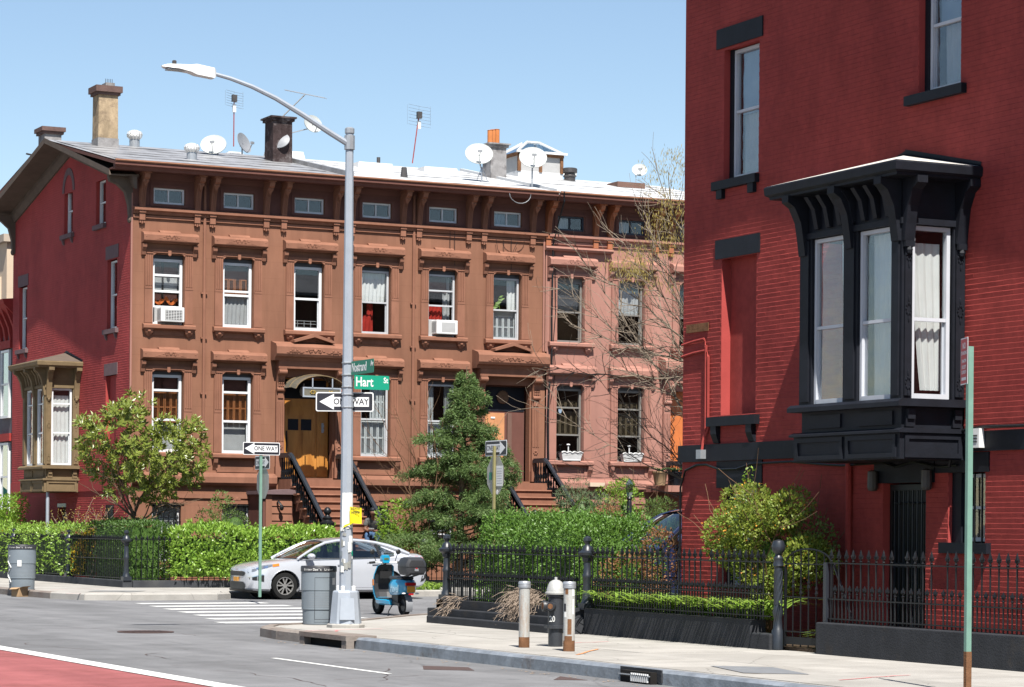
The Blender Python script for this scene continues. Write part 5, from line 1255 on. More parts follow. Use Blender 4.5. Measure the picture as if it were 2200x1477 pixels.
# litter bins
def bin_(name, c, label, r=.285, h=.95, door=True):
    t = empty(name, c, label, 'litter bin', 'grey litter bins on the pavements')
    x, y, z = c
    mb = MB(); mb.lathe([(r*.88, .0), (r*.90, .03), (r*.92, h*.25), (r*.965, h*.25+.006), (r*.97, h*.58), (r*1.0, h*.585), (r*1.0, h*.9)], (x, y, z), 32); mb.build('body', M['bin_grey'], t, smooth=True)
    mb = MB(); mb.lathe([(r*1.0, h*.9), (r*1.035, h*.905), (r*1.035, h*.975), (r*1.0, h*1.0), (r*.86, h*1.0), (r*.80, h*.93), (r*.3, h*.9), (.01, h*.9)], (x, y, z), 32); mb.build('rim', M['bin_dark'], t, smooth=True)
    for k in range(9):
        zz = z+h*(.30+.03*k); mb = MB(); rr = r*.968+.0025
        mb.rings([[(x+rr*math.cos(a), y+rr*math.sin(a), q) for a in [R(200+8*i) for i in range(20)]] for q in (zz, zz+.004)], cap=False, close=False); mb.build('rib', M['dish_grey'], t)
    # lettering on the rim
    for j, (w_, s_) in enumerate((("Litter", .05), ("Don't", .055), ("Litter", .05))):
        for i, ch in enumerate(w_):
            a = math.atan2(vd.y, vd.x) + (j-1)*.62 + (i-2)*.095
            n = Vector((math.cos(a), math.sin(a), 0)); rg = Vector((-n.y, n.x, 0))
            text_mesh(ch, s_, M['paper_white'], t, frame_at(Vector((x, y, z+h*.94)) + n*(r*1.04), rg), 'lettering', .9, thick=.0006)
    if door:
        a0, a1 = math.atan2(vd.y, vd.x)-.15, math.atan2(vd.y, vd.x)+1.2
        mb = MB(); ang = [a0+(a1-a0)*k/12 for k in range(13)]
        rr = r*1.005
        for q0, q1 in ((h*.80, h*.806), (h*.085, h*.093)): mb.rings([[(x+rr*math.cos(a), y+rr*math.sin(a), z+q) for a in ang] for q in (q0, q1)], cap=False, close=False)
        mb.rings([[(x+rr*math.cos(a), y+rr*math.sin(a), z+q) for a in (a0, a0+.02)] for q in (h*.085, h*.80)], cap=False, close=False)
        mb.build('door_seam', M['bin_dark'], t)
    mb = MB(); aa = math.atan2(vd.y, vd.x)+(.95 if door else -.15)
    rr = r*1.012; mb.rings([[(x+rr*math.cos(a), y+rr*math.sin(a), z+q*h) for a in (aa, aa+.15, aa+.3)] for q in ((.68, .80) if door else (.52, .66))], cap=False, close=False); mb.build('sticker', M['paper_white'], t)
    return t
bin_('litter_bin', (15.78, 38.88, G), 'grey litter bin with a door seam standing behind the lamp post')
tb = bin_('litter_bin', (16.98, 60.9, G), 'grey litter bin with graffiti beside a cardboard box at the kerb', .335, 1.09, False)
mb = MB(); x, y = 16.98, 60.9; a0 = math.atan2(vd.y, vd.x)-.95
mb.tube([(x+.337*math.cos(a0+.25*math.sin(k*1.3)), y+.337*math.sin(a0+.25*math.sin(k*1.3)), G+.12+k*.07) for k in range(11)], .014, 4); mb.build('graffiti', M['paper_white'], tb)
t = empty('cardboard_box', (17.0, 60.0, 0), 'small tan cardboard box leaning in the gutter below the litter bin', 'box')
T = Matrix.Translation((16.72, 60.15, .0)) @ Matrix.Rotation(R(35), 4, 'Z')
MB(T).box(-.16, .16, -.12, .12, .005, .22).build('carton', M['cardboard'], t)
mb = MB(T); mb.add([(-.16,-.12,.22),(.16,-.12,.22),(.17,-.22,.26),(-.15,-.22,.25)], [(0,1,2,3)]); mb.add([(-.16,.12,.22),(-.16,-.12,.22),(-.26,-.11,.19),(-.26,.11,.18)], [(0,1,2,3)]); mb.build('flap', M['cardboard'], t)
# sign posts
def octagon(T, t, r=.40):
    mb = MB(T); mb.prism([(r*math.cos(R(22.5+45*k)), r*math.sin(R(22.5+45*k))) for k in range(8)], 'Z', -.003, 0); mb.build('stop_sign_back', M['sign_back'], t)
    mb = MB(T); mb.prism([(r*.985*math.cos(R(22.5+45*k)), r*.985*math.sin(R(22.5+45*k))) for k in range(8)], 'Z', -.006, -.004); mb.build('stop_sign_face', M['sign_red'], t)
p = Vector((20.46, 53.9, G))
t = empty('sign_post', p, 'green sign post with the back of a stop sign in front of the laurel hedge', 'sign post', 'corner sign posts')
MB().box(p.x-.03, p.x+.03, p.y-.02, p.y+.02, G, 3.35).build('post', M['post_green'], t)
octagon(frame_at((p.x+.05, p.y, 2.72), (0, -1, 0)), t)
one_way((p.x+.0, p.y-.035, 3.47), (1, 0, 0), True, 'one way sign with left arrow on the green post by the laurel hedge', gsg, .88, .285)
one_way((p.x+.035, p.y, 3.16), (0, -1, 0), False, 'weathered one way sign with right arrow below another on the green post', gsg)
p = Vector((20.98, 43.0, G))
t = empty('sign_post', p, 'olive sign post with the back of a stop sign behind the clipped hedge', 'sign post', 'corner sign posts')
MB().box(p.x-.045, p.x-.0, p.y-.025, p.y+.025, G, 3.27).build('post', M['post_olive'], t)
octagon(frame_at((p.x+.005, p.y, 2.72), (0, -1, 0)), t, .385)
one_way((p.x+.012, p.y, 3.23), (0, -1, 0), False, 'one way sign with right arrow on the olive post before the conifer', gsg, .914, .29)
T = frame_at((p.x+.002, p.y, 2.72), (0, -1, 0))
mb = MB(T); mb.box(.05, .33, -.20, .18, .004, .006); mb.build('notice', M['paper_white'], t)
mb = MB(T)
for k in range(7): mb.box(.08, .29, .12-k*.045, .127-k*.045, .0065, .0072)
mb.build('notice_print', M['dish_grey'], t)
mb = MB(T); mb.box(-.25, -.13, -.08, .06, .004, .006); mb.build('sticker', M['sign_green_dark'], t)
MB(T).lathe([(.045, .004), (.045, .007)], (.10, -.31, 0), 12).build('sticker', M['paper_white'], t)
p = Vector((15.32, 20.7, G))
t = empty('kerb_sign_post', p, 'pale green steel channel post with rusty foot beside the black area fence', 'sign post')
mb = MB(); mb.box(p.x-.03, p.x+.03, p.y-.012, p.y-.004, .55, 3.58); mb.box(p.x-.03, p.x-.022, p.y-.004, p.y+.03, .55, 3.58); mb.box(p.x+.022, p.x+.03, p.y-.004, p.y+.03, .55, 3.58); mb.build('channel', M['post_green'], t)
mb = MB(); mb.box(p.x-.032, p.x+.032, p.y-.016, p.y-.003, G-.02, .56); mb.box(p.x-.032, p.x-.02, p.y-.004, p.y+.03, G-.02, .56); mb.build('foot', M['rust'], t)
a = math.atan2(CS, SN) + R(15); gd2 = Vector((math.cos(a), math.sin(a), 0)); a = R(0)
q = p + Vector((-.02, -.03, 0))
rd_ = ray(2078, 770); rr_ = Vector((rd_[0], rd_[1], 0)).normalized()
fd = (Matrix.Rotation(R(13), 3, 'Z') @ rr_)                     # the sign runs away from us along the kerb
T = frame_at(Vector((p.x, p.y, 3.44)) - rr_*.02 + Vector((-.035, 0, 0)) + fd*.15, -fd)
s_ = empty('parking_sign', T.translation, 'red and white no standing sign seen edge on at the top of the green post', 'sign')
mb = MB(T); mb.box(-.152, .152, -.232, .232, -.004, -.0005); mb.build('border', M['sign_white'], s_)
mb = MB(T); mb.box(-.140, .140, -.22, .22, -.0004, .001); mb.build('panel', M['sign_red'], s_)
for txt, z, sz in (('NO', .15, .085), ('STANDING', .08, .05), ('7AM-7PM', .0, .05), ('EXCEPT', -.06, .05), ('SUNDAY', -.11, .05)): text_mesh(txt, sz, M['sign_white'], s_, T @ Matrix.Translation((0, z, .0015)), 'lettering', 1., thick=.0005)
MB(T).box(-.10, .10, -.19, -.16, .001, .002).build('arrow_bar', M['sign_white'], s_)
# bollards and hydrant
def bollard(c, label, h, r):
    t = empty('bollard', c, label, 'bollard', 'pipe bollards by the hydrant')
    mb = MB(); mb.lathe([(r, -.03), (r*1.0, h-.09)], c, 20); mb.build('pipe', M['bollard'], t, smooth=True)
    mb = MB(); mb.lathe([(r*1.0, h-.09), (r*1.14, h-.085), (r*1.14, h-.05), (r*1.08, h-.045), (r*1.14, h-.04), (r*1.13, h-.012), (r*1.0, h), (.01, h+.003)], c, 20); mb.build('cap', M['galv'], t, smooth=True)
    mb = MB(); mb.lathe([(r*1.012, 0), (r*1.012, .10), (r*1.004, .14)], c, 20); mb.build('rust_band', M['rust'], t, smooth=True)
    return t
bollard((15.38, 30.6, G), 'pale silver pipe bollard left of the black hydrant', .885, .073)
b2 = bollard((15.48, 29.5, G), 'rust streaked pipe bollard plastered with stickers beside the hydrant', .905, .076)
def patch(parent, c, r, a0, a1, z0, z1, mt):
    b0 = math.atan2(vd.y, vd.x); mb = MB(); mb.rings([[(c[0]+r*math.cos(b0+a), c[1]+r*math.sin(b0+a), z) for a in [a0+(a1-a0)*k/5 for k in range(6)]] for z in (z0, z1)], cap=False, close=False); mb.build('sticker', mt, parent)
for a0, a1, z0, z1, mt in ((.45, 1.0, .72, .84, M['paper_white']), (.55, .95, .48, .68, M['paper_white']), (-1.1, -.6, .52, .62, M['sign_black']), (-1.05, -.5, .44, .51, M['paper_white']), (-.75, -.2, .74, .82, M['rust']), (-.3, .4, .22, .42, M['rust']), (-.9, .5, .08, .2, M['rust'])): patch(b2, (15.48, 29.5), .0775, a0, a1, G+z0, G+z1, mt)
HXc = (15.93, 30.75, G)
t = empty('fire_hydrant', HXc, 'black fire hydrant with silver domed bonnet between two pipe bollards', 'hydrant')
mb = MB(); mb.lathe([(.10, -.02), (.10, .20), (.098, .24), (.135, .245), (.135, .285), (.105, .29), (.105, .66), (.12, .67), (.12, .70)], HXc, 20); mb.build('barrel', M['hydrant_black'], t, smooth=True)
mb = MB(); mb.lathe([(.12, .70), (.145, .705), (.148, .73), (.128, .74), (.125, .77), (.11, .82), (.085, .87), (.045, .895), (.02, .90), (.02, .935), (.01, .937)], HXc, 20); mb.build('bonnet', M['hydrant_silver'], t, smooth=True)
for d_, r_ in (((vd*1.0 - vr*.45).normalized(), .05), ((-vr*.95 + vd*.25).normalized(), .065)):
    c = Vector(HXc) + Vector((0, 0, .545)); mb = MB(); mb.tube([c, c+d_*.15, c+d_*.152, c+d_*.185], [r_*1.0, r_*1.0, r_*1.2, r_*1.15], 14); mb.build('nozzle', M['hydrant_black'], t, smooth=True)
    mb = MB(); mb.tube([c+d_*.183, c+d_*.188], [r_*.75, r_*.75], 14); mb.build('nozzle_mouth', M['rust'], t)
text_mesh('20', .11, M['paper_white'], t, frame_at(Vector(HXc)+Vector((0,0,.37))+(vd-vr*.5).normalized()*.108, (vr+vd*.5)), 'numerals', .8, thick=.0008)
MB().taper(15.80, 16.06, 30.66, 30.84, G+.243, G+.288, .0, .0).build('flange', M['hydrant_black'], t)
# yard lantern, window boxes, air conditioners, planters
p = P(1352, 1100, 'Y', 63.4); p.z = G
t = empty('yard_lantern', p, 'black yard lamp post with glass lantern among the green shrubs', 'lamp post')
mb = MB(); mb.lathe([(.07, 0), (.07, 2.35), (.05, 2.4), (.085, 2.45), (.06, 2.5)], p, 12); mb.build('post', M['iron_black'], t, smooth=True)
mb = MB(); mb.lathe([(.06, 2.5), (.11, 2.62), (.12, 2.85), (.06, 2.95), (.02, 3.0)], p, 6); mb.build('lantern', M['glass_sky'], t)
mb = MB(); mb.box(p.x-.30, p.x-.04, p.y-.08, p.y-.02, 1.4, 1.75); mb.build('house_plate', M['iron_black'], t)
def ac_unit(c, z, label, cassette):
    t = empty('air_conditioner', (c, Y0-.1, z), label, 'air conditioner', 'window air conditioners')
    mb = MB(FF); mb.box(c-.30, c+.38, -.17, .22, z, z+.41); mb.build('case', M['white_metal'], t, bevel=.02)
    mb = MB(FF)
    if cassette:
        for k in range(7): mb.box(c-.17, c+.31, .215, .228, z+.05+k*.042, z+.062+k*.042)
        for k in range(7): mb.box(c-.17+k*.078, c-.16+k*.078, .214, .226, z+.05, z+.32)
        mb2 = MB(FF); mb2.box(c-.18, c+.32, .2195, .2215, z+.04, z+.33); mb2.build('grille_back', M['dark_metal'], t)
        mb.build('grille', M['white_metal'], t)
    else:
        mb.box(c-.14, c+.30, .2195, .2225, z+.06, z+.34); mb.build('grille_back', M['curtain_grey'], t)
    mb = MB(FF)
    for k in range(5): mb.box(c-.302, c-.30, -.12+k*.06, -.10+k*.06, z+.06, z+.35)
    mb.build('side_vent', M['dark_metal'], t)
    mb = MB(FF); mb.box(c-.42, c-.30, -.15, -.12, z, z+.41); mb.build('accordion_panel', M['curtain_grey'], t)
ac_unit(23.06, 7.37, 'white air conditioner with grid grille in the window with orange swags', True)
ac_unit(31.44, 7.37, 'white air conditioner in the window with red curtains', False)
for i, c in enumerate((35.64, 37.72)):
    t = empty('window_box', (c, Y0-.1, 3.78), ('white scrolled window box on the sill beside the house of the peach door', 'white scrolled window box on the sill nearest the potted plants')[i], 'planter', 'white window boxes on the pink house')
    mb = MB(FF); mb.add([(c-.30,.0,3.80),(c+.30,.0,3.80),(c+.30,.16,3.80),(c-.30,.16,3.80),(c-.36,-.02,4.0),(c+.36,-.02,4.0),(c+.36,.20,4.0),(c-.36,.20,4.0)], [(0,3,2,1),(0,1,5,4),(1,2,6,5),(2,3,7,6),(3,0,4,7)]); mb.build('trough', M['planter_white'], t)
    mb = MB(FF); mb.tube([(c-.36+.06*k, .2, 4.0+.035*abs(math.sin(k*1.05))) for k in range(13)], .022, 5); mb.box(c-.3, c+.3, .0, .17, 3.77, 3.80); mb.build('scroll_rim', M['planter_white'], t)
    mb = MB(FF); mb.box(c-.34, c+.34, .0, .18, 3.94, 3.97); mb.build('soil', M['soil'], t)
    mb = MB(FF); mb.tube([(c-.08, .09, 3.97), (c-.08, .09, 4.2)], .02, 5); mb.ball((c-.08, .09, 4.24), .06, .05, .03); mb.build('finial', M['planter_white'], t)
mb = MB(FF); mb.box(38.2, 41.5, .02, 1.5, 2.86, 3.05); pr_ = mb.build('porch_slab', MATS['pink_trim'], h3)
MB(FF).box(38.9, 39.05, 1.2, 1.35, .1, 2.86).build('porch_post', MATS['pink_trim'], h3)
MB(FF).box(36.2, 36.7, .16, .30, 3.0, 3.12).build('patched_stone', M['cream'], h3)
# ------------------------------------------------------------ vehicles
def lerp_tab(tab, x, i):
    for a, b in zip(tab, tab[1:]):
        if x <= b[0]:
            t = (x-a[0])/(b[0]-a[0]) if b[0] > a[0] else 0
            t = max(0, min(1, t)); return a[i]+(b[i]-a[i])*t
    return tab[-1][i]
#        x     w     zb   zs   zt
CAR = [(0.0, .22, .28, .66, .69), (.012, .42, .26, .68, .715), (.04, .58, .24, .70, .74), (.10, .70, .22, .735, .78), (.22, .80, .21, .775, .83), (.45, .875, .20, .82, .885), (.75, .892, .19, .865, .93), (1.1, .898, .18, .90, .965),
       (1.45, .90, .18, .935, 1.0), (1.9, .90, .18, .945, 1.0), (2.5, .90, .18, .955, 1.0), (3.1, .90, .18, .97, 1.01), (3.5, .898, .19, .99, 1.03), (3.85, .89, .21, 1.015, 1.065), (4.15, .875, .24, 1.03, 1.095), (4.4, .85, .28, 1.02, 1.115), (4.52, .81, .32, .97, 1.105), (4.60, .74, .38, .90, 1.02), (4.64, .66, .44, .82, .92)]
def car_half(x):
    w_, zb, zs, zt = [lerp_tab(CAR, x, i) for i in (1, 2, 3, 4)]
    zm = zb + (zs-zb)*.60
    return [(0, zb), (w_*.86, zb), (w_*.965, zb+.05), (w_*.995, zb+.24), (w_, zm), (w_*.985, zm+.5*(zs-zm)), (w_*.945, zs), (w_*.84, zs+.55*(zt-zs)), (w_*.5, zt-.012), (0, zt)]
def car_pt(x, t, s, off=0.):
    h = car_half(x); i = min(int(t), len(h)-2); f = t-i
    y = h[i][0]+(h[i+1][0]-h[i][0])*f; z = h[i][1]+(h[i+1][1]-h[i][1])*f
    ty, tz = h[i+1][0]-h[i][0], h[i+1][1]-h[i][1]; l = math.hypot(ty, tz) or 1
    return (x, s*(y + off*tz/l), z - off*ty/l)
def car(root, paint, zs=1.0, detail=True):
    xs = sorted(set([r[0] for r in CAR] + [i*.16 for i in range(30)]))
    xs = [x for x in xs if x <= 4.64]
    rs = []
    for x in xs:
        h = car_half(x); ring = [(x, -y, z) for y, z in h] + [(x, y, z) for y, z in reversed(h[1:-1])]; rs.append(ring)
    body = MB().rings(rs).build('body', paint, root, world=False)
    def fixn(me_):
        b_ = bmesh.new(); b_.from_mesh(me_); bmesh.ops.recalc_face_normals(b_, faces=b_.faces); b_.to_mesh(me_); b_.free()
    fixn(body.data)
    WX = (.89, 3.59)
    cut = MB()
    for wx in WX: cut.rings([[(wx+.372*math.cos(2*math.pi*k/28), y, .335+.372*math.sin(2*math.pi*k/28)) for k in range(28)] for y in (-1.1, 1.1)])
    co = cut.build('cutter', M['car_black']); fixn(co.data); co.matrix_world = root.matrix_basis.copy() if root.scale[2] == 1 else Matrix.Translation(root.location); bpy.context.view_layer.update()
    bmo = body.modifiers.new('cut', 'BOOLEAN'); bmo.operation = 'DIFFERENCE'; bmo.object = co; bmo.solver = 'EXACT'
    dg = bpy.context.evaluated_depsgraph_get(); me = bpy.data.meshes.new_from_object(body.evaluated_get(dg)); body.modifiers.clear()
    body.data = me; bpy.data.objects.remove(co)
    me.polygons.foreach_set('use_smooth', [True]*len(me.polygons)); me.set_sharp_from_angle(angle=R(28))
    P_ = lambda name, mb, mt, par=root, sm=False: mb.build(name, mt, par, world=False, smooth=sm)
    # wheel wells
    for wx in WX:
        mb = MB(); mb.rings([[(wx+.36*math.cos(2*math.pi*k/20), y, .335+.36*math.sin(2*math.pi*k/20)) for k in range(20)] for y in (-.55, .55)]); P_('wheel_well', mb, M['car_black'])
    for wx in WX:
        for s in (-1, 1):
            def rg(r, y): return [(wx+r*math.cos(2*math.pi*k/28), s*y, .325+r*math.sin(2*math.pi*k/28)) for k in range(28)]
            mb = MB(); mb.rings([rg(.21, .66), rg(.305, .66), rg(.325, .70), rg(.325, .83), rg(.305, .875), rg(.215, .878), rg(.21, .84)], cap=False); wh = P_('wheel', mb, M['tyre'], sm=True)
            mb = MB(); mb.rings([rg(.205, .72), rg(.02, .72)]); P_('brake_disc', mb, M['car_black'], wh)
            mb = MB(); mb.rings([rg(.215, .80), rg(.218, .872), rg(.20, .876), rg(.19, .83)], cap=False)
            for k in range(5):
                a = 2*math.pi*k/5 + .3
                c0 = Vector((wx, s*.862, .325)); d = Vector((math.cos(a), 0, math.sin(a))); e = Vector((-d.z, 0, d.x))
                for q in (-1, 1):
                    mb.add([c0+d*.03-e*.012+Vector((0, s*.008, 0)), c0+d*.03+e*.012+Vector((0, s*.008, 0)), c0+d*.11+e*q*.028+e*.016, c0+d*.11+e*q*.028-e*.016, c0+d*.205+e*q*.055+e*.02, c0+d*.205+e*q*.055-e*.02,
                            c0+d*.205+e*q*.055+e*.02-Vector((0, s*.03, 0)), c0+d*.205+e*q*.055-e*.02-Vector((0, s*.03, 0)), c0+d*.03-e*.012-Vector((0, s*.03, 0)), c0+d*.03+e*.012-Vector((0, s*.03, 0))],
                           [(0,1,2,3),(3,2,4,5),(5,4,6,7),(0,3,5,7,8),(1,2,4,6,9)])
            mb.rings([rg(.055, .84), rg(.05, .872), rg(.01, .874)]); P_('rim', mb, M['alloy'], wh)
    # greenhouse
    def side(x, z, s): return (x, s*(.875-(z-.95)*.56), z)
    rail = [(1.20, .965), (1.45, 1.105), (1.72, 1.245), (1.98, 1.345), (2.3, 1.40), (2.65, 1.415), (3.0, 1.40), (3.3, 1.355), (3.6, 1.275), (3.9, 1.17), (4.12, 1.09)]
    mb = MB(); rows = []
    for x, z in rail[3:8]:
        y = .875-(z-.95)*.56; rows.append([(x+.0, yy, z+.055*(1-(yy/y)**2)+.012) for yy in [y*q for q in (-1, -.8, -.5, 0, .5, .8, 1)]])
    mb.rings(rows, cap=False, close=False); P_('roof', mb, paint, sm=True)
    for s in (-1, 1):
        mb = MB(); mb.tube([side(x, z, s) for x, z in rail], [.030, .032, .033, .036, .036, .036, .036, .04, .055, .06, .04], 8); P_('roof_rail', mb, paint, sm=True)
        # side glass
        dlo = [(1.34, .985), (1.55, 1.10), (1.80, 1.225), (2.02, 1.31), (2.3, 1.362), (2.48, 1.372), (2.48, .98)]
        mb = MB(); mb.add([Vector(side(x, z, s))+Vector((0, s*.004, 0)) for x, z in dlo], [tuple(range(len(dlo)))]); P_('window', mb, M['glass_car'])
        dlo = [(2.55, .985), (2.55, 1.372), (2.9, 1.362), (3.18, 1.325), (3.26, 1.29), (3.34, 1.0)]
        mb = MB(); mb.add([Vector(side(x, z, s))+Vector((0, s*.004, 0)) for x, z in dlo], [tuple(range(len(dlo)))]); P_('window', mb, M['glass_car'])
        dlo = [(3.40, 1.01), (3.33, 1.27), (3.5, 1.215), (3.72, 1.12), (3.70, 1.06)]
        mb = MB(); mb.add([Vector(side(x, z, s))+Vector((0, s*.004, 0)) for x, z in dlo], [tuple(range(len(dlo)))]); P_('window', mb, M['glass_car'])
        for a, b in (((2.515, .96), (2.515, 1.385)), ((3.37, .98), (3.29, 1.31))):
            mb = MB(); mb.bar(Vector(side(*a, s)), Vector(side(*b, s)), .075, .03); P_('pillar', mb, M['car_black'])
        mb = MB(); mb.add([side(x, z, s) for x, z in [(3.42, .99), (3.72, 1.05), (3.74, 1.12), (3.4, 1.26), (3.5, 1.29), (3.95, 1.14), (4.2, 1.06), (4.0, 1.0)]], [(0,1,7),(1,2,5,6,7),(2,3,4,5)]); P_('rear_quarter', mb, paint)
        mb = MB(); mb.tube([Vector(side(x, z, s))+Vector((0, s*.008, 0)) for x, z in [(1.28, .965), (2.0, .975), (2.7, .985), (3.4, 1.0), (3.72, 1.05)]], .010, 5); P_('belt_moulding', mb, M['car_black'])
        # doors: seams, handles, rocker, mirror
        for dx in (1.42, 2.52, 3.36):
            mb = MB(); mb.rings([[car_pt(dx+e+(.10*max(0, 2.6-t) if dx > 3.3 else 0), t, s, .003) for t in (2.2, 3, 4, 5, 6)] for e in (-.005, .005)], cap=False, close=False); P_('door_seam', mb, M['car_black'])
        for dx in (2.22, 3.12):
            p0 = Vector(car_pt(dx, 5.2, s, .02)); mb = MB(); mb.bar(p0, p0+Vector((.2, 0, .008)), .03, .03); P_('door_handle', mb, paint)
        mb = MB(); mb.rings([[car_pt(x, t, s, .006) for x in [1.28+.1*k for k in range(20)]] for t in (1.3, 2.3)], cap=False, close=False); P_('sill_trim', mb, M['chrome'])
        mb = MB(); mb.ball((1.50, s*1.0, 1.03), .10, .11, .07, 12, 8); P_('mirror', mb, paint, sm=True)
        mb = MB(); mb.bar((1.44, s*.87, .975), (1.46, s*.98, 1.0), .08, .04); P_('mirror_arm', mb, M['car_black'])
        # lamps wrap round the corners
        hx = [.05+.068*k for k in range(11)]
        mb = MB(); mb.rings([[car_pt(x, 5.05+.75*k/10, s, .007) for k, x in enumerate(hx)], [car_pt(x, 6.15-.22*(k/10), s, .007) for k, x in enumerate(hx)]], cap=False, close=False); hl = P_('headlight', mb, M['lamp_clear'])
        for x_ in (.20, .36):
            mb = MB(); mb.rings([[car_pt(x_+dx_, 5.45+.02*k, s, .010) for dx_ in (0, .05, .10)] for k in (0, 12, 20)], cap=False, close=False); P_('reflector', mb, M['chrome'], hl)
        mb = MB(); mb.rings([[car_pt(x, 5.5, s, .010) for x in (.58, .66, .74)], [car_pt(x, 5.95, s, .010) for x in (.58, .66, .74)]], cap=False, close=False); P_('side_marker', mb, M['lamp_amber'])
        mb = MB(); mb.rings([[car_pt(.07+.06*k, 2.9+.2*(5-k)/5, s, .007) for k in range(6)], [car_pt(.07+.06*k, 3.9+.25*k/5, s, .007) for k in range(6)]], cap=False, close=False); P_('fog_recess', mb, M['car_black'])
        mb = MB(); mb.rings([[car_pt(.05+.06*k, 3.9+.25*k/5, s, .009) for k in range(6)], [car_pt(.05+.06*k, 4.08+.25*k/5, s, .009) for k in range(6)]], cap=False, close=False); P_('fog_lip', mb, M['chrome'])
        rx = [4.28, 4.36, 4.44, 4.52, 4.58, 4.62]
        mb = MB(); mb.rings([[car_pt(x, 5.35-.1*k/5, s, .006) for k, x in enumerate(rx)], [car_pt(x, 6.3, s, .006) for k, x in enumerate(rx)]], cap=False, close=False); P_('tail_light', mb, M['lamp_red'])
        mb = MB(); mb.rings([[car_pt(x, 2.4, s, .006) for x in (4.42, 4.52, 4.6)], [car_pt(x, 3.1, s, .006) for x in (4.46, 4.54, 4.6)]], cap=False, close=False); P_('bumper_reflector', mb, M['car_black'])
        # arch lip
        for wx in WX:
            mb = MB(); pts = []
            for k in range(15):
                a = math.pi*(-.06+1.12*k/14); x, z = wx+.372*math.cos(a), .335+.372*math.sin(a)
                w_ = lerp_tab(CAR, x, 1); pts.append((x, s*(w_*.995), max(.2, z)))
            mb.tube(pts, .012, 5); P_('arch_lip', mb, paint, sm=True)
    # glass front and rear
    def glassband(pts, name):
        mb = MB(); mb.rings([[(x + .10*((yy/y)**2)*sg, yy, z) for yy in [y*q for q in (-1, -.7, -.35, 0, .35, .7, 1)]] for x, y, z, sg in pts], cap=False, close=False); P_(name, mb, M['glass_car'], sm=True)
    glassband([(1.14, .80, .985, 1), (1.42, .73, 1.13, 1), (1.70, .67, 1.275, .9), (1.93, .62, 1.37, .8)], 'windscreen')
    glassband([(3.34, .62, 1.375, -.6), (3.6, .66, 1.29, -.6), (3.9, .70, 1.18, -.6), (4.12, .72, 1.10, -.6)], 'rear_window')
    P_('dashboard', MB().box(1.25, 1.75, -.72, .72, .9, 1.01), M['car_black']); P_('rear_seat', MB().box(3.25, 3.45, -.65, .65, .7, 1.15), M['car_black'])
    for s in (-1, 1):
        y0_, y1_ = sorted((s*.12, s*.62)); mb = MB(); mb.taper(2.25, 2.42, y0_, y1_, .7, 1.125, .02, .05); mb.taper(2.33, 2.42, (y0_+y1_)/2-.12, (y0_+y1_)/2+.12, 1.12, 1.28, .01, .02); P_('front_seat', mb, M['car_black'])
    # nose
    def nx(y, m_=.010):
        y = abs(y)
        for a_, b_ in zip(CAR, CAR[1:]):
            if y <= b_[1]*.985: return a_[0]+(b_[0]-a_[0])*max(0, (y/.985-a_[1])/(b_[1]-a_[1])) - m_
        return .3
    def nose_patch(name, rows, mt, m_=.010, N=17):
        mb = MB(); mb.rings([[(nx(hw*(2*k/(N-1)-1), m_), hw*(2*k/(N-1)-1), z) for k in range(N)] for hw, z in rows], cap=False, close=False); P_(name, mb, mt)
    nose_patch('grille', [(.40, .555), (.47, .575), (.51, .62), (.48, .655), (.38, .665)], M['car_black'], .012); nose_patch('grille_rim', [(.45, .665), (.42, .675)], M['chrome'], .014)
    nose_patch('lower_intake', [(.42, .245), (.52, .30), (.50, .37), (.40, .42)], M['car_black'], .014)
    mb = MB(); mb.box(-.032, -.016, -.15, .15, .43, .53); P_('number_plate', mb, M['plate_gold'])
    mb = MB(); mb.rings([[(nx(q*.72)-.005, q*.72, .19) for q in [k/8-1 for k in range(17)]], [(nx(q*.74)-.02, q*.74, .24) for q in [k/8-1 for k in range(17)]]], cap=False, close=False); P_('front_lip', mb, M['car_black'])
    mb = MB(); mb.lathe([(.05, -.004), (.05, .004)], (0, 0, 0), 14, 1, 1.6); mb.v = [Vector((-.012+p.z, p.y, .705+p.x*.3)) for p in mb.v]; P_('badge', mb, M['chrome'])
    mb = MB(); mb.box(.3, 4.3, -.7, .7, .15, .2); P_('underbody', mb, M['car_black'])
t = empty('parked_sedan', (21.27, 57.57, 0), 'silver white four door sedan parked at the far kerb beside the hedge', 'car')
car(t, M['carpaint'])
t2 = empty('parked_suv', (24.2, 45.35, 0), 'dark blue parked car half hidden between the clipped hedge and the red house', 'car')
car(t2, M['carblue']); t2.scale = (1.05, 1.04, 1.5)

# ------------------------------------------------------------ blue scooter, seen from behind
t = empty('electric_scooter', (20.42, 45.85, 0), 'bright blue electric scooter with black top case parked near the crossing', 'scooter', None, R(90))
S_ = lambda name, mb, mt, par=t, sm=False, bv=0: mb.build(name, mt, par, world=False, smooth=sm, bevel=bv)
def ring_y(cx, cz, r, y, n=22): return [(cx+r*math.cos(2*math.pi*k/n), y, cz+r*math.sin(2*math.pi*k/n)) for k in range(n)]
for wx in (0, 1.28):
    mb = MB(); mb.rings([ring_y(wx, .215, .12, -.04), ring_y(wx, .215, .19, -.055), ring_y(wx, .215, .215, -.03), ring_y(wx, .215, .215, .03), ring_y(wx, .215, .19, .055), ring_y(wx, .215, .12, .04)], cap=False); wh = S_('wheel', mb, M['tyre'], sm=True)
    mb = MB(); mb.rings([ring_y(wx, .215, .125, -.035), ring_y(wx, .215, .125, .035)]); S_('hub', mb, M['plastic_dark'], wh)
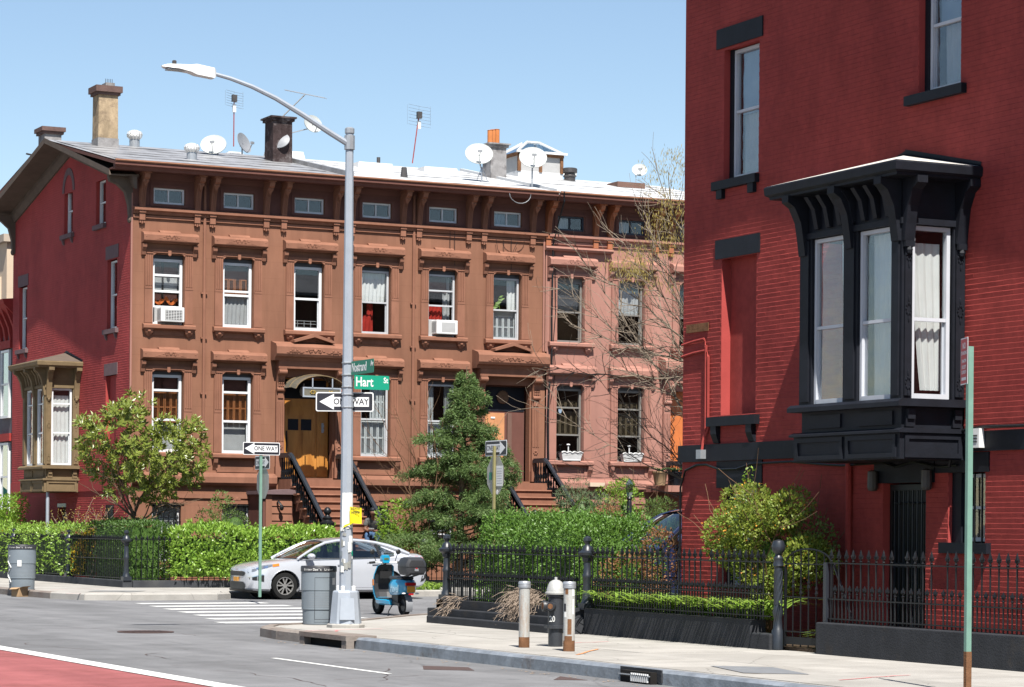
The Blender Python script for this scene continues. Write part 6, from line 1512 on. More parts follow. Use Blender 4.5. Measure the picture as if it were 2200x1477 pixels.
def yz(x, w_, z0, z1, k=.25): return [(x, -w_, z0+(z1-z0)*k), (x, -w_*.8, z0), (x, w_*.8, z0), (x, w_, z0+(z1-z0)*k), (x, w_, z1-(z1-z0)*k), (x, w_*.75, z1), (x, -w_*.75, z1), (x, -w_, z1-(z1-z0)*k)]
mb = MB(); mb.rings([yz(-.27, .10, .52, .68), yz(-.20, .155, .46, .71), yz(-.02, .185, .42, .72), yz(.2, .185, .41, .71), yz(.38, .17, .41, .69), yz(.42, .15, .42, .66)]); S_('rear_body', mb, M['scoot_blue'], sm=True)
text_mesh('revel', .20, M['scoot_letter'], t, Matrix.Translation((.07, .1885, .535)) @ Matrix(((-1,0,0,0),(0,0,1,0),(0,1,0,0),(0,0,0,1))), 'lettering', .95, thick=.001).location = (0, 0, 0)
bpy.data.objects[[o.name for o in t.children if o.name.startswith('lettering')][0]].data.transform(Matrix.Translation(absloc(t)))
mb = MB(); mb.box(-.14, .46, -.14, .14, .71, .78); S_('seat', mb, M['plastic_dark'], bv=.03)
mb = MB(); mb.rings([yz(-.58, .16, .86, 1.10, .3), yz(-.54, .21, .82, 1.13, .3), yz(-.35, .235, .81, 1.16, .3), yz(-.16, .22, .82, 1.13, .3), yz(-.12, .18, .85, 1.08, .3)]); tc = S_('top_case', mb, M['plastic_dark'], sm=True)
mb = MB(); mb.rings([yz(-.583, .17, .965, .98, .3), yz(-.545, .216, .965, .98, .3), yz(-.35, .241, .965, .98, .3), yz(-.16, .226, .965, .98, .3)]); S_('case_seam', mb, M['car_black'], tc)
mb = MB(); mb.box(-.592, -.575, -.03, .05, .89, .94); S_('case_latch', mb, M['galv'], tc); mb = MB(); mb.box(-.594, -.575, -.005, .03, .935, .955); S_('case_button', mb, M['lamp_red'], tc)
mb = MB(); mb.bar((-.45, -.08, .82), (-.05, -.08, .76), .03, .03); mb.bar((-.45, .08, .82), (-.05, .08, .76), .03, .03); S_('rack', mb, M['iron_black'])
mb = MB(); mb.box(-.30, -.26, -.115, .115, .60, .665); S_('tail_light', mb, M['lamp_red'], bv=.01)
mb = MB(); mb.box(-.315, -.305, -.085, .085, .47, .59); S_('number_plate', mb, M['plate_gold']); mb = MB(); mb.box(-.32, -.305, -.05, .05, .42, .455); S_('reflector', mb, M['lamp_red'])
for s in (-1, 1):
    mb = MB(); mb.ball((-.28, s*.14, .45), .03, .045, .018, 8, 6); S_('indicator', mb, M['white_metal'], sm=True)
mb = MB(); mb.rings([[( -.0-.245*math.cos(a), y, .215+.245*math.sin(a)) for y in (-.07, -.05, .05, .07)] for a in [R(-30+12*k) for k in range(11)]], cap=False, close=False); S_('rear_fender', mb, M['dish_grey'], sm=True)
mb = MB(); mb.bar((0, -.09, .22), (.42, -.09, .28), .05, .06); mb.bar((0, .09, .22), (.42, .09, .28), .05, .06); mb.box(.1, .4, -.1, .1, .22, .42); S_('swing_arm', mb, M['car_black'])
mb = MB(); mb.rings([yz(.36, .16, .20, .31), yz(.5, .19, .20, .33), yz(.95, .19, .20, .33), yz(1.08, .15, .22, .36)]); S_('floor_skirt', mb, M['scoot_blue'], sm=True)
mb = MB(); mb.box(.42, .98, -.165, .165, .325, .34); S_('footboard', mb, M['plastic_dark'])
mb = MB()
fr = [(1.02, .19, .30), (1.08, .215, .45), (1.10, .225, .62), (1.05, .215, .80), (.98, .18, .96), (.95, .12, 1.0)]
mb.rings([[(x-.02, -w_, z), (x+.05, -w_*.75, z), (x+.09, 0, z), (x+.05, w_*.75, z), (x-.02, w_, z), (x-.05, w_*.97, z), (x+.0, w_*.8, z), (x+.0, -w_*.8, z), (x-.05, -w_*.97, z)] for x, w_, z in fr]); S_('front_shield', mb, M['scoot_blue'], sm=True)
mb = MB(); mb.rings([[(x-.03, -w_*.85, z), (x-.012, -w_*.4, z), (x-.012, w_*.4, z), (x-.03, w_*.85, z), (x+.02, 0, z)] for x, w_, z in fr]); S_('inner_panel', mb, M['plastic_dark'])
mb = MB(); mb.box(.93, .985, -.13, .12, .72, .86); S_('glove_recess', mb, M['car_black'])
mb = MB(); mb.tube([(1.28, 0, .215), (1.12, 0, .6), (.97, 0, 1.05)], .03, 8); S_('steering_stem', mb, M['car_black'])
mb = MB(); mb.tube([(.90, -.34, 1.03), (.93, -.2, 1.04), (.97, 0, 1.02), (.93, .2, 1.04), (.90, .34, 1.03)], .017, 8); hb_ = S_('handlebar', mb, M['white_metal'], sm=True)
for s in (-1, 1):
    mb = MB(); mb.tube([(.90, s*.36, 1.03), (.92, s*.24, 1.04)], .024, 8); S_('grip', mb, M['car_black'], hb_); mb = MB(); mb.tube([(.98, s*.2, 1.04), (.97, s*.38, 1.02)], .008, 5); S_('brake_lever', mb, M['car_black'], hb_)
    mb = MB(); mb.tube([(.94, s*.2, 1.04), (.95, s*.24, 1.15), (.96, s*.27, 1.22)], .008, 5); S_('mirror_stalk', mb, M['car_black'], hb_); mb = MB(); mb.ball((.955, s*.28, 1.25), .02, .055, .052, 12, 8); S_('mirror', mb, M['car_black'], hb_, True)
mb = MB(); mb.rings([yz(.90, .075, 1.03, 1.17, .2), yz(.96, .085, 1.02, 1.19, .2), yz(1.04, .075, 1.02, 1.17, .2)]); S_('instrument_pod', mb, M['scoot_blue'], sm=True); mb = MB(); mb.box(.892, .9, -.05, .05, 1.09, 1.13); S_('display', mb, M['leaf_juniper'])
mb = MB(); mb.tube([(.35, .10, .22), (.30, .2, .1), (.28, .24, .012), (.20, .25, .01)], .012, 5); S_('kickstand', mb, M['iron_black'])
mb = MB(); mb.rings([[(1.28-.245*math.cos(a), y, .215+.245*math.sin(a)) for y in (-.06, -.045, .045, .06)] for a in [R(20+14*k) for k in range(9)]], cap=False, close=False); S_('front_fender', mb, M['scoot_blue'], sm=True)
mb = MB(); mb.box(1.0, 1.06, .225, .235, .58, .70); S_('side_reflector', mb, M['lamp_amber'])
# ------------------------------------------------------------ vegetation
RND = random.Random(11)
def rvec(): 
    while True:
        v = Vector((RND.uniform(-1, 1), RND.uniform(-1, 1), RND.uniform(-1, 1)))
        if .05 < v.length < 1: return v.normalized()
def leafq(mb, p, d, n, l, w_, fold=.0):
    d = d.normalized(); s = d.cross(n)
    if s.length < 1e-4: s = d.orthogonal()
    s = s.normalized()*w_/2; m_ = p + d*l*.45; nn = s.cross(d).normalized()*fold*l
    b = len(mb.v); mb.v += [p, m_+s-nn, p+d*l, m_-s-nn]; mb.f.append((b, b+1, b+2, b+3))
def leafball(mb, c, r, n, l, w_, up=.3, out=.8):
    for _ in range(n):
        v = rvec(); p = c + Vector((v.x*r[0], v.y*r[1], v.z*r[2]))*RND.uniform(.55, 1)**.5
        leafq(mb, p, v*out + rvec()*.7 + Vector((0, 0, up)), rvec(), l*RND.uniform(.7, 1.25), w_*RND.uniform(.8, 1.2), .06)
def grow(mb, p, d, L, r, depth, tips, seg=4, wig=.18, up=.05, split=(2, 3), spread=.6, shrink=.68, rmin=.004, n=6):
    pts = [p.copy()]; rad = [r]; q = p.copy(); dd = d.normalized()
    for k in range(seg):
        dd = (dd + rvec()*wig + Vector((0, 0, up))).normalized(); q = q + dd*L/seg; pts.append(q.copy()); rad.append(max(rmin, r*(1-.45*(k+1)/seg)))
    mb.tube(pts, rad, n if r > .015 else 4, cap=False)
    if depth == 0: tips.append((q, dd)); return
    for j in range(RND.randint(*split)):
        f = RND.uniform(.45, 1.) if j else 1.; i = min(seg, max(1, int(f*seg)))
        nd = (dd + rvec()*spread).normalized(); grow(mb, pts[i], nd, L*shrink*RND.uniform(.8, 1.2), max(rmin, rad[i]*.72), depth-1, tips, seg, wig, up, split, spread, shrink, rmin, n)
    if depth <= 2: tips.append((q, dd))
def plant(name, loc, label, cat, group=None): return empty(name, loc, label, cat, group)
def shell_hedge(root, x0, x1, y0, y1, z0, z1, n, l, w_, mt, rnd=.25, amp=.10, freq=1.6, core=True, name='foliage', up=.35):
    c = Vector(((x0+x1)/2, (y0+y1)/2, (z0+z1)/2)); h = Vector(((x1-x0)/2, (y1-y0)/2, (z1-z0)/2)); mb = MB()
    A = [h.y*h.z, h.y*h.z, h.x*h.z, h.x*h.z, h.x*h.y*1.0]; T_ = sum(A)
    for _ in range(n):
        k = RND.choices(range(5), A)[0]; u, v = RND.uniform(-1, 1), RND.uniform(-1, 1)
        if k < 2: q = Vector(((-1, 1)[k], u, v))
        elif k < 4: q = Vector((u, (-1, 1)[k-2], v))
        else: q = Vector((u, v, 1))
        nrm = Vector((q.x**5, q.y**5, max(-.2, q.z**5))).normalized()
        p = Vector((q.x*h.x, q.y*h.y, q.z*h.z))
        # round the upper edges
        if q.z > 0:
            over = max(0, (max(abs(q.x)*h.x-(h.x-rnd), abs(q.y)*h.y-(h.y-rnd)))); zt = h.z-rnd
            if p.z > zt and over > 0:
                if k == 4: p.z = zt + math.sqrt(max(0, rnd*rnd-over*over))
                else:
                    th = (p.z-zt)/rnd*math.pi/2; p.z = zt + rnd*math.sin(th); sh = rnd*(1-math.cos(th)); nrm = (nrm*math.cos(th) + Vector((0, 0, 1))*math.sin(th)).normalized()
                    if k < 2: p.x -= sh*(1 if q.x > 0 else -1)
                    else: p.y -= sh*(1 if q.y > 0 else -1)
        p = p + c; dsp = mnoise.noise(p*freq)*amp + mnoise.noise(p*freq*3.1)*amp*.7
        p = p + nrm*(dsp - abs(RND.gauss(0, .075)))
        leafq(mb, p, nrm*.7 + rvec()*.8 + Vector((0, 0, up)), nrm+rvec()*.5, l*RND.uniform(.7, 1.3), w_*RND.uniform(.8, 1.2), .08)
    for _ in range(int(n/110)):                      # stray shoots breaking the outline
        p = Vector((RND.uniform(x0+.15, x1-.15), RND.uniform(y0+.1, y1-.1), z1-.05)); d = (Vector((0, 0, 1)) + rvec()*.5).normalized(); L = RND.uniform(.06, .22)
        for q in range(7): leafq(mb, p + d*L*q/6, d*.5 + rvec(), rvec(), l*RND.uniform(.7, 1.1), w_, .08)
    if core:
        m2 = MB(); e = .20; m2.box(x0+e, x1-e, y0+e, y1-e, z0, z1-rnd-.02); m2.taper(x0+e, x1-e, y0+e, y1-e, z1-rnd-.02, z1-e-.03, min(rnd*.75, (x1-x0)*.3), min(rnd*.75, (y1-y0)*.3)); m2.build('shade_core', M['leaf_hedge_dark'], root)  # added solid core, its dark colour stands for shade between leaves
    return mb.build(name, mt, root)
# --- laurel hedge over the front fence
t = plant('laurel_hedge', (23.5, 62.8, G), 'glossy bright green laurel hedge spilling over the front fence behind the sedan', 'hedge', 'garden hedges')
shell_hedge(t, 21.35, 26.0, 62.3, 63.5, .42, 1.63, 10000, .11, .055, M['leaf_hedge_left'], .25, .24, 1.5)
mb = MB(); leafball(mb, Vector((23.0, 62.25, .75)), (1.2, .2, .35), 900, .10, .05); leafball(mb, Vector((25.0, 62.25, .8)), (.9, .2, .4), 700, .10, .05); mb.build('lower_sprays', M['leaf_hedge_left'], t)
t = plant('corner_hedge', (20.9, 64, G), 'dark green shaded hedge block at the garden corner post', 'hedge', 'garden hedges')
shell_hedge(t, 20.22, 21.35, 62.75, 66.2, .3, 1.82, 7000, .075, .035, M['leaf_hedge_dark'], .12, .07)  # dark leaf material puts the shade of this corner into the colour
t = plant('privet_hedge', (20.6, 72, G), 'bright green privet hedge behind the avenue fence by the litter bin', 'hedge', 'garden hedges')
shell_hedge(t, 20.05, 20.85, 67.0, 82, .35, 1.68, 9500, .085, .042, M['leaf_hedge_left'], .2, .2, 1.2)
t = plant('forsythia', (20.6, 66.6, G), 'forsythia with yellow blossom showing through the avenue fence', 'shrub')
mb = MB(); leafball(mb, Vector((20.5, 66.7, 1.25)), (.3, .55, .35), 700, .055, .035); leafball(mb, Vector((20.2, 67.0, .8)), (.15, .5, .5), 350, .055, .035); leafball(mb, Vector((20.5, 76.5, 1.6)), (.3, .7, .14), 250, .055, .035); mb.build('blossom', M['flower_yellow'], t)
mb = MB(); tips = []
for k in range(9): grow(mb, Vector((20.5, 66.7, .2)), Vector((RND.uniform(-.4, .4), RND.uniform(-.5, .5), 1)), .8, .012, 1, tips, 3, .1, .0, (2, 3), .5)
mb.build('stems', M['twig_brown'], t)
# --- round crowned magnolia
mc = P(308, 960, 'Y', 64.6); base = P(288, 1130, 'Y', 64.6); base.z = .19
t = plant('magnolia_tree', base, 'young magnolia tree with glossy olive leaves behind the corner fence', 'tree')
mb = MB(); tips = []
grow(mb, base, Vector((.02, 0, 1)), 1.75, .075, 0, [], 5, .03, .1)
fork = base + Vector((.03, 0, 1.7))
mb.tube([base, base+Vector((.01, .0, .9)), fork], [.08, .07, .065], 8)
for k in range(11):
    a = k*2*math.pi/11 + RND.uniform(-.2, .2); el = RND.uniform(.35, 1.3)
    grow(mb, fork+Vector((0, 0, RND.uniform(-.25, .3))), Vector((math.cos(a)*math.cos(el)*1.1, math.sin(a)*math.cos(el), math.sin(el)*.9)), RND.uniform(.85, 1.25), .03, 2, tips, 4, .2, .06, (2, 3), .75, .72, .005)
mb.build('trunk', M['bark'], t, smooth=True)
mb = MB(); k = 0
while k < 540:
    v = rvec(); rr = RND.uniform(.25, 1)**.5; p = mc + Vector((v.x*1.92*rr, v.y*1.5*rr, v.z*1.5*rr))
    if v.z > 0: p.x += -.12*v.z
    if p.z < 2.0 + .5*abs(p.x-mc.x)*.3: continue
    if mnoise.noise(p*1.1) < -.16: continue
    if v.z > .55 and abs(p.x-mc.x+.45) > 1.25*(1.15-v.z)*1.6: continue
    k += 1; ax = (v + Vector((0, 0, .7)) + rvec()*.5).normalized(); nl = RND.randint(9, 15)
    for j in range(nl):
        th = j*2.4; s1 = ax.orthogonal().normalized(); s2 = ax.cross(s1)
        d = (s1*math.cos(th)+s2*math.sin(th))*RND.uniform(.6, 1.1) + ax*RND.uniform(.15, .9)
        leafq(mb, p+ax*RND.uniform(-.08, .06), d, ax, RND.uniform(.12, .20), RND.uniform(.05, .07), .14)
mb.build('crown', M['leaf_magnolia'], t)
# --- small plants of the left yard
t = plant('spring_bush', (20.9, 69.2, G), 'twiggy tan bush with fine new leaves against the brick gable wall', 'shrub')
mb = MB(); tips = []
b0 = P(197, 1150, 'X', 21.0); b0.z = .2
for k in range(16): grow(mb, b0, Vector((RND.uniform(-.4, .4), RND.uniform(-.7, .7), 1)), 1.05, .012, 2, tips, 3, .12, .02, (2, 3), .5)
mb.build('stems', M['twig_grey'], t); mb = MB()
for p, d in tips:
    for _ in range(7): leafq(mb, p+rvec()*.09, rvec()+Vector((0, 0, .5)), rvec(), .045, .025)
mb.build('leaves', M['leaf_tan'], t)
t = plant('climbing_evergreen', (20.8, 79, G), 'tall leafy evergreen shrub at the far end of the gable wall', 'shrub')
mb = MB(); c = P(15, 1095, 'X', 20.9)
for k in range(9): leafball(mb, c + Vector((RND.uniform(-.3, .3), RND.uniform(-.8, .8), RND.uniform(-.6, .9-.25*abs(k-4)))), (.45, .55, .4), 220, .10, .05)
mb.build('foliage', M['leaf_bright'], t); mb = MB(); mb.tube([(c.x, c.y, .2), (c.x, c.y, c.z)], .04, 6); mb.build('stem', M['bark'], t)
t = plant('box_ball', (24.6, 64.5, G), 'small rounded box ball bush behind the laurel hedge', 'shrub')
c = P(505, 1135, 'Y', 64.6); mb = MB(); leafball(mb, c, (.42, .4, .5), 1500, .035, .02); mb.build('foliage', M['leaf_mid'], t); mb = MB(); mb.ball(tuple(c), .25, .24, .3); mb.build('shade_core', M['leaf_hedge_dark'], t)  # dark ball added as the shade inside the bush
t = plant('loose_shrub', (24, 65, G), 'loose light green shrub in front of the ground floor window grille', 'shrub')
c = P(475, 1100, 'Y', 65.2); mb = MB()
for k in range(8): leafball(mb, c + Vector((RND.uniform(-.4, .35), RND.uniform(-.3, .3), RND.uniform(-.5, .35))), (.28, .25, .25), 110, .07, .035)
mb.build('foliage', M['leaf_mid'], t); mb = MB(); tips = []
for k in range(6): grow(mb, Vector((c.x, c.y, .2)), Vector((RND.uniform(-.3, .3), RND.uniform(-.3, .3), 1)), 1.3, .012, 1, tips, 3, .1)
mb.build('stems', M['twig_brown'], t)
# --- bare shrub and bright shrub between the stoops
b0 = P(905, 1200, 'Y', 62.9); b0.z = .19
t = plant('bare_shrub', b0, 'tall leafless shrub with thin arching stems left of the conifer', 'shrub')
mb = MB(); tips = []
for (tx, ty, r) in [(770, 900, .014), (800, 860, .018), (790, 960, .014), (845, 870, .02), (835, 990, .012), (915, 830, .022), (880, 850, .02), (925, 865, .016), (950, 900, .014), (765, 1010, .012), (780, 1050, .01), (860, 920, .014)]:
    e = P(tx, ty, 'Y', 62.9 + RND.uniform(-.8, .8)); L = (e-b0).length; mid = b0.lerp(e, .45) + Vector((.35, RND.uniform(-.2, .2), .15*L))
    pts = [b0.lerp(mid, k/5) if k < 5 else mid.lerp(e, (k-5)/5) for k in range(11)]; pts = [p + rvec()*.03 for p in pts]
    mb.tube(pts, [r*(1-.7*k/10) for k in range(11)], 5)
    for q in range(3, 10):
        grow(mb, pts[q], (pts[q]-pts[q-1]).normalized()+rvec()*.7, RND.uniform(.25, .7), r*.4, 1, tips, 3, .15, .04, (1, 2), .6, .7, .003, 4)
mb.build('stems', M['twig_brown'], t)
t = plant('bright_shrub', (29.2, 63.2, G), 'bright lime green shrub beside the conifer above the silver sedan', 'shrub')
c = P(858, 1130, 'Y', 63.2); mb = MB()
for k in range(16): leafball(mb, c + Vector((RND.uniform(-.55, .6), RND.uniform(-.4, .4), RND.uniform(-.55, .5))), (.25, .25, .22), 120, .085, .045)
mb.build('foliage', M['leaf_bright'], t); mb = MB(); tips = []
for k in range(6): grow(mb, Vector((c.x, c.y, .2)), Vector((RND.uniform(-.3, .3), RND.uniform(-.3, .3), 1)), 1.4, .014, 1, tips, 3, .1)
mb.build('stems', M['twig_brown'], t)
# --- conifer
cb = P(985, 1180, 'Y', 62.6); cb.z = .19; ctop = P(1003, 788, 'Y', 62.6)
t = plant('conifer_tree', cb, 'dark green conifer with drooping feathery sprays before the second house', 'tree')
mb = MB(); mb.tube([cb, cb.lerp(ctop, .5), ctop], [.13, .08, .01], 8); leafball(LM_, ctop, (.07, .07, .3), 120, .11, .024) if False else None; mb.build('trunk', M['bark'], t)
mb = MB(); stems = MB(); HT = ctop.z-.25
NB = 104
LONG = {22: (-.3, 1.95), 30: (-.5, 1.75), 41: (-.2, 1.5), 55: (-.4, 1.45), 63: (-.25, 1.25), 74: (-.45, .85), 34: (2.7, 1.5), 48: (2.9, 1.2), 16: (-.6, 2.0), 66: (-.15, 1.1)}
for k in range(NB):
    f = (k+.5)/NB; z = .45 + (HT-.45)*f**.9; a = k*2.39996 + RND.uniform(-.5, .5)
    Rm = 1.7*(1-f)**.75*RND.uniform(.38, 1.15)*(1+.18*math.sin(5*f*6.28+a)) + .10
    if RND.random() < .16 and f < .8: Rm *= 1.4
    if k in LONG: a, Rm = LONG[k]
    base = cb.lerp(ctop, (z-.19)/(ctop.z-.19)); d = Vector((math.cos(a), math.sin(a), 0)); sd = d.cross(Vector((0, 0, 1))); pts = []; lift = RND.uniform(.15, .6)
    for j in range(7):
        u = j/6; pts.append(base + d*Rm*u + Vector((0, 0, lift*Rm*u - .42*Rm*u*u + .06*u)))
    stems.tube(pts, [.02*(1-u_/7)+.003 for u_ in range(7)], 4)
    nf = int(8 + 10*Rm)
    for q in range(nf):                                     # side fronds
        u = .25 + .78*q/nf; j = min(5, int(u*6)); p = pts[j].lerp(pts[min(6, j+1)], min(1, u*6-j)); L = ((1.1-u)*.55*Rm + .10)*RND.uniform(.7, 1.25); sg = 1 if q % 2 else -1
        fd_ = (d*.75 + sd*sg*RND.uniform(.5, 1.1) + Vector((0, 0, RND.uniform(-.15, .3)))).normalized()
        for m_ in range(int(28 + 80*L)):
            w_ = RND.random(); c = p + fd_*L*w_ + Vector((0, 0, -.12*L*w_*w_)) + rvec()*.045*(1.3-w_) + Vector((0, 0, RND.gauss(-.03, .06))); leafq(mb, c, fd_*.8 + rvec()*.8 + Vector((0, 0, -.1)), rvec(), RND.uniform(.06, .13), .024)
stems.build('branches', M['bark'], t); mb.build('crown', M['leaf_conifer'], t)
# --- clipped hedge behind the near corner fence
t = plant('clipped_hedge', (19.6, 37, G), 'large rounded clipped box hedge behind the corner fence and hydrant', 'hedge', 'garden hedges')
shell_hedge(t, 18.62, 20.2, 35.4, 38.95, .25, 1.93, 30000, .05, .03, M['leaf_hedge_right'], .55, .22, 1.3)
mb = MB(); leafball(mb, Vector((20.15, 35.3, 1.25)), (.35, .35, .55), 1300, .045, .03); leafball(mb, Vector((19.5, 35.2, .9)), (.6, .25, .5), 900, .045, .03); mb.build('dry_patch', M['leaf_russet'], t)
# --- shrubs of the pink house garden
for nm, lab, px, py, Yp, rx, rz, n, mt, l, w_ in (('juniper', 'soft grey green juniper beside the pink house steps', 1255, 1075, 64.2, 1.0, .65, 1900, 'leaf_juniper', .13, .02), ('spiraea', 'bright green shrub around the yard lamp post', 1345, 1085, 64.6, .8, .95, 1500, 'leaf_bright', .08, .045),
                                            ('dark_juniper', 'dark olive juniper next to the red house corner', 1425, 1105, 64.0, .75, .6, 1900, 'leaf_mid', .10, .02), ('red_shrub', 'low shrub with reddish new leaves in front of the juniper', 1300, 1098, 63.0, .6, .25, 700, 'leaf_russet', .06, .035)):
    c = P(px, py, 'Y', Yp); t = plant(nm, (c.x, c.y, G), lab, 'shrub'); mb = MB()
    for k in range(12): leafball(mb, c + Vector((RND.uniform(-.65, .65)*rx, RND.uniform(-.5, .5)*rx, RND.uniform(-.7, .6)*rz)), (rx*.38, rx*.38, rz*.38), n//12, l, w_)
    mb.build('foliage', M[mt], t); mb = MB(); tips = []
    for k in range(6): grow(mb, Vector((c.x, c.y, .2)), Vector((RND.uniform(-.35, .35), RND.uniform(-.3, .3), 1)), max(.5, c.z-.4), .016, 1, tips, 3, .1)
    mb.build('stems', M['twig_brown'], t)
    mb = MB(); mb.ball((c.x, c.y, (c.z+.2)/2), rx*.55, rx*.5, max(.3, c.z*.5)); mb.build('shade_core', M['leaf_hedge_dark'], t)  # dark ball added to read as shade within the foliage
# --- dry ornamental grass on the stepped kerb
for i, (x, y, z, r, n, lab) in enumerate([(18.2, 38.75, .50, .2, 160, 'small clump of dry brown stalks drooping over the stepped kerb near its end'), (18.24, 36.2, .55, .38, 900, 'large mass of dry brown stalks behind the fire hydrant')]):
    t = plant('dry_grass', (x, y, .3), lab, 'dry plant', 'dried plants on the stepped kerb'); mb = MB()
    for k in range(n):
        p = Vector((x+RND.uniform(-.1, .25), y+RND.gauss(0, r*.55), z+RND.uniform(-.2, .22 if i else .1))); d = Vector((-1, RND.uniform(-.6, .6), RND.uniform(-.3, .7))); pts = [p]
        for q in range(4): d = (d + rvec()*.35 + Vector((0, 0, -.32))).normalized(); pts.append(pts[-1]+d*RND.uniform(.05, .12))
        for a_, b_ in zip(pts, pts[1:]):
            s = (b_-a_).cross(rvec()).normalized()*.0034; bb = len(mb.v); mb.v += [a_-s, a_+s, b_+s, b_-s]; mb.f.append((bb, bb+1, bb+2, bb+3))
    mb.build('stalks', M['straw'], t)
# --- daylilies: separate clumps along the wall
def blade(mb, p, d, L, w_):
    pts = []; z = 0; q = p.copy(); v = Vector((d.x*.35, d.y*.35, 1)).normalized()
    s = v.cross(Vector((-d.y, d.x, 0))).normalized() if False else Vector((-d.y, d.x, 0))
    N = 5; row = []
    for k in range(N+1):
        ww = w_*(1-(k/N)**2)*.5+.002; row.append((q-s*ww, q+s*ww)); v = (v + Vector((d.x*.30, d.y*.30, -.20))).normalized(); q = q+v*L/N
    b = len(mb.v)
    for a_, c_ in row: mb.v += [a_, c_]
    for k in range(N): mb.f.append((b+2*k, b+2*k+1, b+2*k+3, b+2*k+2))
spots = [(18.62+RND.uniform(-.04, .12), 34.5-k*.225+RND.uniform(-.05, .05), .58) for k in range(23)] + [(19.2, 28.7, .2), (19.0, 28.3, .2), (19.4, 28.4, .2)]
LLAB = 'strappy green daylily clump in the middle of the row behind the side fence'
for i, (x, y, z) in enumerate(spots):
    lab = ('strappy green daylily clump nearest the twisted gate post' if i == 22 else 'strappy green daylily clump at the foot of the corner fence post' if i == 0 else LLAB) if i < 23 else 'strappy green daylily clump showing through the narrow gate'
    t = plant('daylily', (x, y, z-.3), lab, 'plant', 'daylilies along the fence' if i < 23 else 'daylilies behind the gate'); mb = MB()
    for k in range(24):
        a = RND.uniform(0, 2*math.pi); d = Vector((math.cos(a)-.55, math.sin(a)-.25, 0)).normalized(); blade(mb, Vector((x+RND.uniform(-.06, .06), y+RND.uniform(-.08, .08), z-.06)), d, RND.uniform(.45, .95), RND.uniform(.030, .050))
    mb.build('blades', M['leaf_blade'], t)
t = plant('bluebell_bed', (19.3, 33.6, G), 'upright pale green bulb foliage at the foot of the red house corner', 'plant'); mb = MB()
for k in range(260):
    p = Vector((19.4+RND.uniform(-.35, .5), 34.0+RND.uniform(-.7, .5), .2)); a = RND.uniform(0, 6.28); blade(mb, p, Vector((math.cos(a), math.sin(a), 0)), RND.uniform(.35, .75), .03)
mb.build('blades', M['leaf_pot'], t)
t = plant('grass_verge', (26.6, 59.2, G), 'tuft of strappy grass in the tree pit behind the sedan bumper', 'plant'); mb = MB()
for k in range(170):
    p = Vector((26.7+RND.uniform(-.5, .8), 59.3+RND.uniform(-.3, .4), .15)); a = RND.uniform(0, 6.28); blade(mb, p, Vector((math.cos(a), math.sin(a), 0)), RND.uniform(.3, .7), .03)
mb.build('blades', M['leaf_blade'], t)
# --- flowering bush against the red wall
bc = P(1655, 1165, 'X', 19.35); t = plant('flowering_bush', (bc.x, bc.y, G), 'rounded yellow green bush with orange blossom against the red brick wall', 'shrub')
mb = MB(); fl = MB()
for k in range(34):
    v = rvec()*RND.uniform(.6, 1.18); c = bc + Vector((v.x*.45, v.y*1.05, v.z*.62)) + Vector((0, -.25*max(0, -v.z), 0))
    leafball(mb, c, (.26, .32, .24), 420, .055, .032)
    for _ in range(7):
        p = c + rvec()*.27; leafball(fl, p, (.03, .03, .03), 3, .03, .022)
mb.build('foliage', M['leaf_bush'], t); fl.build('blossom', M['flower_orange'], t)
mb = MB(); tips = []
for k in range(8): grow(mb, Vector((bc.x, bc.y, .2)), Vector((RND.uniform(-.3, .3), RND.uniform(-.6, .6), 1)), 1.3, .02, 2, tips, 3, .14)
mb.build('stems', M['twig_brown'], t)
mb = MB(); mb.ball((bc.x+.12, bc.y+.05, bc.z-.35), .22, .5, .42); mb.build('shade_core', M['leaf_hedge_dark'], t)  # added dark core, shade of the bush's inside put into its colour
mb = MB(); c0 = P(1592, 1090, 'X', 19.4); c1_ = P(1612, 1010, 'X', 19.4); mb.tube([c0, c0.lerp(c1_, .5)+Vector((0, .02, 0)), c1_], [.012, .009, .004], 5); mb.build('leader', M['twig_brown'], t); mb = MB()
for k in range(120):
    p = c0.lerp(c1_, RND.random()) + rvec()*.07; leafq(mb, p, rvec()+Vector((0, 0, .5)), rvec(), .06, .03)
mb.build('leader_leaves', M['leaf_bright'], t)
bk = P(1745, 1180, 'X', 19.7); mb = MB(); leafball(mb, bk, (.3, .5, .5), 900, .05, .03); mb.build('shaded_side', M['leaf_mid'], t)  # darker leaves put the shade of this side into the colour
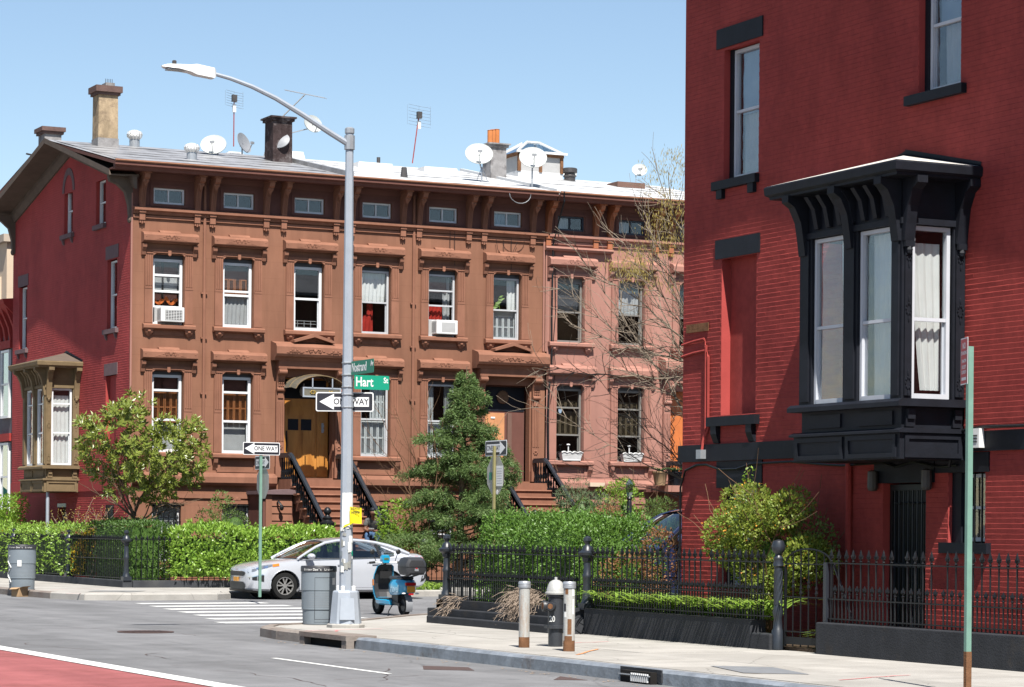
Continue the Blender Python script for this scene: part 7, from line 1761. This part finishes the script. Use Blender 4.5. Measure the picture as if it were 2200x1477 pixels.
# --- bare street tree behind the red house
tb_ = Vector((24.6, 40.6, G)); t = plant('street_tree', tb_, 'leafless grey street tree with tan buds behind the red house corner', 'tree')
mb = MB(); tips = []
fork = tb_ + Vector((-.1, .1, 2.4)); mb.tube([tb_, tb_+Vector((-.03, .03, 1.2)), fork], [.17, .14, .12], 10)
top2 = fork + Vector((.2, .2, 3.4)); mb.tube([fork, fork.lerp(top2, .5)+Vector((.1, 0, 0)), top2], [.11, .08, .05], 8)
targets = [(1165, 790, .022), (1180, 880, .016), (1250, 560, .026), (1300, 600, .026), (1340, 520, .024), (1230, 700, .024), (1290, 820, .018), (1380, 470, .028), (1430, 420, .03), (1400, 600, .024), (1350, 700, .022), (1320, 930, .014), (1200, 620, .02), (1420, 540, .026), (1270, 1010, .012), (1380, 880, .016), (1440, 480, .02), (1330, 780, .02)]
for i, (px, py, r) in enumerate(targets):
    e = P(px, py, 'Y', 40.6 + RND.uniform(-1.2, 1.6)); s0 = fork.lerp(top2, RND.uniform(0, .7)) if py < 800 else fork + Vector((0, 0, -.2))
    mid = s0.lerp(e, .5) + Vector((.1, RND.uniform(-.2, .2), .22 if py < 700 else -.25)); pts = []
    for k in range(13):
        u = k/12; p = s0*(1-u)**2 + mid*2*u*(1-u) + e*u*u; pts.append(p + rvec()*.035)
    mb.tube(pts, [max(.005, r*(1-.8*k/12)) for k in range(13)], 5)
    for q in range(3, 13):
        for _ in range(2):
            grow(mb, pts[q], ((pts[q]-pts[q-1]).normalized()+rvec()*.75+Vector((-.15, 0, .1))), RND.uniform(.3, .75), max(.004, r*.35), 1, tips, 3, .22, .03, (2, 3), .7, .7, .0028, 3)
mb.build('trunk', M['twig_grey'], t)
mb = MB()
for _ in range(52):
    px, py = RND.choice([(1430, 480), (1440, 440), (1400, 500), (1450, 530), (1455, 400), (1425, 370), (1385, 560), (1440, 590), (1340, 560), (1445, 345), (1460, 470), (1330, 590), (1420, 620), (1450, 520)]); c = P(px+RND.uniform(-34, 34), py+RND.uniform(-28, 28), 'Y', 40.6+RND.uniform(-.8, .8))
    for _ in range(55):
        p = c + Vector((RND.gauss(0, .14), RND.gauss(0, .14), RND.gauss(0, .08))); leafq(mb, p, Vector((RND.uniform(-.4, .4), RND.uniform(-.4, .4), -1)), rvec(), RND.uniform(.04, .09), .011)
mb.build('crown', M['leaf_tan'], t)
# --- potted plants on the pink porch
for i, (px, lab, mt) in enumerate(((1418, 'terracotta colour pot with spiky green plant at the porch edge', 'cardboard'), (1450, 'black pot with spiky green plant on the pink porch', 'trim_black'))):
    c = P(px, 1028, 'Y', 66.7); t = plant('potted_plant', (c.x, c.y, 3.05), lab, 'plant', 'potted plants on the pink porch')
    mb = MB(); mb.lathe([(.16, 0), (.22, .36), (.24, .38), (.24, .42), (.20, .42), (.19, .36), (.01, .36)], (c.x, c.y, 3.05), 14); mb.build('pot', M[mt], t, smooth=True); mb = MB()
    for k in range(60):
        a = RND.uniform(0, 6.28); blade(mb, Vector((c.x, c.y, 3.4)), Vector((math.cos(a), math.sin(a), 0)), RND.uniform(.35, .6), .045)
    mb.build('leaves', M['leaf_pot'], t)
# ------------------------------------------------------------ roofscape
KR = (RZ-11.60)/(RY-(Y0-.83))
def PR(px, py):                                   # pixel -> front roof slope
    r = ray(px, py); t_ = (11.66-(Y0-.83)*KR-EYE)/(r[2]-KR*r[1]); return Vector((t_*r[0], t_*r[1], EYE+t_*r[2]))
def roofz(y): return 11.64 + (y-(Y0-.83))*KR if y < RY else RZ+.06-(y-RY)*(RZ-BZ)/(BE-RY)
def sc_(p): return (p.x*SN + p.y*CS)/FPX         # metres per photo pixel at that place
def chimney(roof, px, py, w_, d, h, mt, mcap, cap=.12, name='chimney', p=None):
    p = p or PR(px, py); p.z = roofz(p.y)-.25
    mb = MB(); mb.taper(p.x-w_/2, p.x+w_/2, p.y-d/2, p.y+d/2, p.z, p.z+h, .01, .01); c = mb.build(name, mt, roof)
    mb = MB(); z = p.z+h; mb.box(p.x-w_/2-.05, p.x+w_/2+.05, p.y-d/2-.05, p.y+d/2+.05, z-.06, z+.02); mb.box(p.x-w_/2-.10, p.x+w_/2+.10, p.y-d/2-.10, p.y+d/2+.10, z+.02, z+.02+cap); mb.build(name+'_cap', mcap, roof)
    return p, z+cap
p, z = chimney(rf1, 217, 333, .60, .60, 1.80, M['chimney_tan'], M['cap_brown'], .18, p=Vector((22.62, 72.6, 0)))
MB().box(p.x-.05, p.x+.22, p.y-.2, p.y+.2, z, z+.14).build('chimney_cowl', M['chimney_grey'], rf1); MB().box(p.x-.315, p.x+.315, p.y-.315, p.y+.315, p.z+.1, p.z+.48).build('flashing', M['chimney_grey'], rf1)
mb = MB()
for k in range(5): mb.tube([(p.x-.0+.05*k, p.y, z+.13), (p.x-.0+.05*k, p.y, z+.28)], .008, 4)
mb.build('flue_spikes', M['dark_metal'], rf1)
chimney(rf1, 0, 0, .55, .7, 1.6, M['chimney_grey'], M['cap_brown'], .13, p=Vector((22.35, 77.4, 0)))
pd, zd = chimney(rf1, 652, 352, .62, .7, 1.5, M['chimney_dark'], M['chimney_dark'], .05, p=Vector((28.0-.33, PR(652, 352).y, 0)))
pg, zg = chimney(rf2, 1062, 383, .55, .6, 1.25, M['chimney_grey'], M['chimney_grey'], .04)
for k, dx in enumerate((-.20, -.06, .12)):
    mb = MB(); mb.lathe([(.09, 0), (.09, .42+.04*k), (.10, .43+.04*k), (.07, .44+.04*k)], (pg.x+dx, pg.y+.1*(k-1), zg), 10); mb.build('flue_pot', M['terracotta'], rf2, smooth=True)
# turbine ventilators
for i, (px, py, lab) in enumerate(((289, 316, 'round galvanised turbine vent right of the tan chimney'), (412, 344, 'galvanised turbine vent in front of the tilted satellite dishes'))):
    p = PR(px, py); s = sc_(p)*1.15
    t = empty('turbine_vent', p, lab, 'roof vent', 'turbine vents on the roof')
    mb = MB(); mb.lathe([(13*s*.75, -.05), (13*s*.75, 13*s)], p, 14); mb.build('collar', M['galv'], t)
    mb = MB()
    for k in range(16):
        a = 2*math.pi*k/16; mb.rings([[(p.x+r*math.cos(a+o), p.y+r*math.sin(a+o), p.z+zz) for o in (0, .28)] for r, zz in ((9*s, 13*s), (14*s, 18*s), (15*s, 23*s), (13*s, 28*s), (5*s, 31*s))], cap=False, close=False)
    mb.lathe([(9*s, 13*s), (12*s, 21*s), (6*s, 30*s), (.01, 31*s)], p, 12); mb.build('vaned_head', M['white_metal'], t)
# satellite dishes
def dish(px, py, r, yaw, tilt, mt, lab, foot=None, Yd=None, mast=True, tripod=False):
    f = PR(*foot) if foot else None; Yd = Yd if Yd is not None else f.y
    c = P(px, py, 'Y', Yd); s = sc_(c); r = r*s
    t = empty('satellite_dish', c, lab, 'satellite dish', 'satellite dishes on the roofs')
    n = Vector((math.sin(yaw)*math.cos(tilt), -math.cos(yaw)*math.cos(tilt), math.sin(tilt))); a = n.cross(Vector((0, 0, 1))).normalized(); b = a.cross(n).normalized()
    rs = []
    for q in (.02, .35, .65, .88, 1.0):
        rs.append([c + (a*math.cos(2*math.pi*k/24)*1.12 + b*math.sin(2*math.pi*k/24))*r*q + n*(r*.22*q*q - r*.1) for k in range(24)])
    rs.append([p_ - n*.025 for p_ in rs[-1]]); rs += [[p_ - n*.02 for p_ in rs[k]] for k in (3, 2, 1, 0)]
    MB().rings(rs, cap=False).build('reflector', mt, t, smooth=True)
    e = c - b*r*.35 + n*r*.95; mb = MB(); mb.tube([c - b*r*.95, c - b*r*.9 + n*r*.3, e], .016, 5); mb.build('feed_arm', M['galv'], t)
    mb = MB(); mb.bar(e - a*.07 - n*.02, e + a*.07 - n*.02, .06, .07); mb.build('receiver', M['dish_grey'], t)
    if mast:
        if f is None: f = Vector((c.x, c.y+.1, roofz(c.y)-.02))
        mb = MB(); mb.tube([c - n*.02, c - n*.12 - Vector((0, 0, .05)), Vector((f.x, f.y, max(f.z+.25, c.z-r*1.3))), f], .022, 6); mb.build('mast', M['galv'], t)
        if tripod:
            mb = MB()
            for q in (0, 2.1, 4.2): mb.tube([f + Vector((0, 0, .45)), f + Vector((.22*math.cos(q), .22*math.sin(q), -.02))], .014, 4)
            mb.build('tripod', M['galv'], t)
    return t
dish(459, 312, 25, -.5, .5, M['dish_white'], 'tilted white satellite dish next to the turbine vent', (468, 335))
dish(523, 308, 23, .7, .35, M['dish_grey'], 'grey satellite dish leaning beside the thin red mast', (520, 332))
dish(602, 302, 19, 2.4, -.5, M['dish_grey'], 'grey satellite dish seen from behind left of the sooty chimney', None, pd.y-.3, False)
mb = MB(); c = P(602, 302, 'Y', pd.y-.3); mb.tube([c+Vector((.15, .05, 0)), (c.x+.35, pd.y-.3, c.z-.1), (pd.x-.3, pd.y-.3, c.z-.25)], .018, 5); mb.build('wall_arm', M['galv'], [o for o in bpy.data.objects if o.get('label', '').startswith('grey satellite dish seen')][0])
dish(672, 267, 20, .2, .3, M['dish_white'], 'white satellite dish fixed to the sooty chimney', None, pd.y-.45, False)
mb = MB(); c = P(672, 267, 'Y', pd.y-.45); mb.tube([c, (c.x, pd.y-.3, c.z-.1), (pd.x+.1, pd.y-.3, c.z-.35)], .018, 5); mb.build('wall_arm', M['galv'], [o for o in bpy.data.objects if o.get('label', '').startswith('white satellite dish fixed')][0])
dish(1029, 332, 27, -.35, .5, M['dish_white'], 'white satellite dish on a tripod before the orange flue pots', (1035, 392), None, True, True)
dish(1145, 340, 27, -.35, .5, M['dish_white'], 'white satellite dish on a bent mast at the end of the second roof', (1143, 404))
dish(1374, 366, 15, -.4, .4, M['dish_white'], 'small white satellite dish standing alone on the far white roof', (1366, 392))
dish(1225, 375, 13, -.6, .4, M['dish_white'], 'small pale satellite dish behind the dark mushroom vent', None, 75.2)
# masts with aerials
def aerial(px, ytop, foot, kind, lab, Yd=None, lean=0, base=None):
    f = PR(*foot) if base is None else base; top = P(px, ytop, 'Y', f.y); t = empty('tv_aerial', f, lab, 'aerial', 'television aerials on the roofs')
    MB().tube([f - Vector((0, 0, .05)), top], .018, 6).build('mast', M['brick_red'] if kind == 'panel' else M['dark_metal'], t)
    if kind == 'yagi':
        mb = MB(); L = .75
        b0, b1 = top + Vector((-.68, -.1, .07)), top + Vector((.68, .1, -.03)); mb.tube([b0, b1], .016, 5)
        for k in range(12):
            p_ = b0.lerp(b1, k/11); w_ = (.06+.3*(k/11)**2); mb.tube([p_-Vector((.1, .5, .12))*w_*1.8, p_+Vector((.1, .5, .12))*w_*1.8], .009, 4)
        mb.build('boom', M['galv'], t)
    else:
        s = sc_(top); mb = MB(); w_, h = (27*s, 21*s) if px > 800 else (20*s, 16*s)
        for k in range(7): mb.tube([top + Vector((-w_, -.1, -h+2*h*k/6)), top + Vector((w_*.2, .12, -h*.9+2*h*k/6-.04)), top + Vector((w_, -.05, -h*.9+2*h*k/6-.10))], .008, 4)
        for k in range(3): mb.tube([top + Vector((-w_+w_*k, 0, -h)), top + Vector((-w_+w_*k, 0, h))], .006, 4)
        mb.build('reflector', M['curtain_blue'], t); MB().box(top.x-.1, top.x+.06, top.y-.14, top.y-.02, top.z-.12, top.z+.10).build('dipole', M['dark_metal'], t)
        MB().box(top.x-.05, top.x+.05, top.y-.06, top.y+.02, top.z-.45, top.z-.2).build('booster', M['white_metal'], t)
aerial(503, 212, (502, 312), 'panel', 'small grid television aerial on a thin red mast above the grey dish')
aerial(655, 204, (0, 0), 'yagi', 'long comb shaped television aerial on top of the sooty chimney', base=Vector((pd.x, pd.y, zd)))
aerial(900, 248, (886, 348), 'panel', 'square grid television aerial on a leaning mast above the second house')
# skylights, hatches, vents as parts of each roof
def pyramid(roof, px, py, w_, h0, h1, mt, name='skylight'):
    p = PR(px, py); z = roofz(p.y)
    MB().box(p.x-w_, p.x+w_, p.y-w_*.8, p.y+w_*.8, z-.3, z+h0).build(name+'_kerb', mt, roof)
    mb = MB(); mb.taper(p.x-w_*1.05, p.x+w_*1.05, p.y-w_*.85, p.y+w_*.85, z+h0, z+h0+h1, w_*.75, w_*.62); mb.build(name, M['glass_sky'], roof)
    mb = MB(); t_ = z+h0+h1
    for sx in (-1, 1):
        for sy in (-1, 1): mb.bar((p.x+sx*w_*1.05, p.y+sy*w_*.85, z+h0), (p.x+sx*w_*.3, p.y+sy*w_*.23, t_), .05, .05)
    for a_, b_ in (((-1, -1), (1, -1)), ((1, -1), (1, 1)), ((1, 1), (-1, 1)), ((-1, 1), (-1, -1))):
        mb.bar((p.x+a_[0]*w_*1.05, p.y+a_[1]*w_*.85, z+h0+.02), (p.x+b_[0]*w_*1.05, p.y+b_[1]*w_*.85, z+h0+.02), .06, .06); mb.bar((p.x+a_[0]*w_*.3, p.y+a_[1]*w_*.23, t_), (p.x+b_[0]*w_*.3, p.y+b_[1]*w_*.23, t_), .05, .05)
    mb.build(name+'_bars', M['planter_white'], roof); return p, t_
pyramid(rf1, 502, 326, .55, .12, .28, M['chimney_grey']); pyramid(rf2, 893, 355, .5, .10, .25, M['rust'])
pyramid(rf3, 1255, 383, .6, .10, .22, M['roof_white'])
# the tall glazed lantern on house two
p = PR(1140, 380); p.y = 74.0; p = P(1143, 372, 'Y', 73.6); z = roofz(73.6)-.1
MB().box(p.x-.80, p.x+.80, 73.0, 74.4, z-.2, z+.22).build('lantern_base', M['roof_white'], rf2)
MB().box(p.x-.78, p.x+.78, 73.02, 74.38, z+.22, z+.72).build('lantern_glass', M['curtain_grey'], rf2)
mb = MB()
for sx in (-1, 0, 1):
    mb.box(p.x+sx*.76-.05, p.x+sx*.76+.05, 72.97, 73.05, z+.2, z+.74)
mb.box(p.x-.82, p.x+.82, 72.95, 73.03, z+.70, z+.80); mb.box(p.x-.84, p.x-.76, 72.95, 74.42, z+.70, z+.80); mb.build('lantern_frame', M['rust'], rf2)
mb = MB(); mb.taper(p.x-.88, p.x+.88, 72.92, 74.46, z+.80, z+1.22, .66, .58); mb.build('lantern_roof', M['glass_sky'], rf2)
mb = MB()
for sx, sy in ((-1, 0), (1, 0), (-1, 1), (1, 1)): mb.bar((p.x+sx*.88, 72.92+sy*1.54, z+.80), (p.x+sx*.22, 73.5+sy*.38, z+1.23), .06, .06)
mb.bar((p.x-.9, 72.9, z+.82), (p.x+.9, 72.9, z+.82), .08, .07); mb.bar((p.x-.22, 73.5, z+1.23), (p.x+.22, 73.5, z+1.23), .06, .05); mb.build('lantern_bars', M['planter_white'], rf2)
p = PR(1224, 390); mb = MB(); mb.lathe([(.18, -.05), (.18, .12), (.22, .16), (.17, .22), (.17, .26), (.24, .27), (.24, .40), (.2, .42), (.01, .42)], p, 14); tag(mb.build('mushroom_vent', M['dark_metal']), 'dark mushroom shaped roof vent on the white roof beside the lantern skylight', 'roof vent')
p = PR(1345, 403); MB().box(p.x-.5, p.x+.5, p.y-.35, p.y+.35, p.z-.1, p.z+.12).build('roof_hatch', M['plum'], rf3)
p = PR(813, 358); mb = MB(); mb.tube([p-Vector((0, 0, .1)), p+Vector((0, 0, .28))], .06, 8); mb.build('vent_pipe', M['dark_metal'], rf2)
p = PR(868, 382); mb = MB(); mb.lathe([(.12, -.05), (.08, .28), (.075, .3)], p, 10); mb.build('vent_pipe', M['dark_metal'], rf2)
for rf_, px, py in ((rf2, 940, 372), (rf2, 800, 362), (rf1, 610, 336)):
    p = PR(px, py); MB().taper(p.x-.6, p.x+.6, p.y-.3, p.y+.3, p.z-.1, p.z+.14, .05, .05).build('roof_hatch', M['roof_white'], rf_)
MB().prism([(Y0-.75, 11.60), (RY, RZ-.02), (RY, RZ+.18), (Y0-.75, 11.82)], 'X', 28.12, 28.28).build('party_parapet', M['roof_silver'], rf1)
MB().prism([(Y0-.75, 11.60), (RY, RZ-.02), (RY, RZ+.14), (Y0-.75, 11.76)], 'X', 34.76, 34.9).build('party_parapet', M['roof_white'], rf2)
MB().tube([P(57, 331, 'Y', 77), P(75, 335, 'Y', 77.3)], .03, 5).build('pipe_stub', M['dark_metal'], rf1)
# overlapping strips of coated felt
for rf_, xa, xb, mt in ((rf1, 21.4, 28.0, M['roof_silver']), (rf2, 28.4, 34.6, M['roof_white']), (rf3, 35.0, 41.8, M['roof_white'])):
    for k in range(6):
        y0_ = Y0-.6+k*1.05; y1_ = y0_+1.1; mb = MB(); N = 12; rows = []
        for e, dz in ((0, .016), (1, .006)):
            rows.append([(xa+(xb-xa)*i/N, y0_+e*1.1+random.uniform(-.02, .02), roofz(y0_+e*1.1)+.025+dz+random.uniform(-.004, .004)) for i in range(N+1)])
        mb.rings(rows, cap=False, close=False); mb.build('felt_strip', mt, rf_)

# ------------------------------------------------------------ person resting on the steps
sx, sy, sz = 28.02, 64.95, 1.42
per = empty('person', (sx, sy, sz), 'person in grey shirt and blue jeans sitting on the brown steps', 'person')
fdir = Vector((-.55, -.83, 0)); ldir = Vector((.83, -.55, 0))
def J(f, l, z): return tuple(fdir*f + ldir*l + Vector((0, 0, z)))
def skin(name, joints, edges, mt, root_i=0, sub=2):
    me = bpy.data.meshes.new(name); me.from_pydata([j[0] for j in joints], edges, []); o = bpy.data.objects.new(name, me); COL.objects.link(o); o.parent = per
    sk = o.modifiers.new('skin', 'SKIN'); sk.use_smooth_shade = True
    if not me.skin_vertices: 
        bm2 = bmesh.new(); bm2.from_mesh(me); bm2.verts.layers.skin.verify(); bm2.to_mesh(me); bm2.free()
    for i, j in enumerate(joints): me.skin_vertices[0].data[i].radius = (j[1], j[1] if len(j) < 3 else j[2]); me.skin_vertices[0].data[i].use_root = (i == root_i)
    ss = o.modifiers.new('sub', 'SUBSURF'); ss.levels = sub; ss.render_levels = sub
    dg = bpy.context.evaluated_depsgraph_get(); m2 = bpy.data.meshes.new_from_object(o.evaluated_get(dg)); o.modifiers.clear(); o.data = m2; m2.materials.clear(); m2.materials.append(mt)
    m2.polygons.foreach_set('use_smooth', [True]*len(m2.polygons)); return o
body = [(J(0, 0, .10), .13, .11), (J(.10, 0, .30), .125, .10), (J(.20, 0, .46), .13, .10), (J(.27, 0, .56), .055), (J(.33, 0, .63), .05), (J(.38, 0, .70), .085, .095), (J(.38, 0, .78), .075),
        (J(.21, .17, .48), .06), (J(.25, .23, .25), .045), (J(.45, .10, .20), .035), (J(.52, .06, .21), .03),
        (J(.21, -.17, .48), .06), (J(.25, -.23, .25), .045), (J(.45, -.10, .20), .035), (J(.52, -.06, .21), .03),
        (J(.04, .10, .08), .095), (J(.42, .17, .12), .068), (J(.40, .16, -.34), .045), (J(.50, .17, -.38), .04),
        (J(.04, -.10, .08), .095), (J(.42, -.14, .12), .068), (J(.42, -.14, -.34), .045), (J(.52, -.15, -.38), .04)]
skin('body', body, [(0,1),(1,2),(2,3),(3,4),(4,5),(5,6),(2,7),(7,8),(8,9),(9,10),(2,11),(11,12),(12,13),(13,14),(0,15),(15,16),(16,17),(17,18),(0,19),(19,20),(20,21),(21,22)], M['skin'])
skin('shirt', [(J(-.01, 0, .12), .155, .13), (J(.09, 0, .30), .15, .12), (J(.19, 0, .46), .155, .12), (J(.25, 0, .53), .085), (J(.21, .19, .48), .085), (J(.24, .24, .32), .07), (J(.21, -.19, .48), .085), (J(.24, -.24, .32), .07)], [(0,1),(1,2),(2,3),(2,4),(4,5),(2,6),(6,7)], M['shirt'])
skin('trousers', [(J(0, 0, .08), .14, .12), (J(.06, .11, .08), .11), (J(.43, .17, .12), .085), (J(.40, .16, -.28), .065), (J(.06, -.11, .08), .11), (J(.43, -.14, .12), .085), (J(.42, -.14, -.28), .065)], [(0,1),(1,2),(2,3),(0,4),(4,5),(5,6)], M['jeans'])
for s in (1, -1):
    mb = MB(); c = Vector(J(.50, .16*s, -.40)); mb.ball(tuple(c), .10, .12, .05, 10, 6); mb.build('shoe', M['trim_black'], per, world=False, smooth=True)
    mb = MB(); h_ = Vector(J(.53, .06*s, .21))
    for k in range(4): mb.tube([h_ + ldir*(-.03+.02*k), h_ + fdir*.05 + ldir*(-.03+.02*k), h_ + fdir*.07 - ldir*s*.02 + ldir*(-.03+.02*k) + Vector((0, 0, .03))], [.010, .009, .007], 6)
    mb.tube([h_ - ldir*s*.03, h_ - ldir*s*.05 + fdir*.03 + Vector((0, 0, .03))], [.011, .008], 6); mb.build('fingers', M['skin'], per, world=False, smooth=True)
mb = MB(); c = Vector(J(.365, 0, .775)); mb.ball(tuple(c), .088, .088, .085, 12, 8); mb.build('hair', M['trim_black'], per, world=False, smooth=True)
mb = MB(); c = Vector(J(.47, 0, .70)); mb.ball(tuple(c), .016, .016, .02, 6, 4); mb.build('nose', M['skin'], per, world=False, smooth=True)
t = empty('phone', (sx+fdir.x*.57, sy+fdir.y*.57, sz+.25), 'pale phone held in both hands by the person on the steps', 'phone')
T = Matrix.Translation((sx+fdir.x*.57, sy+fdir.y*.57, sz+.25)) @ Matrix.Rotation(math.atan2(ldir.y, ldir.x), 4, 'Z') @ Matrix.Rotation(R(30), 4, 'X')
MB(T).box(-.075, .075, -.004, .004, -.035, .035).build('case', M['paper_white'], t)
